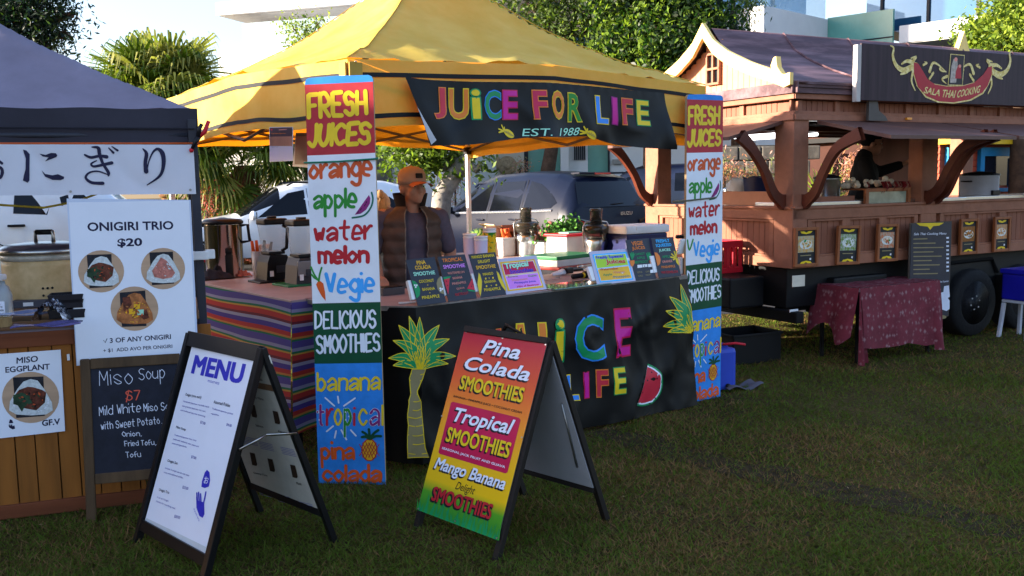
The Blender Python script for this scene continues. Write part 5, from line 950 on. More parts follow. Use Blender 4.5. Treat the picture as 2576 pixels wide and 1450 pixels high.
CUPY=mat('yellow leaf print cup','e0b81c',.4,sc=14,v=.05,c2='2f7a2c',lo=.54,hi=.57);CUPW=mat('pale lilac cup','c8c0d4',.4,sc=10,v=.05,c2='a0405c',lo=.62,hi=.64)
def cups(M,h,m,lab):
    t=thing('cup_stack',lab,'cups',M);q=MB();q.lathe([(.036,0),(.036,.001),(.046,h-.03)],m,n=20);q.build('cups',t);q=MB();q.lathe([(.0465,h-.03),(.047,h-.028),(.047,h-.02),(.0445,h-.02),(.0445,h-.012),(.047,h-.012),(.047,h),(.042,h)],WPL,n=20);q.build('rims',t)
def ts(px,py,t_):
    d=ray(px,py);o=TFi@CP;dd=TFi.to_3x3()@d;k=(t_-o.y)/dd.y;p=o+dd*k;return p
for px,py,t_,m,lab in ((1231,574,.55,CUPY,'tall stack of yellow leaf-print paper cups'),(1182,588,.5,CUPW,'stack of pale lilac cups left of the yellow cups'),(1209,594,.42,CUPW,'shorter stack of pale lilac cups touching the yellow cups')):
    p=ts(px,py,t_);cups(fr(tp(p.x,t_,TZ),E1),p.z-TZ,m,lab)
CAR=m_('brown corrugated card','9a5c3c',.8,sc=5);CARL=m_('pale card','cdb898',.8,sc=5)
T1=thing('cardboard_box','open brown cardboard box at the back of the right-hand table','box',fc(3.12,2.5,-.2));q=MB()
for x,y,a,b in ((-.2,0,.008,.32),(.2,0,.008,.32),(0,-.16,.392,.008),(0,.16,.392,.008)): q.box((x,y,.13),(a,b,.26),CAR)
q.box((0,0,.006),(.392,.312,.008),CAR);q.build('carton',T1);q=MB();q.box((-.24,-.02,.265),(.1,.33,.006),CARL,0,RY(.5));q.build('flap',T1);q=MB();q.box((.0,-.2,.25),(.39,.09,.006),CAR,0,RX(.7));q.build('flap',T1)
q=MB();q.box((0,0,.14),(.22,.012,.28),CARL,.002,RX(-.2));q.box((.115,.0,.14),(.008,.06,.27),m_('dark bag edge','3a2420',.7),.002,RX(-.2));q.build('paper_bag',M=fc(2.82,2.36,.05),label='pale upright paper bag catching the sun behind the yellow cups',cat='paper bag')
CARO=m_('carrot','d8602a',.5);T1=thing('carrot_tub','white tub of carrots behind the farther juicer','tub',fc(2.86,2.28));q=MB();q.box((0,0,.08),(.15,.12,.16),WPL,.01);q.box((0,0,.165),(.17,.14,.012),WPL,.004);q.build('tub',T1);q=MB()
for i in range(7): q.tube([(R.uniform(-.05,.05),R.uniform(-.03,.03),.17),(R.uniform(-.06,.06),R.uniform(-.03,.03),.25)],[.02,.012],CARO,8)
q.build('carrots',T1)
SWP=m_('sweet potato skin','8a5a50',.8,sc=9,v=.3);T1=thing('sweet_potatoes','heap of sweet potatoes behind the farther juicer','vegetables',fc(3.22,2.12));
for i,(x,y,z) in enumerate(((0,0,.05),(.1,.05,.05),(.05,-.06,.05),(.04,0,.14),(.1,.02,.15),(.0,.05,.13),(.07,.0,.22))): q=MB();q.sph((0,0,0),(.085,.055,.055),SWP,12,lambda d:1+.12*sin(d.x*5+d.z*3));q.build('sweet_potato',T1,TR(x,y,z)@RZ(i*1.3)@RY(.3*i))
CLRB=m_('cloudy tub plastic','c4c8c8',.25,al=.75,v=.06)
def tub(M,L,W_,h,lid,lab):
    t=thing('food_container',lab,'container',M);q=MB()
    for x in (-1,1): q.box((x*L/2,0,h/2),(.006,W_,h),CLRB,.002,RY(-x*.06))
    for y in (-1,1): q.box((0,y*W_/2,h/2),(L,.006,h),CLRB,.002,RX(y*.06))
    q.box((0,0,.005),(L*.95,W_*.95,.006),CLRB);q.build('tub',t)
    if lid: q=MB();q.box((0,0,h+.012),(L+.05,W_+.05,.022),lid,.008);q.box((.03,.0,h+.028),(L*.6,W_*.5,.012),m_('mint lid inset','7ab89a',.4),.004);q.build('lid',t)
    return t
RLID=m_('red container lid','c81c2a',.35);t=tub(fc(3.05,1.62,.1),.3,.24,.2,RLID,'cloudy container with a red lid left of the nearer juicer');t2=tub(fc(3.25,1.26,.1),.28,.22,.2,RLID,'cloudy container with a red lid right behind the nearer juicer')
tub(fc(3.02,1.92,.1),.2,.2,.14,None,'open cloudy tub with cut fruit under the kale');q=MB()
for i in range(10): q.sph((R.uniform(-.08,.08),R.uniform(-.08,.08),R.uniform(.02,.08)),.022,LIME if i%3 else m_('dull yellow fruit','a89a3c'),8)
q.build('cut_fruit',M=fc(3.02,1.92,.1),label='yellow green cut fruit inside the open cloudy tub',cat='fruit')
rs=np.random.RandomState(8);c=rs.normal(size=(900,3))*[.09,.07,.05]+[0,0,.08];c=np.concatenate([c,rs.normal(size=(600,3))*[.05,.05,.05]+[.17,0,.06]])
KALE=[m_('kale leaf','2c5a22',.6),m_('kale frill','4c8030',.6)];quads('kale',leaves(c,.035,None,droop=-.2,asp=.8,rs=rs),KALE,M=fc(3.18,1.84)@TR(0,0,.15),label='curly bunch of kale spilling over the red-lidded container',cat='kale')
GB=m_('green cutting board','1d6a3c',.4);q=MB();q.box((0,0,.012),(.46,.32,.024),m_('red cutting board','9a2a22',.45),.006);q.build('cutting_board',M=fc(2.42,1.0,.15),label='red cutting board at the bottom of the board stack',cat='cutting board')
q=MB();q.box((0,0,.0495),(.48,.33,.05),m_('white foam box','bcb8b4',.7),.006);q.build('chopping_block',M=fc(2.44,1.04,.15),label='white block under the green cutting board',cat='block');q=MB();q.box((0,0,.089),(.5,.34,.028),GB,.006);q.build('cutting_board',M=fc(2.46,1.06,.15),label='thick green cutting board on top of the white block',cat='cutting board')
ck=fc(3.22,.96,-.12);T1=thing('cooler_box','navy cooler box with a white lid beside the nearer juicer','cooler',ck);CBL=m_('navy cooler plastic','161c4a',.4);q=MB();q.box((0,0,.12),(.44,.3,.24),CBL,.015);q.build('tub',T1);q=MB();q.box((0,0,.275),(.47,.33,.07),WPL,.02);q.box((-.05,-.166,.285),(.16,.006,.03),WPL,.002);q.build('lid',T1)
q=MB();q.box((0,0,.015),(.2,.13,.03),m_('clear punnet','b4b8c0',.15,al=.6),.006);q.build('clear_punnet',M=fc(2.25,.35,.1),label='clear plastic punnet behind the Tropical Smoothies sheet',cat='punnet')
# ---------------- left-hand table
T1=thing('side_table','left-hand table with blenders under the striped cloth','table',TF);q=MB();q.box((.235,1.8,TZ-.014),(.63,2.3,.028),LAMT,.004);q.build('tabletop',T1)
for x,y in ((-.03,.72),(.5,.72),(-.03,2.88),(.5,2.88)): q=MB();q.box((x,y,.465),(.03,.03,.93),CHAS,.003);q.build('leg',T1)
STR=stripes('striped rainbow cloth',[('524684',4),('8a86a0',2),('2a6a48',1.2),('b88a3c',1),('a8342f',3.2),('6a2a34',1.6),('9490a4',2),('4a3a80',3),('a8342f',2.6),('b8763a',1.2),('2a6a48',1.2)],1,.235)
q=MB();uv=[]
def sc1(u,v):
    x=-.086-.02*v*(1+sin(u*11)+.4*sin(u*27))-.02*v;z=TZ-.012-.80*v-.02*sin(u*9)*v;uv.append((u*2,v*.8+.012*sin(u*9+v*2)));return (x,.64+2.26*u,z)
q.grid(sc1,70,18,STR)
def sc2(u,v):
    y=.636-.02*v*(1+sin(u*9+2))-.015*v;z=TZ-.012-.80*v+.05*v*u;uv.append((u*.4,v*.8));return (-.086-.05*v*(1-u)+u*.62*(1-.25*v),y+.05*u*v,z)
q.grid(sc2,24,18,STR);q.uv=uv;q.build('striped_cloth',M=TF,label='rainbow striped cloth hanging down the left-hand table',cat='tablecloth')
def oS(px,py): return fr(G(px,py,TZ),E1)
T1=thing('water_urn','big stainless urn with black lid and ear handles on the left-hand table','urn',oS(567,697));k=G(567,697,TZ).y/2364;rr_=46*k;hh=150*k
STL2=m_('mirror steel','c8c4c0',.12,m=1,v=.04);q=MB();q.lathe([(rr_*.98,0),(rr_,.01),(rr_,hh*.88),(rr_*1.03,hh*.89)],STL2,n=40);q.build('drum',T1);q=MB();q.lathe([(rr_*1.08,hh*.89),(rr_*1.1,hh*.93),(rr_*.95,hh*.97),(rr_*.3,hh*.985),(.02,hh),(0,hh)],BLKPL,n=40);q.build('lid',T1)
for s in (-1,1): q=MB();q.tube([(s*rr_,0,hh*.86),(s*(rr_+.05),0,hh*.87),(s*(rr_+.06),0,hh*.6),(s*rr_,0,hh*.58)],.012,BLKPL,8);q.build('handle',T1,TF.to_3x3().to_4x4().inverted())
q=MB();q.lathe([(.034,0),(.036,.01),(.036,.17),(.03,.185),(.034,.19),(.034,.225),(0,.225)],m_('matt black flask','17191c',.5),n=20);q.tube([(-.03,0,.2),(-.045,0,.15),(-.036,0,.08)],.004,q.ms[0],5);q.build('drink_flask',M=oS(577,700),label='slim matt black flask standing before the steel urn',cat='flask')
def rag(M,a,b,h,m,lab): 
    q=MB();q.grid(lambda u,v:((u-.5)*a,(v-.5)*b,.01+h*sin(pi*u)*sin(pi*v)*(.7+.3*sin(u*14+v*9))+.012*sin(u*19)*sin(v*13)),24,16,m);q.build('folded_cloth',M=M,label=lab,cat='cloth')
rag(oS(543,702),.26,.2,.09,m_('dark grey towel','2e2c32',.95),'dark grey towel bunched beside the black flask');rag(oS(612,697),.12,.1,.05,m_('dusty pink cloth','a86a62',.95),'small pink cloth bunched right of the black flask')
T1=thing('utensil_jug','clear plastic jug of knives before the blenders','utensil jug',oS(654,703));q=MB();q.lathe([(.045,0),(.055,.21),(.052,.21),(.042,.006)],m_('frosted jug plastic','c0bcb8',.3,al=.6),n=20);q.build('jug',T1)
for x,a,m in ((-.015,-.12,ORANGE),(.0,-.05,ORANGE),(.02,.1,BLKPL),(.035,.25,BLKPL)): q=MB(RY(a));q.box((x,0,.12),(.028,.003,.2),STEEL);q.build('knife_blade',T1);q=MB(RY(a));q.tube([(x,0,.2),(x,0,.29)],[.014,.01],m,8);q.build('knife_handle',T1)
T1=thing('spray_bottle','white-topped spray bottle behind the jug of knives','spray bottle',oS(672,694));q=MB();q.lathe([(.035,0),(.037,.12),(.014,.18),(.014,.2)],CLR,n=14);q.build('bottle',T1);q=MB();q.box((-.01,0,.225),(.09,.03,.035),m_('peach trigger','d8b8a8',.4),.01);q.box((-.045,0,.2),(.012,.014,.05),q.ms[0],.004);q.build('trigger',T1)
JUG=m_('clear blender jug','c4ccd0',.06,al=.32,v=.03)
def blender(M,base,sil,lab):
    t=thing('blender',lab,'blender',M);q=MB();q.prism([(-.1,0),(.1,0),(.085,.14),(.065,.19),(-.065,.19),(-.085,.14)],-.09,.09,base)
    if sil: q.box((0,-.091,.12),(.17,.012,.1),sil,.004)
    q.build('motor_base',t);q=MB();q.box((.02,-.1,.09),(.09,.006,.05),m_('control plate','2e3038',.3),.003);q.box((-.06,-.097,.06),(.028,.004,.04),WPL);q.build('control_plate',t)
    q=MB();q.prism([(-.055,.195),(.055,.195),(.085,.41),(-.085,.41)],-.065,.065,JUG);q.build('jug',t);q=MB();q.box((0,0,.43),(.18,.15,.045),BLKPL,.012);q.lathe([(.035,.45),(.035,.468),(0,.468)],BLKPL,n=14);q.build('lid',t)
    q=MB();q.tube([(.06,-.06,.40),(.075,-.1,.38),(.06,-.1,.24),(.045,-.06,.22)],.013,BLKPL,8);q.build('handle',t);q=MB();q.box((0,0,.205),(.125,.14,.02),BLKPL,.004);q.build('collar',t);return t
blender(oS(690,706),m_('black blender base','18181c',.35),None,'black based blender with a clear jug, next to the jug of knives');blender(oS(764,716),m_('grey blender base','3a3638',.4),m_('silver blender front','7c7a7c',.3,m=.6),'silver fronted blender half hidden by the nearest painted board')
q=MB();q.box((0,0,.008),(.3,.22,.016),m_('black drip tray','16181a',.4),.005);q.build('drip_tray',M=oS(688,708)@TR(0,0,-.002),label='flat black drip tray under the black blender',cat='tray');q=MB();q.box((0,0,.008),(.4,.26,.016),GB,.005);q.build('cutting_board',M=oS(758,716)@TR(.04,0,-.002),label='thin green cutting board under the silver blender',cat='cutting board')
q=MB();q.box((0,0,.45),(.5,.4,.9),m_('dark green bin','16352c',.5),.03);q.box((.02,0,.92),(.52,.42,.05),CR,.02);q.build('wheelie_bin',M=fr(P(522,640,9.6)*1.0-V((0,0,P(522,640,9.6).z)),E1),label='dark green bin with a red lid behind the steel urn',cat='bin')
# ---------------- people
def remesh(o,v=.009,it=3):
    m=o.modifiers.new('join','REMESH');m.mode='VOXEL';m.voxel_size=v;m.use_smooth_shade=True
    if it: s=o.modifiers.new('soft','SMOOTH');s.iterations=it;s.factor=.5
def limb(q,pts,rs,m): 
    cp=[V(p) for p in pts];q.tube(cp,rs,m,12)
    for p,r in zip(cp,rs): q.sph(p,r,m,10)
def head(q,H,m):
    q.T=H;q.sph((0,.012,.095),(.077,.097,.105),m,16);q.sph((0,-.02,.03),(.062,.075,.075),m,14);q.sph((0,-.068,-.012),(.03,.028,.03),m,10);q.tube([(0,-.085,.085),(0,-.108,.045),(0,-.106,.032)],[.009,.014,.016],m,8);q.sph((0,-.075,.105),(.058,.022,.014),m,10)
    for s in (-1,1): q.sph((s*.079,.015,.06),(.012,.024,.036),m,10);q.sph((s*.044,-.062,.045),(.026,.024,.026),m,8)
    q.sph((0,-.09,.005),(.026,.012,.007),m,8);q.sph((0,-.09,-.007),(.022,.012,.006),m,8);q.T=MX()
def face(par,H,m_hair):
    q=MB(H)
    for s in (-1,1): q=MB(H);q.sph((s*.032,-.084,.078),(.013,.007,.007),m_('eye white','b8b0a8',.3),8);q.sph((s*.034,-.0895,.078),(.006,.004,.006),BLACKP,8);q.build('eye',par)
    for s in (-1,1): q=MB(H);q.tube([(s*.015,-.092,.1),(s*.035,-.093,.106),(s*.055,-.08,.098)],[.004,.006,.003],m_hair,6);q.build('eyebrow',par)
def hand(q,w_,dirn,side,m,curl=.3):
    d=V(dirn).normalized();sd=V(side).normalized();up=d.cross(sd);w_=V(w_);limb(q,[w_,w_+d*.05,w_+d*.09],[.024,.033,.034],m)
    for k,(o,l) in enumerate(((-.03,.065),(-.01,.078),(.01,.074),(.03,.058))): b=w_+d*.09+sd*o;limb(q,[b,b+d*l*.5-up*.005,b+d*l*.95-up*l*curl],[.0095,.009,.0075],m)
    b=w_+d*.03+sd*-.03;limb(q,[b,b+d*.03-sd*.025,b+d*.06-sd*.035],[.012,.011,.009],m)
SKIN=m_('tanned skin','a47a64',.6,sc=9,v=.1)
MP=tp(1.0,.98);MF=MX.Translation(MP)@RZ(.22);T1=thing('person','man in a peach cap and dark padded vest behind the juice counter','person',MF)
HD=TR(.015,-.03,1.545)@RZ(.42)@RX(-.03)
q=MB();head(q,HD,SKIN);limb(q,[(0,.01,1.40),(.008,-.01,1.50),(.012,-.01,1.58)],[.075,.062,.06],SKIN);q.sph((0,0,1.28),(.17,.105,.17),SKIN,16);q.sph((0,0,1.08),(.155,.11,.18),SKIN,16);q.sph((0,0,.92),(.165,.115,.12),SKIN,14)
limb(q,[(-.19,.01,1.42),(-.265,.02,1.17),(-.235,-.13,1.0)],[.058,.045,.03],SKIN);limb(q,[(.19,.01,1.42),(.275,.04,1.16),(.25,-.06,.94)],[.058,.046,.03],SKIN)
hand(q,(-.235,-.13,1.0),(.12,-1,-.12),(1,0,0),SKIN);hand(q,(.25,-.06,.94),(-.1,-.5,-1),(1,0,0),SKIN)
for s in (-1,1): limb(q,[(s*.09,0,.9),(s*.1,0,.48),(s*.1,.02,.08)],[.085,.06,.045],SKIN);q.sph((s*.1,-.05,.04),(.045,.13,.04),SKIN,10)
o=q.build('body',T1);remesh(o);face(T1,HD,m_('grey brow hair','8a8078',.9))
q=MB(HD);q.sph((0,.02,.085),(.083,.102,.085),m_('short grey hair','9a948c',.9,sc=40,v=.3),14,lambda d:1 if d.y>-.25 else .8);q.build('hair',T1)
CAP=m_('peach cap cloth','a48c7c',.9,sc=6,v=.08);q=MB(HD);q.lathe([(.094,.095),(.099,.12),(.096,.16),(.08,.195),(.045,.215),(0,.22)],CAP,n=24,c=(0,.005,0));q.sph((0,.005,.219),.008,CAP,8);o=q.build('cap',T1);o.scale=(1,1.08,1) if 0 else (1,1,1)
q=MB(HD);q.grid(lambda u,v:(.085*sin((u-.5)*2.4),-.07-.03*cos((u-.5)*2.4)-.085*v*cos((u-.5)*1.7),.112-.025*((u-.5)*2)**2-.016*v),14,6,m_('orange cap brim','a4654c',.8,sc=30,v=.2));b_=q.build('cap_brim',o)
q=MB(HD);q.box((0,-.094,.15),(.052,.012,.034),m_('black cap badge','181414',.6),.005,RX(-.12));q.build('cap_badge',o)
TEE=m_('slate purple tee','524e5c',.95,sc=20,v=.12);q=MB();q.sph((0,0,1.29),(.185,.118,.17),TEE,18);q.sph((0,0,1.08),(.17,.122,.2),TEE,18);q.sph((0,0,.93),(.178,.128,.1),TEE,16);limb(q,[(0,.012,1.38),(.0,.005,1.44)],[.09,.076],TEE)
for s in (-1,1): limb(q,[(s*.13,.0,1.43),(s*.2,.01,1.40),(s*.255,.02,1.21)],[.055,.073,.064],TEE)
o=q.build('tshirt',T1);remesh(o,.01,4)
VST=m_('brown padded nylon','4c3e36',.6,sc=5,v=.18,b=.35,bs=16);prf=[(.88,.19,.145),(1.0,.19,.145),(1.15,.195,.145),(1.3,.21,.145),(1.38,.212,.135),(1.44,.18,.115),(1.475,.12,.098),(1.49,.095,.088)]
def vest(u,v):
    z=.88+.61*v;rx=float(np.interp(z,[p[0] for p in prf],[p[1] for p in prf]));ry=float(np.interp(z,[p[0] for p in prf],[p[2] for p in prf]))
    op=.42-.12*v+.1*(v>.8)*(v-.8)*5;a=-pi/2+op+.12+u*(2*pi-2*op-.05);pf=.012*abs(sin(v*pi*6.5))+.004*sin(a*9+v*20);pf*=1 if v<.93 else .3
    return ((rx+pf)*cos(a),(ry+pf)*sin(a)+.0,z)
q=MB();q.grid(vest,60,60,VST);q.grid(lambda u,v:tuple(c*(.965 if i<2 else 1) for i,c in enumerate(vest(1-u,v))),60,20,m_('vest lining','17130f',.9));o=q.build('vest',T1)
q=MB();q.grid(lambda u,v:((.1+.022*v)*cos(-pi/2+.5+u*(2*pi-.9)),(.093+.018*v)*sin(-pi/2+.5+u*(2*pi-.9))+.01,1.465+.1*v+.02*sin(u*pi)),40,5,m_('black vest collar','1c1613',.85));q.build('collar',o)
q=MB();q.tube([vest(0,t) for t in np.linspace(0,.97,20)],.005,m_('zip tape','6a625a',.5),5);q.tube([vest(1,t) for t in np.linspace(0,.97,20)],.005,q.ms[0],5);q.build('zip',o)
TR_=m_('dark trousers','1c1c22',.9);q=MB()
for s in (-1,1): limb(q,[(s*.09,0,.9),(s*.1,0,.48),(s*.1,.02,.1)],[.1,.075,.065],TR_)
q.sph((0,0,.9),(.18,.13,.1),TR_,12);remesh(q.build('trousers',T1),.014,3)
wp=P(962,640,9.2);wp.z=0;T1=thing('person','woman with a messy blonde bun facing away behind the man','person',MX.Translation(wp)@RZ(2.7));H2=TR(0,-.02,1.36)
q=MB();head(q,H2,SKIN);limb(q,[(0,.01,1.22),(0,0,1.38)],[.06,.05],SKIN);q.sph((0,0,1.08),(.16,.1,.2),SKIN,12);q.sph((0,0,.85),(.16,.11,.16),SKIN,12)
for s in (-1,1):
    limb(q,[(s*.16,.01,1.22),(s*.22,.02,.98),(s*.17,-.12,.82)],[.045,.038,.026],SKIN);hand(q,(s*.17,-.12,.82),(-s*.3,-1,-.2),(1,0,0),SKIN);limb(q,[(s*.08,0,.82),(s*.09,0,.42),(s*.09,.01,.06)],[.08,.055,.04],SKIN)
remesh(q.build('body',T1),.011);HB=m_('blonde hair','a8845c',.7,sc=30,v=.4,st=(1,1,.25));q=MB(H2);q.sph((0,.025,.095),(.092,.105,.115),HB,16,lambda d:1+.04*sin(d.z*20+d.x*15));rs=np.random.RandomState(4)
q.sph((.03,.1,.16),(.062,.055,.055),HB,14,lambda d:1+.1*sin(d.z*17+d.x*21));q.sph((-.04,.09,.18),(.045,.045,.05),HB,12,lambda d:1+.1*sin(d.y*17+d.x*21))
for i in range(26): a=R.uniform(0,6.28);q.tube([(.03+.05*cos(a),.1,.16+.05*sin(a)),(.03+.085*cos(a),.11,.16+.09*sin(a)),(.03+.09*cos(a+.5),.12,.15+.09*sin(a+.5))],[.006,.004,.002],HB,4)
q.build('hair',T1);q=MB(H2);q.lathe([(.04,0),(.05,.02),(.04,.04)],m_('pale pink scrunchie','c8a0a0',.9),c=(.02,.09,.1),n=14);q.build('hair_tie',T1)
JK=m_('black rain jacket','191c22',.7);q=MB();q.sph((0,0,1.08),(.2,.135,.22),JK,14);q.sph((0,0,.84),(.19,.14,.18),JK,14);limb(q,[(0,.03,1.24),(0,.04,1.3)],[.1,.1],JK)
for s in (-1,1): limb(q,[(s*.17,.01,1.22),(s*.235,.02,.98),(s*.18,-.11,.84)],[.07,.056,.044],JK)
remesh(q.build('jacket',T1),.013,4);q=MB()
for s in (-1,1): limb(q,[(s*.08,0,.82),(s*.09,0,.42),(s*.09,.01,.08)],[.095,.07,.055],TR_)
remesh(q.build('trousers',T1),.014,3)
cx,cz=loc(KF,2215,420,.62);T1=thing('person','cook in black reaching across the bench inside the food truck','person',KF@TR(cx-.05,.78,.48)@RZ(.75));H3=TR(.02,-.06,1.42)@RZ(.3)@RX(.15)
q=MB();head(q,H3,SKIN);limb(q,[(0,.0,1.3),(.01,-.03,1.45)],[.06,.055],SKIN);q.sph((0,0,1.15),(.17,.11,.2),SKIN,12);q.sph((0,.02,.92),(.16,.12,.18),SKIN,12)
arms=([(-.18,0,1.28),(-.25,-.08,1.06),(-.12,-.28,1.02)],[(.18,0,1.28),(.3,-.16,1.2),(.3,-.4,1.28)])
for a in arms: limb(q,a,[.05,.042,.028],SKIN);hand(q,a[2],V(a[2])-V(a[1]),(1,0,0),SKIN)
for s in (-1,1): limb(q,[(s*.09,0,.9),(s*.1,0,.62),(s*.1,.02,.42)],[.08,.06,.05],SKIN)
remesh(q.build('body',T1),.011);face(T1,H3,BLACKP);q=MB(H3);q.sph((0,.02,.11),(.092,.108,.105),m_('black knit hat','0e0e10',.95),14,lambda d:1 if d.y>-.4 or d.z>.1 else .75);q.build('knit_hat',T1)
BK=m_('black work jacket','121214',.85);q=MB();q.sph((0,0,1.14),(.21,.145,.22),BK,14);q.sph((0,.02,.9),(.2,.15,.2),BK,14);limb(q,[(0,.01,1.3),(0,0,1.36)],[.1,.085],BK)
for a in arms: limb(q,[a[0],a[1],V(a[1]).lerp(V(a[2]),.8)],[.075,.062,.048],BK)
for s in (-1,1): limb(q,[(s*.09,0,.9),(s*.1,0,.62),(s*.1,.02,.42)],[.1,.08,.07],BK)
remesh(q.build('jacket',T1),.013,4)
q=MB();q.tube([(.19*cos(a),.02+.145*sin(a),.93) for a in np.linspace(-2.6,-.3,12)],.012,m_('pale apron string','9a948c',.8),6);q.build('apron_string',T1)
# ---------------- vehicles
GLS=m_('dark vehicle glass','0a0c12',.07,sp=.25,v=.05)
def car(name,lab,M,st,paint,wins,wheels,group=None,rear=None,trim=None,rails=None,seams=(),mirror=None,handles=(),ws=None):
    """body lofted through stations (x, sill z, belt z, roof z, half width, roof half width); x runs front to rear"""
    T=thing(name,lab,'car' if 'van' not in name else 'van',M,group)
    def sec(x):
        xs=[s[0] for s in st];return [float(np.interp(x,xs,[s[k] for s in st])) for k in range(1,6)]
    def ring(x):
        zs,zb,zr,w_,wr=sec(x);h=[(w_*.9,zs),(w_*.99,zs+(zb-zs)*.3),(w_,zs+(zb-zs)*.62),(w_*.975,zb),(wr+(w_*.975-wr)*.45,zb+(zr-zb)*.5),(wr,zr-(zr-zb)*.14-.01),(wr*.88,zr-.015),(wr*.5,zr+.005)]
        return [(x,-y,z) for y,z in h]+[(x,0,zr+.012)]+[(x,y,z) for y,z in h[::-1]]
    X=sorted(set([s[0] for s in st]+list(np.linspace(st[0][0],st[-1][0],34))));rg=[ring(x) for x in X];n=17
    q=MB();vs=[p for r_ in rg for p in r_];gl=lambda i,k:ws and ws[0]<(X[i]+X[i+1])/2<ws[1] and 4<=k<=11
    for g_ in (0,1): q.add(vs,[(i*n+k,(i+1)*n+k,(i+1)*n+k+1,i*n+k+1) for i in range(len(X)-1) for k in range(n-1) if bool(gl(i,k))==bool(g_)],GLS if g_ else paint,True)
    q.add(rg[0],[tuple(range(n))],paint);q.add(rg[-1],[tuple(range(n))[::-1]],paint);q.build('body',T)
    def sp(x,v,s,o=.007):
        zs,zb,zr,w_,wr=sec(x)
        if v<0: return (x,s*(w_*(1-.0*v)+o),zb+v)
        return (x,s*(w_*.975+(wr-w_*.975)*v*.98+o),zb+(zr-(zr-zb)*.14-.01-zb)*v)
    for wv in wins:
        for s in (-1,1): q=MB();q.add([sp(x,v,s) for x,v in wv],[tuple(range(len(wv)))],GLS);q.build('side_window',T)
    DK=m_('door gap','08080a',.6)
    q=MB()
    for pts in seams:
        for s in (-1,1): q=MB();q.tube([sp(x,v,s,.002) for x,v in pts],.006,DK,4);q.build('door_seam',T)
    if trim:
        for s in (-1,1): q=MB();q.tube([sp(x,.02,s,.008) for x in np.linspace(trim[0],trim[1],10)],.02,m_('bright chrome','d8d8dc',.15,m=.8),5);q.build('chrome_strip',T)
    if rails:
        for s in (-1,1):
            q=MB();z=sec(rails[0])[2];wr=sec(rails[0])[4]*.93;q.tube([(rails[0],s*wr,z),(rails[0]+.12,s*wr,z+.06),(rails[1]-.12,s*wr,z+.05),(rails[1],s*wr,z-.02)],.02,rails[2],8);q.build('roof_rail',T)
    if mirror:
        for s in (-1,1):
            zs,zb,zr,w_,wr=sec(mirror[0]);q=MB();q.sph((mirror[0]-.02,s*(w_+.13),zb+.06),(.07,.12,.085),paint,12);q.box((mirror[0]+.03,s*(w_+.13),zb+.06),(.01,.18,.12),GLS,.01);q.tube([(mirror[0],s*w_*.95,zb),(mirror[0],s*(w_+.08),zb+.04)],.03,BLKPL,6);q.build('wing_mirror',T)
    for x in handles:
        for s in (-1,1): p=sp(x,-.11,s,.012);q=MB();q.box(p,(.19,.03,.03),BLKPL if 'van' in name else paint,.01);q.build('door_handle',T)
    r_=wheels[2];
    for x in wheels[:2]:
        for s in (-1,1):
            w_=sec(x)[3];q=MB(TR(x,s*(w_*.93),r_)@RX(PI2));q.lathe([(r_+.07,-.03),(r_+.07,.03)],DK,n=30);q.build('wheel_arch',T)
    w0=wheel(TR(wheels[0],-(sec(wheels[0])[3]-.06),r_),r_,.22,T)
    for x,s in ((wheels[0],1),(wheels[1],-1),(wheels[1],1)): dup(w0,parent=T).matrix_local=TR(x,s*(sec(x)[3]-.06),r_)@(RZ(pi) if s>0 else MX())
    return T,sec
SUV=[(0,.5,.72,.76,.72,.6),(.12,.38,.86,.93,.88,.72),(.8,.34,1.02,1.07,.93,.8),(1.3,.34,1.08,1.15,.94,.82),(2.05,.34,1.10,1.66,.94,.68),(2.5,.34,1.11,1.77,.94,.67),(3.3,.34,1.13,1.80,.94,.67),(4.1,.34,1.16,1.76,.93,.66),(4.42,.36,1.18,1.68,.92,.64),(4.68,.42,1.16,1.26,.90,.74),(4.78,.5,.92,.98,.88,.76),(4.84,.6,.72,.75,.84,.7)]
BPT=m_('blue grey car paint','0d1324',.3,sp=.2,v=.05);WPT=m_('white car paint','d6dadd',.3,coat=.7,v=.03)
sw=[[(1.62,.06),(2.52,.06),(2.50,.9),(2.2,.9)],[(2.62,.06),(3.42,.06),(3.38,.92),(2.62,.92)],[(3.52,.06),(4.2,.10),(4.3,.28),(4.1,.58),(3.8,.84),(3.52,.92)]]
sm=[[(2.57,-.6),(2.57,.0),(2.55,.95)],[(3.47,-.45),(3.47,0),(3.44,.95)],[(1.5,-.6),(1.45,0)]]
rp_=P(1553,560,15.);ax=V((.62,-.785,0)).normalized();rear0=V((rp_.x,rp_.y,0));BC=fr(rear0-ax*4.8,ax)
T1,sec=car('parked_suv','dark blue SUV with tinted windows parked behind the juice stall, rear end to the lawn',BC,SUV,BPT,sw,(.9,3.75,.37),'cars parked behind the stalls',trim=(1.6,4.25),rails=(1.9,4.0,BPT),seams=sm,mirror=(1.6,),handles=(2.4,3.3),ws=(1.32,2.0))
q=MB();q.grid(lambda u,v:(4.47+.215*v+.05*cos((u-.5)*2.4)-.02,(u-.5)*2*(.60+.13*v),1.62-.40*v),14,5,GLS);q.build('rear_window',T1)
q=MB();q.box((4.36,0,1.755),(.2,1.0,.03),BPT,.012);q.build('roof_spoiler',T1);q=MB();q.box((4.47,0,1.745),(.03,.34,.03),TLM,.006);q.build('brake_light',T1)
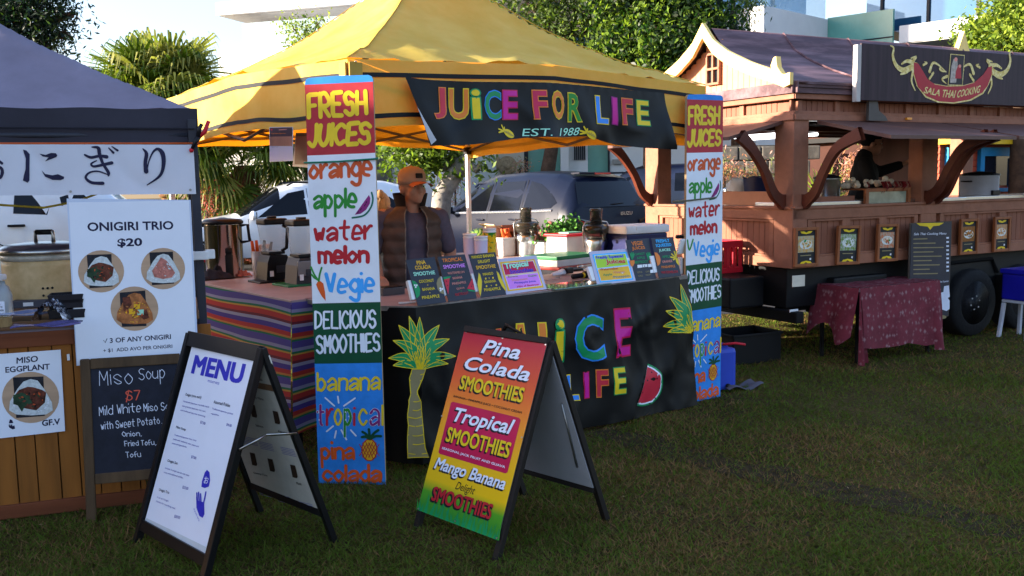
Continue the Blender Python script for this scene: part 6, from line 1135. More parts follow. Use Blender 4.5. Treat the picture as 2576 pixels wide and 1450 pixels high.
for s in (-1,1): q=MB();q.add([(4.60,s*.925,1.03),(4.75,s*.80,1.06),(4.80,s*.5,1.0),(4.81,s*.5,.94),(4.78,s*.80,.84),(4.62,s*.93,.86)],[(0,1,2,3,4,5)],m_('dark lamp cluster','1a0c10',.1,sp=.9));q.add([(4.655,s*.905,1.01),(4.765,s*.79,1.03),(4.80,s*.66,.99),(4.79,s*.7,.95),(4.65,s*.91,.96)],[(0,1,2,3,4)],TLM);q.build('tail_light',T1)
pn=Panel(BC@TR(4.80,0,0)@RZ(PI2));pn.y=0;v,f,d=txt('ISUZU',.02);pn.put([(.08+p[0]*.26,1.08+p[1]*.055) for p in v],f,STEEL,1);pn.mb.build('badge',T1,BC.inverted()@pn.M)
q=MB();q.tube([(4.66,-.2,1.22),(4.70,.02,1.26),(4.69,.25,1.27)],[.018,.014,.006],BLKPL,6);q.build('wiper',T1)
mp_=P(640,545,17.0);ax=V((.93,.37,0)).normalized();WC=fr(V((mp_.x,mp_.y,0))-ax*1.55-V((ax.y,-ax.x,0))*1.02,ax)
SUV2=[(a,b,c_*.97,d*.965,e_,f_) for a,b,c_,d,e_,f_ in SUV]
car('parked_suv','white SUV with black roof bars parked nose-in behind the left-hand table',WC,SUV2,WPT,sw,(.9,3.7,.36),'cars parked behind the stalls',rails=(2.2,3.9,BLKPL),seams=sm,mirror=(1.55,),handles=(2.4,3.3),ws=(1.32,2.0))
VAN=[(0,.45,.8,.85,.72,.6),(.1,.36,.95,1.0,.84,.66),(.35,.34,1.2,1.27,.86,.7),(1.0,.33,1.34,1.85,.86,.68),(1.4,.33,1.34,1.98,.86,.68),(3.0,.33,1.34,2.0,.86,.68),(4.6,.35,1.34,1.98,.86,.68),(4.7,.4,1.1,1.9,.85,.66)]
vf=P(440,560,12.4);ax=V((-.955,-.297,0)).normalized();VC=fr(V((vf.x,vf.y,0)),ax)
car('parked_van','white panel van parked behind the rice-ball stall',VC,VAN,WPT,[[(.75,.06),(1.75,.06),(1.72,.82),(1.1,.82)]],(.75,3.6,.33),'cars parked behind the stalls',seams=[[(1.95,-.7),(1.95,0),(1.9,.95)],[(.6,-.35),(.62,0)],[(1.95,-.12),(4.6,-.12)],[(1.2,-.75),(1.6,-.5),(1.95,-.3)]],mirror=(.8,),handles=(1.72,2.2))
nv=P(1640,470,21.0);ax=V((.95,-.3,0)).normalized();car('parked_van','dark navy van behind the blue SUV and the truck post',fr(V((nv.x-1.5,nv.y,0)),ax),[(a,b,c_,d*.98,e_,f_) for a,b,c_,d,e_,f_ in VAN],m_('navy van paint','10162e',.3,coat=.6),[[(.75,.06),(1.75,.06),(1.72,.82),(1.1,.82)],[(2.1,.1),(3.1,.1),(3.1,.82),(2.1,.82)]],(.75,3.6,.33),'cars parked behind the stalls')
# ---------------- buildings behind
WALLW=m_('white render','d2d2d0',.8,v=.04,sc=2);WALLB=m_('warm white render','c6bca8',.8,v=.05,sc=2);SOF=m_('pale soffit','c8c6c2',.8);TEAL=m_('teal glass cladding','5f9a8c',.25,v=.08,sc=1.5);DGL=m_('blue reflecting glass','2c5a80',.03,m=.5,sp=1.0,v=.1,sc=.5);DKF=m_('dark window frame','22262c',.5);BGL=m_('balustrade glass','bcd4dc',.05,al=.35,v=.02)
B1=V((.949,-.315,0));p0=P(543,40,24);p0.z=0;BF=fr(p0,B1);zt=P(543,40,24).z;T1=thing('beach_house','white modern house with a cantilevered roof behind the palm','house',BF)
q=MB();q.box((5.5,3.2,zt+.16),(11,6.4,.32),WALLW,.02);q.build('roof_slab',T1);q=MB();q.box((5.5,3.2,zt-.003),(10.7,6.1,.02),SOF);q.build('soffit',T1)
cx,cy=[(BF.inverted()@(CP+ray(708,51)*((zt-CH)/ray(708,51).z)))[k] for k in (0,1)]
q=MB();q.box((cx+.1,cy+.1,zt/2),(.2,.2,zt-.02),DKF);q.box((cx+2.5,cy+.05,zt-.12),(4.6,.1,.2),DKF);q.box((cx+.35,cy+.05,zt/2),(.1,.1,zt-.03),DKF);q.build('window_frame',T1)
q=MB();q.box((cx+2.9,cy+.12,zt/2),(5,.03,zt-.05),DGL);q.box((cx+.08,cy+2,zt/2),(.03,3.8,zt-.05),DGL);q.build('glazing',T1)
pp=P(548,131,22.5);pw=BF.inverted()@pp;q=MB();q.box((pw.x+3,pw.y+1.6,pw.z/2),(6,3.2,pw.z),WALLW,.01);q.build('lower_wall',T1);q=MB();q.box((pw.x+3.4,pw.y+.15,pw.z+.32),(5.6,.02,.62),BGL);q.build('balustrade',T1);q=MB();q.box((pw.x+2.9,pw.y+.8,pw.z+.1),(1.6,.5,.18),m_('outdoor bench seat','a8a8a8',.6),.02);q.build('roof_bench',T1)
B2=V((.715,.70,0));c0=P(1922,13,27);zt2=c0.z;c0.z=0;AF=fr(c0,B2);T1=thing('apartment_block','white apartment block with glass balconies behind the food truck','apartments',AF)
XL=loc(AF,2083,51)[0];q=MB();q.box((XL/2,3.0,zt2/2),(XL,6,zt2),WALLW,.02);q.build('balcony_wall',T1)
ox,oz=loc(AF,1995,152);oz+=0;q=MB();q.box((ox,-.01,oz),(XL*.55,.06,.42),DKF)
for k in range(10): q.box((ox-XL*.27+k*XL*.06,-.05,oz),(.13,.06,.46),WALLW)
q.build('vent_slots',T1)
q=MB();q.box((XL/2,.1,zt2+.42),(XL,.02,.8),BGL);q.build('balustrade',T1);q=MB();q.box((2.6,4.5,zt2+2.5),(16,.1,7),DGL)
q.build('glazing',T1);q=MB()
for k in range(8): q.box((-4.5+k*1.8,4.42,zt2+2.5),(.09,.08,7),DKF)
q.build('mullions',T1)
SPF=fr(AF@V((XL,0,0)),-(AF.to_3x3()@V((0,1,0))));LW,zA=loc(SPF,2249,22);zB=loc(SPF,2250,110)[1];e0=V((XL,0,zA));q=MB();q.box((XL+.05,.02-LW/2,(zA+zB)/2),(.1,LW,zA-zB),TEAL);q.tube([(XL-.01,.0,zA-.8),(XL-.01,-LW,zA-.8)],.02,DKF,4);q.build('teal_spandrel',T1)
BS=fr(AF@V((XL+.12,-LW-.05,0)),-(AF.to_3x3()@V((0,1,0))));zC=loc(BS,2256,66)[1];zD=loc(BS,2256,110)[1];q=MB();q.box((XL+3.1,-LW-3.6,(zC+zD)/2),(5.9,7.0,zC-zD),WALLW,.02);q.build('balcony_slab',T1);q=MB();q.box((XL+3.1,-LW-2.6,zD-.012),(5.8,9.0,.02),SOF);q.build('soffit',T1)
q=MB();q.box((XL+3.4,-LW-2.8,zC+1.7),(4.8,8.2,3.4),DGL);q.build('glazing',T1);q=MB()
for k in range(6): q.box((XL+.96,-LW-6.2+k*1.4,zC+1.7),(.06,.08,3.4),DKF)
q.box((XL+2.2,-LW-2.6,zD-1.3),(.1,9,2.5),m_('dark recess glass','1c2426',.15),0);q.build('mullions',T1)
q=MB();q.box((XL+3.4,-LW,zD/2-.5),(2.2,3,zD-1.0),m_('grey render','a8a8a4',.8));q.build('lower_wall',T1)
for (px,Y,zz) in (): pass
T1=thing('garden_wall','low warm white house front with teal panels behind the cars','house front',fr((0,0,0),(1,0,0)))
Xp=lambda px,Y=19.:P(px,430,Y).x
def slab(nm,a,b,z0,z1,m,Y=19.,th=.25):
    Y+=4;z1=CH+(z1-CH)*Y/(Y-4);z0=z0 if z0<.1 else CH+(z0-CH)*Y/(Y-4);q=MB();q.box(((Xp(a,Y)+Xp(b,Y))/2,Y+th/2,(z0+z1)/2),(Xp(b,Y)-Xp(a,Y),th,z1-z0),m,.005);return q.build(nm,T1)
slab('rendered_wall',1188,1319,0,3.2,WALLB);slab('window_frame',1319,1329,0,3.1,DKF);slab('teal_panel',1329,1411,0,3.1,TEAL,19.1);slab('white_pillar',1411,1431,0,3.2,WALLW,18.6);slab('meter_cupboard',1431,1479,0,3.0,WALLW,18.9);slab('teal_panel',1479,1530,0,3.1,TEAL,19.1);slab('window_frame',1530,1534,0,3.1,DKF);slab('rendered_wall',1534,1900,0,3.0,WALLW,19.05)
slab('rendered_wall',930,985,0,2.6,m_('stone wall','6e6a62',.9,sc=6,v=.35,b=.5,bs=8),17.);slab('rendered_wall',985,1060,0,3.3,WALLW,17.5);slab('lintel',1188,1534,3.1,3.5,WALLB,18.8,.5)
q=MB()
for k in range(6): q.box((Xp(1004+k*4,21.4),21.44,2.75),(.028,.05,.95),DKF)
for k in range(6): q.box((Xp(1446+k*5,22.9),22.87,2.3),(.03,.06,.34),DKF)
q.build('slats',T1);q=MB();q.box((Xp(1556,23.),23.0,2.07),(.3,.06,.12),m_('letter plate','8a8a86',.4,m=.5));q.build('letter_plate',T1)
slab('rendered_wall',1900,2240,0,2.75,WALLW,19.)
WV=m_('woven straw','a08a6c',.9,sc=20,v=.3)
for i,(px,py,lab) in enumerate(((1235,408,'higher of the two round woven discs on the warm white house front'),(1276,417,'lower round woven disc on the house front, nearer the teal panel'))):
    c=P(px,py,22.95);q=MB(MX.Translation(c)@RX(PI2));q.lathe([(.23,0),(.225,.03),(.14,.06),(.1,.06),(.09,.11),(0,.12)],WV,n=28);q.build('woven_disc',label=lab,cat='wall decoration',group='woven wall discs')
T1=thing('stone_wall','dry stone retaining wall seen through the truck end opening','wall',MX());q=MB();STN=m_('grey stone block','6a645a',.9,sc=4,v=.3,b=.4,bs=9)
for r_ in range(9):
    x=Xp(1790,16.)+R.uniform(-.2,0)
    while x<Xp(1990,16.): w_=R.uniform(.2,.5);q.box((x+w_/2,16.+R.uniform(-.02,.02),.12+r_*.24),(w_-.015,.4,.225),STN,.02);x+=w_
q.build('stone_courses',T1);q=MB();q.box(((Xp(1790,16.)+Xp(1990,16.))/2,16.05,1.1),(Xp(1990,16.)-Xp(1790,16.),.3,2.15),m_('mortar','4a463e',.9));q.build('mortar_core',T1)
# blue and red kiosk to the right of the truck
KK=KF@TR(0,3.6,0);TQ=m_('turquoise blue paint','1478a8',.5,sc=6,v=.1);RW=m_('red weatherboard','a8452c',.6,sc=6,v=.1);YT=m_('yellow trim paint','dcae20',.5)
T1=thing('kiosk','turquoise and red weatherboard kiosk with yellow trim beyond the food truck','kiosk',KK)
a=loc(KK,*K9(1380,400));b=loc(KK,*K9(2060,290));w0=loc(KK,*K9(1690,400))[0];w2=loc(KK,*K9(1600,400))[0]
q=MB();z=.3
while z<2.45: q.box((a[0]+3,.05,z),(6,.03,.095),RW,.004,RX(.12));z+=.1
q.build('weatherboard',T1);q=MB();q.box((a[0]+3,1.5,1.25),(6,2.8,2.4),m_('kiosk inside','3a2018',.8));q.build('hut',T1)
zt3=loc(KK,*K9(1800,290))[1];zb3=loc(KK,*K9(1800,660))[1]
for x0,x1 in ((w0,b[0]),(loc(KK,*K9(1420,400))[0],w2)):
    q=MB();cxm=(x0+x1)/2
    for x in (x0+.05,x1-.05): q.box((x,0,(zt3+zb3)/2),(.1,.07,zt3-zb3),TQ,.004)
    q.box((cxm,-.002,zt3-.07),(x1-x0-.2,.066,.14),TQ,.004);q.box((cxm,-.004,zb3+.03),(x1-x0+.05,.09,.06),TQ,.004);q.box((x0+(x1-x0)*.72,.0,(zt3+zb3)/2-.05),(.05,.05,zt3-zb3-.25),TQ,.004);o=q.build('window_frame',T1)
    q=MB();q.box((cxm,.015,(zt3+zb3)/2),(x1-x0-.2,.01,zt3-zb3-.2),m_('dark kiosk glass','1c1e28',.08,sp=.8));q.build('pane',o)
q=MB();q.box((a[0]+3,-.1,zt3+.1),(6.2,.3,.12),YT,.005);q.build('yellow_trim',T1);q=MB();q.box((a[0]+3,1.4,zt3+.2),(6.4,3.4,.08),CHAS);q.build('roof',T1)
# ---------------- trees and plants
L1=[m_('leaf olive dark','26351a',.5,tl='4a6a1c',tf=.3),m_('leaf olive mid','3a4c20',.5,tl='6a8a24',tf=.3),m_('leaf olive light','566a2c',.5,tl='8aa030',tf=.3)]
L2=[m_('leaf deep green','16240f',.45,tl='2a4a12',tf=.25),m_('leaf green','24381a',.45,tl='3c6a1c',tf=.3),m_('leaf fresh','5a7226',.45,tl='8aa82c',tf=.38)]
L3=[m_('leaf yellow green','5a7020',.5,tl='98b030',tf=.35),m_('leaf lime','7a8c2c',.5,tl='b0c040',tf=.35),m_('leaf moss','3c5018',.5,tl='6a8a20',tf=.3)]
L4=[m_('leaf blue green','12201a',.5,tl='1c3a20',tf=.2),m_('leaf slate green','1e2e22',.5,tl='2c4a28',tf=.2)]
BRK=m_('grey mottled bark','8a847c',.9,sc=7,v=.35,b=.5,bs=12);BRK2=m_('brown bark','4a3a2e',.9,sc=9,v=.3,b=.5,bs=14)
def tree(name,lab,base,trunk,clumps,n,sz,mats,bark,seed,cat='tree',rad=(.16,.06),droop=0.,asp=.45,twig=True,hollow=.35,sub=7,group=None):
    """base point, trunk points, crown clumps (centre, radii); leaves sit in small sprays inside every clump"""
    rs=np.random.RandomState(seed);T=thing(name,lab,cat,MX.Translation(base),group);b=V(base);q=MB();tp_=[V(p)-b for p in trunk];k=len(tp_)
    q.tube(tp_,[rad[0]+(rad[1]-rad[0])*i/(k-1) for i in range(k)],bark,10)
    for c,r_ in clumps:
        c=V(c)-b;j=min(range(k),key=lambda i:(tp_[i]-c).length+.6*(tp_[i].z>c.z)*1.5);s0=tp_[max(j,k//2)];mid=(s0+c)/2+V((rs.normal()*.12,rs.normal()*.12,-.1));q.tube([s0,mid,c],[rad[1]*.8,rad[1]*.5,rad[1]*.25],bark,6)
        if twig:
            for _ in range(5): d=V(rs.normal(size=3)).normalized();e=c+V((d.x*r_[0],d.y*r_[1],d.z*r_[2]))*.9;q.tube([c.lerp(mid,.3),(c+e)/2+V((0,0,.03)),e],[rad[1]*.25,rad[1]*.16,.006],bark,4)
    q.build('trunk',T);vol=np.array([r_[0]*r_[1]*r_[2] for _,r_ in clumps])**(2/3);vol/=vol.sum();A=[];mi=[]
    for (c,r_),f in zip(clumps,vol):
        m=max(3,int(n*f/40));d=rs.normal(size=(m,3));d/=np.linalg.norm(d,axis=1)[:,None];rr=rs.uniform(hollow**3,1.05,m)[:,None]**(1/3);cc=np.array(V(c)-b)+d*rr*np.array(r_)
        s=np.repeat(cc,40,0)+rs.normal(size=(m*40,3))*sz*1.5;A.append(s);mi.append(np.repeat(rs.randint(0,len(mats),m),40))
    A=np.concatenate(A);mi=np.concatenate(mi);fl=rs.uniform(size=len(mi))<.3;mi[fl]=rs.randint(0,len(mats),fl.sum())
    quads('crown',leaves(A,sz,None,droop=droop,asp=asp,rs=rs),mats,mi,T);return T
def cl(px,py,Y,rx,ry,k=1.): return (tuple(P(px,py,Y)),(rx/FPX*Y,rx/FPX*Y*k,ry/FPX*Y))
def gp(px,Y): p=P(px,500,Y);return V((p.x,p.y,0))
tree('street_tree','open branched olive-green tree rising behind the yellow gazebo peak',gp(1372,21.5),[gp(1372,21.5),P(1378,430,21.5),P(1395,330,21.5),P(1420,170,21.5),P(1430,90,21.5)],[cl(1330,30,21.5,70,50),cl(1390,85,21,75,50),cl(1450,30,21.5,80,50),cl(1480,110,21,65,45),cl(1530,50,21.5,70,55),cl(1440,150,21.5,50,35),cl(1540,150,21,60,40),cl(1300,-30,21.5,70,50),cl(1420,-50,21.5,90,50)],7000,.12,L1,BRK2,21,rad=(.2,.09),hollow=.2)
tree('street_tree','dense dark green tree between the yellow gazebo and the truck gable',gp(1640,20),[gp(1640,20),P(1640,330,20),P(1650,200,20),P(1660,100,20)],[cl(1600,60,20,90,65),cl(1680,100,19.4,110,75),cl(1760,60,20,90,60),cl(1640,165,20,85,45),cl(1740,160,20,75,45),cl(1810,120,20,50,45),cl(1580,-20,20,110,60),cl(1720,-30,20,110,60),cl(1560,130,20,60,45),cl(1690,190,19.4,60,25),cl(1790,190,20,50,30)],26000,.13,L2,BRK2,22,rad=(.22,.1))
tree('weeping_tree','thin weeping branches in front of the apartment balcony',gp(1850,22.5),[gp(1850,22.5),P(1850,300,22.5),P(1840,100,22.5),P(1845,-10,22.5)],[cl(1850,20,22.5,45,35),cl(1835,70,22.5,35,45),cl(1870,80,22.5,22,35),cl(1890,10,22.5,30,25)],1900,.12,L1,BRK2,23,droop=1.2,asp=.2,rad=(.12,.05))
tree('street_tree','sunlit yellow-green tree behind the roof banner at the picture edge',gp(2570,15),[gp(2570,15),P(2570,300,15),P(2560,100,15)],[cl(2540,70,15,80,55),cl(2480,100,15,60,40),cl(2590,20,15,90,60),cl(2600,110,15,90,50),cl(2450,125,15,40,22),cl(2530,120,14.6,60,30)],13000,.09,L3,BRK2,24,rad=(.2,.1))
tree('street_tree','small tree with a leaning pale trunk behind the man at the juice stall',gp(1108,13),[gp(1085,13),P(1112,490,13),P(1140,445,13),P(1172,405,13),P(1200,350,13),P(1240,260,13.2)],[cl(1010,385,13,40,26),cl(1060,375,13,55,30),cl(1100,395,13,40,30),cl(1130,370,13,40,20),cl(1205,418,12.8,16,16),cl(1050,410,13,35,18),cl(1180,330,13,60,35),cl(1000,350,13.5,60,30)],4200,.10,[L2[2],L3[2],L1[2]],BRK,25,rad=(.15,.09))
bt=V((-4.9,8.4,0));tree('banksia_tree','dark banksia branches reaching in above the charcoal gazebo',bt,[bt,bt+V((.1,0,1.6)),P(-180,80,8.4),P(-60,30,8.3)],[cl(20,30,8,40,40),cl(75,50,8,42,40),cl(125,35,8,42,36),cl(105,95,8,38,34),cl(135,120,8,26,24),cl(160,45,8,24,22),cl(185,42,8,16,12),cl(50,105,8,34,30),cl(10,80,8,38,36),cl(75,130,8,20,18),cl(160,95,8,20,20),cl(40,-20,8,80,45),cl(-40,50,8,60,60),cl(130,-15,8,40,30)],8500,.055,L4+[L1[0]],BRK2,26,rad=(.14,.05),asp=.3,hollow=.1)
tree('street_tree','leafy twigs by the dark window of the cantilevered house',gp(770,21),[gp(770,21),P(770,200,21),P(765,120,21)],[cl(735,70,21,25,18),cl(770,80,21,30,25),cl(800,55,21,18,12),cl(745,110,21,20,15)],700,.09,L3,BRK2,27,rad=(.08,.03))
PF=[m_('palm frond dark','34440f',.4,tl='5a7a18',tf=.25),m_('palm frond mid','56661f',.35,tl='8aa028',tf=.3),m_('palm frond pale','8c8c48',.4,tl='a0a83c',tf=.3)];DRY=m_('dry palm thatch','6a4a2e',.9,sc=10,v=.3)
def palm_tree(lab,base,cz,nf,seed,R_=1.05,fan=.78,skirt=True):
    rs=np.random.RandomState(seed);T=thing('fan_palm',lab,'palm',MX.Translation(base),'fan palms behind the stalls');q=MB();q.tube([(0,0,0),(.03,0,cz*.5),(0,0,cz-.1)],[.2,.17,.16],DRY,12)
    for i in range(10): z=.3+i*(cz-.5)/10;q.lathe([(.18,z),(.21,z+.05),(.175,z+.07)],DRY,n=12)
    q.build('trunk',T);A=[];mi=[];Cc=np.array([0,0,cz])
    for f in range(nf):
        az=rs.uniform(0,2*pi);el=np.interp(f/nf,[0,.3,.75,1],[1.2,.6,-.15,-.95])+rs.normal()*.12;d=np.array([cos(az)*cos(el),sin(az)*cos(el),sin(el)]);hub=Cc+d*R_*rs.uniform(.75,1.1)-np.array([0,0,.12]);up=np.array([0,0,1.])
        side=np.cross(d,up);side/=np.linalg.norm(side)+1e-6;nrm=np.cross(side,d);side=side*cos(.5*rs.normal())+nrm*sin(.4*rs.normal());m=rs.randint(0,3) if el>-.5 else rs.choice([0,2])
        w_=side*.012;A+=[Cc-w_,Cc+w_,hub+w_*.7,hub-w_*.7];mi.append(1);nb=24
        for b in range(nb):
            a=(b/(nb-1)-.5)*2*1.95;dr=d*cos(a)+side*sin(a);dr=dr/np.linalg.norm(dr);L=fan*(1-.25*abs(a)/2)*rs.uniform(.85,1.08);wd=np.cross(dr,nrm);wd=wd/np.linalg.norm(wd)*.03+nrm*.012*(1 if b%2 else -1)
            p=[hub,hub+dr*L*.45+nrm*.03,hub+dr*L*.78-up*.07,hub+dr*L*.9-up*(.26+.12*rs.uniform())];ww=[.35,1.0,.6,.15]
            for k in range(3): A+=[p[k]-wd*ww[k],p[k]+wd*ww[k],p[k+1]+wd*ww[k+1],p[k+1]-wd*ww[k+1]];mi.append(m)
    quads('crown',np.array(A),PF,mi,T)
    if skirt:
        A=[]
        for i in range(260): a=rs.uniform(0,2*pi);r_=.2+rs.uniform(0,.3);z=cz-.1-rs.uniform(0,.5);p=np.array([cos(a)*r_*.5,sin(a)*r_*.5,z]);e=np.array([cos(a)*r_*1.5,sin(a)*r_*1.5,z-rs.uniform(.4,.9)]);w_=np.array([-sin(a),cos(a),0])*.02;A+=[p-w_,p+w_,e+w_*.3,e-w_*.3]
        quads('dry_skirt',np.array(A),[DRY],None,T)
c=P(412,262,19.5);palm_tree('sunlit fan palm rising above the charcoal gazebo edge against the sky',V((c.x,c.y,0)),c.z,84,31,1.05,1.02)
c=P(610,405,20.0);palm_tree('fan palm whose lower fronds hang between the post and the hanging certificates',V((c.x,c.y,0)),c.z,56,32,1.0,.95)
c=P(800,330,21.0);palm_tree('fan palm in the shade behind the painted board',V((c.x,c.y,0)),c.z-.3,40,33,1.1,1.0)
RBs=[m_('red new growth','a8462c',.6,tl='d86a3c',tf=.3),m_('pink new growth','b8685a',.6,tl='e09080',tf=.3),m_('shrub olive','5a5c2c',.6)];PBs=[m_('pale pink growth','c08a78',.6,tl='e8b0a0',tf=.3),m_('soft orange growth','b87a50',.6,tl='e0a070',tf=.3),m_('shrub sage','7c8450',.6,tl='a0a860',tf=.3)]
def shrub(lab,px,py,Y,rx,ry,mats,seed,n=1500,cnt=5):
    rs=np.random.RandomState(seed);b=gp(px,Y);tree('shrub',lab,b,[b,P(px,py+ry,Y),P(px,py,Y)],[cl(px+rs.uniform(-.6,.6)*rx,py+rs.uniform(-.5,.7)*ry,Y,rx*.5,ry*.55) for _ in range(cnt)]+[(tuple(V((P(px,py,Y).x,P(px,py,Y).y,P(px,py,Y).z*.5))),(rx/FPX*Y*.8,rx/FPX*Y*.7,P(px,py,Y).z*.5))],n,.075,mats,BRK2,seed,'shrub',(.03,.01),droop=-.6,asp=.22,hollow=.1,group='shrubs along the car park')
shrub('flame red shrub between the palm trunk and the white SUV',600,505,19.5,45,45,RBs,41);shrub('pink shrub behind the cap of the man',1020,455,20,35,25,PBs,42);shrub('pink shrub between the tree trunk and the white post',1145,452,20,30,22,PBs,43)
shrub('pink shrub tips above the blue SUV roof',1308,424,22,14,10,PBs,44,600,3);shrub('pink shrub seen just right of the far painted board',1822,430,14,30,22,PBs,45);shrub('pink and sage shrub before the stone wall',1900,440,14,40,20,PBs,46);shrub('glowing orange shrub behind the cook',2145,425,14,38,42,PBs,47,2600);shrub('red shrub low beside the steel urn',520,480,19,30,35,RBs,48)
ag=gp(2070,13);T1=thing('agave','spiky yellow-green agave behind the stock pot','agave',MX.Translation(ag));A=[];rs=np.random.RandomState(6);zc=P(2070,490,13).z
for i in range(70): a=rs.uniform(0,2*pi);el=rs.uniform(.25,1.35);L=rs.uniform(.35,.6);d=np.array([cos(a)*cos(el),sin(a)*cos(el),sin(el)]);s=np.array([-sin(a),cos(a),0])*.03;p=np.array([0,0,zc-.1]);A+=[p-s*.7,p+s*.7,p+d*L*.5+s,p+d*L*.5-s,p+d*L*.5-s,p+d*L*.5+s,p+d*L+s*.05,p+d*L-s*.05]
quads('leaves',np.array(A),L3[:2],None,T1);q=MB();q.tube([(0,0,0),(0,0,zc)],[.14,.12],DRY,10);q.build('stem',T1)
# unseen tree-shaped casters added left of view to shade stall fronts and lawn
SH_=V((.991,.134,0)).normalized();SQ=V((SH_.y,-SH_.x,0))
def shade_caster(lab,q0,q1,H,t0,seed):
    rs=np.random.RandomState(seed);c=SH_*t0+SQ*((q0+q1)/2);T=thing('shade_caster',lab,'tree',fr(c,SQ),'unseen shade casters added beside the stalls');q=MB();q.tube([(0,0,0),(.05,0,.8),(0,0,H*.5)],[.2,.17,.15],BRK2,10);q.build('trunk',T);w_=(q1-q0)/2;z0=.35;ph=rs.uniform(0,6,6)
    q=MB();q.sph((0,0,(H+z0)/2),(w_,1.1,(H-z0)/2),L2[0],48,lambda d:(1/(abs(d.x)**5+abs(d.y)**4+abs(d.z)**5)**(.21))*(.97+.03*sin(d.x*9+ph[0])*cos(d.z*8+ph[1])+.015*sin(d.x*23+d.y*17+ph[2])))
    q.build('crown_core',T);d=rs.normal(size=(2600,3));d/=np.linalg.norm(d,axis=1)[:,None];f=(1/((abs(d)**5).sum(1))**.2)[:,None];quads('crown',leaves(d*f*np.array([w_,1.1,(H-z0)/2])*rs.uniform(.93,1.03,(2600,1))+[0,0,(H+z0)/2],.2,None,rs=rs),L2,None,T)
for i,(a,b,H,lab) in enumerate(((-7.9,-5.75,3.25,'lowest unseen tree-shaped shade caster added beside the charcoal gazebo'),(-5.95,-4.4,3.98,'middle-sized unseen tree-shaped shade caster added beside the rice-ball stall'),(-4.6,-1.2,5.0,'tall unseen tree-shaped shade caster added beside the lawn'),(-1.4,3.,5.2,'tallest unseen tree-shaped shade caster added at the near end of its row'))): shade_caster(lab,a,b,H,-9.2-.5*(i>1),52+i)
# ---------------- ground and grass
GR=mat('lawn soil and thatch','4a3c22',.95,sc=1.1,v=.35,c2='564828',b=.5,bs=35);t=GR.node_tree;N=t.nodes;Lk=t.links;bsd=N['Principled BSDF'];bsd.inputs['Specular IOR Level'].default_value=.1;rp=[n for n in N if n.type=='VALTORGB'][0]
n2=N.new('ShaderNodeTexNoise');n2.inputs['Scale'].default_value=38;n2.inputs['Detail'].default_value=8;tc=[n for n in N if n.type=='TEX_COORD'][0];Lk.new(tc.outputs['Object'],n2.inputs[0]);mx=N.new('ShaderNodeMix');mx.data_type='RGBA';mx.blend_type='MULTIPLY';mx.inputs[0].default_value=.8
c2=N.new('ShaderNodeValToRGB');c2.color_ramp.elements[0].position=.35;c2.color_ramp.elements[0].color=(.35,.33,.28,1);c2.color_ramp.elements[1].position=.65;c2.color_ramp.elements[1].color=(1.3,1.25,1.1,1);Lk.new(n2.outputs[0],c2.inputs[0]);Lk.new(rp.outputs[0],mx.inputs[6]);Lk.new(c2.outputs[0],mx.inputs[7]);Lk.new(mx.outputs[2],bsd.inputs['Base Color'])
g=MB();g.grid(lambda u,v:(-70+140*u,-30+170*v,.0),140,170,GR);g.build('ground',kind='structure')
SOIL=m_('bare dark soil','3a3020',.95,sp=.08,sc=14,v=.4,b=.6,bs=40)
for tk,w0 in ((((.3,6.4),(.5,6.15),(.95,5.55),(1.55,4.95),(2.0,4.5),(2.5,4.02),(3.,3.5)),.2),):
    cp=crv([(x,y,0) for x,y in tk],16);g=MB();vs=[]
    for i,c in enumerate(cp):
        t=(V(cp[min(i+1,len(cp)-1)])-V(cp[max(i-1,0)])).normalized();e=min(1,i/12,(len(cp)-1-i)/12)
        for sg in (-1,1): wv=w0*(.15+.85*e)*(.75+.6*NZ.noise(V((i*.21,sg*3.,w0*9))));vs.append((c[0]-t.y*sg*wv,c[1]+t.x*sg*wv,.0035))
    g.add(vs,[(2*i,2*i+1,2*i+3,2*i+2) for i in range(len(cp)-1)],SOIL);g.build('wheel_track',kind='structure')
g=MB();g.add([(-40,11.3,.004),(40,11.3,.004),(40,22.3,.004),(-40,22.3,.004)],[(0,1,2,3)],m_('asphalt','38383a',.9,sc=30,v=.25,b=.3,bs=80));g.build('road',kind='structure')
rs=np.random.RandomState(77);GB_=[m_('grass green','4e5420',.7,sp=.08,tl='5a6020',tf=.25),m_('grass olive','6a5a30',.7,sp=.08,tl='6a5e2c',tf=.25),m_('grass straw','8a6642',.8,sp=.08,tl='8a7048',tf=.2),m_('grass bright','566a22',.65,sp=.08,tl='6e8a26',tf=.3)]
def noise2(x,y): return .5+.25*np.sin(x*1.7+1.3*np.sin(y*.9+.4))*np.cos(y*1.9+.8*np.sin(x*1.1))+.25*np.sin(x*4.3+y*2.1+1.7*np.sin(y*3.1))*np.cos(y*3.7-x*1.3)
n_=330000;Y=3.2+rs.uniform(0,1,n_)**1.9*8.0;X=rs.uniform(-1,1,n_)*Y*.60+rs.uniform(-.2,.2,n_)
pd=noise2(X,Y);TKS=[((.5,6.15),(.95,5.55),(1.55,4.95),(2.0,4.5),(2.5,4.02)),((1.75,6.9),(2.5,6.4),(3.3,5.9),(3.8,5.6))]
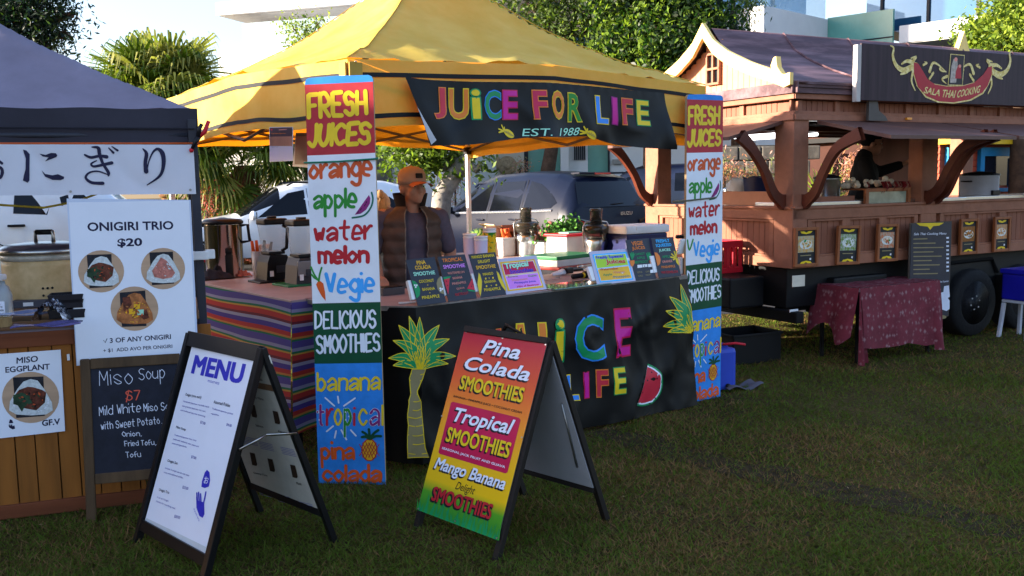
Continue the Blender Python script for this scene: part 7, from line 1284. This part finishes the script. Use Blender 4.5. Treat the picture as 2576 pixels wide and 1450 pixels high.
track=np.abs(Y-np.interp(X,[p[0] for p in TKS[0]],[p[1] for p in TKS[0]]))*.75+9*((X<.3)|(X>3.2));track2=np.abs(Y-np.interp(X,[p[0] for p in TKS[1]],[p[1] for p in TKS[1]]))*.8+9*((X<1.6)|(X>4.2));keep=(rs.uniform(size=n_)<np.clip(.55+.6*pd,0,1)*np.clip(track/.26*.5+.5,0,1)*np.clip(track2/.12*.6+.4,0,1));X,Y,pd=X[keep],Y[keep],pd[keep];n_=len(X)
h=(.010+.012*rs.uniform(size=n_))*(.6+.8*pd)*(1+.05*Y);an=rs.uniform(0,2*pi,n_);wd=(.0022+.0012*rs.uniform(size=n_))*(1+.09*Y);ln=rs.normal(size=(n_,2))*1.1*h[:,None]
near=(rs.uniform(size=n_)<.02);h[near]*=1.9
z0=np.full(n_,-.002);v=np.empty((n_,3,3),np.float32);v[:,0]=np.stack([X-np.cos(an)*wd,Y-np.sin(an)*wd,z0],1);v[:,1]=np.stack([X+np.cos(an)*wd,Y+np.sin(an)*wd,z0],1);v[:,2]=np.stack([X+ln[:,0],Y+ln[:,1],h],1)
u=rs.uniform(size=n_);g2=np.clip((noise2(X*.8+3,Y*.8-2)-.5)*1.8+.5,0,1);mi=np.where(u<.55*g2,0,np.where(u<.42+.25*g2,1,np.where(u<.70-.10*g2,2,3)))
quads('grass',v.reshape(-1,3),GB_,mi,n=3,label='short worn lawn grass with bare wheel tracks',cat='grass',kind='stuff')

rs=np.random.RandomState(9);n_=150;Y=3.4+rs.uniform(size=n_)**1.4*6;X=rs.uniform(-.58,.58,n_)*Y;c=np.stack([X,Y,np.full(n_,.018)],1);d=leaves(c,.035,None,asp=.5,rs=rs).reshape(-1,4,3);d[:,:,2]=.016+(d[:,:,2]-.018)*.25
quads('fallen_leaves',d.reshape(-1,3),[m_('dry leaf','5c4428',.8,sp=.1),m_('pale dry leaf','8a7450',.8,sp=.1),m_('dark leaf','2c2214',.8,sp=.1)],label='scattered dry leaves on the lawn',cat='leaves',kind='stuff')
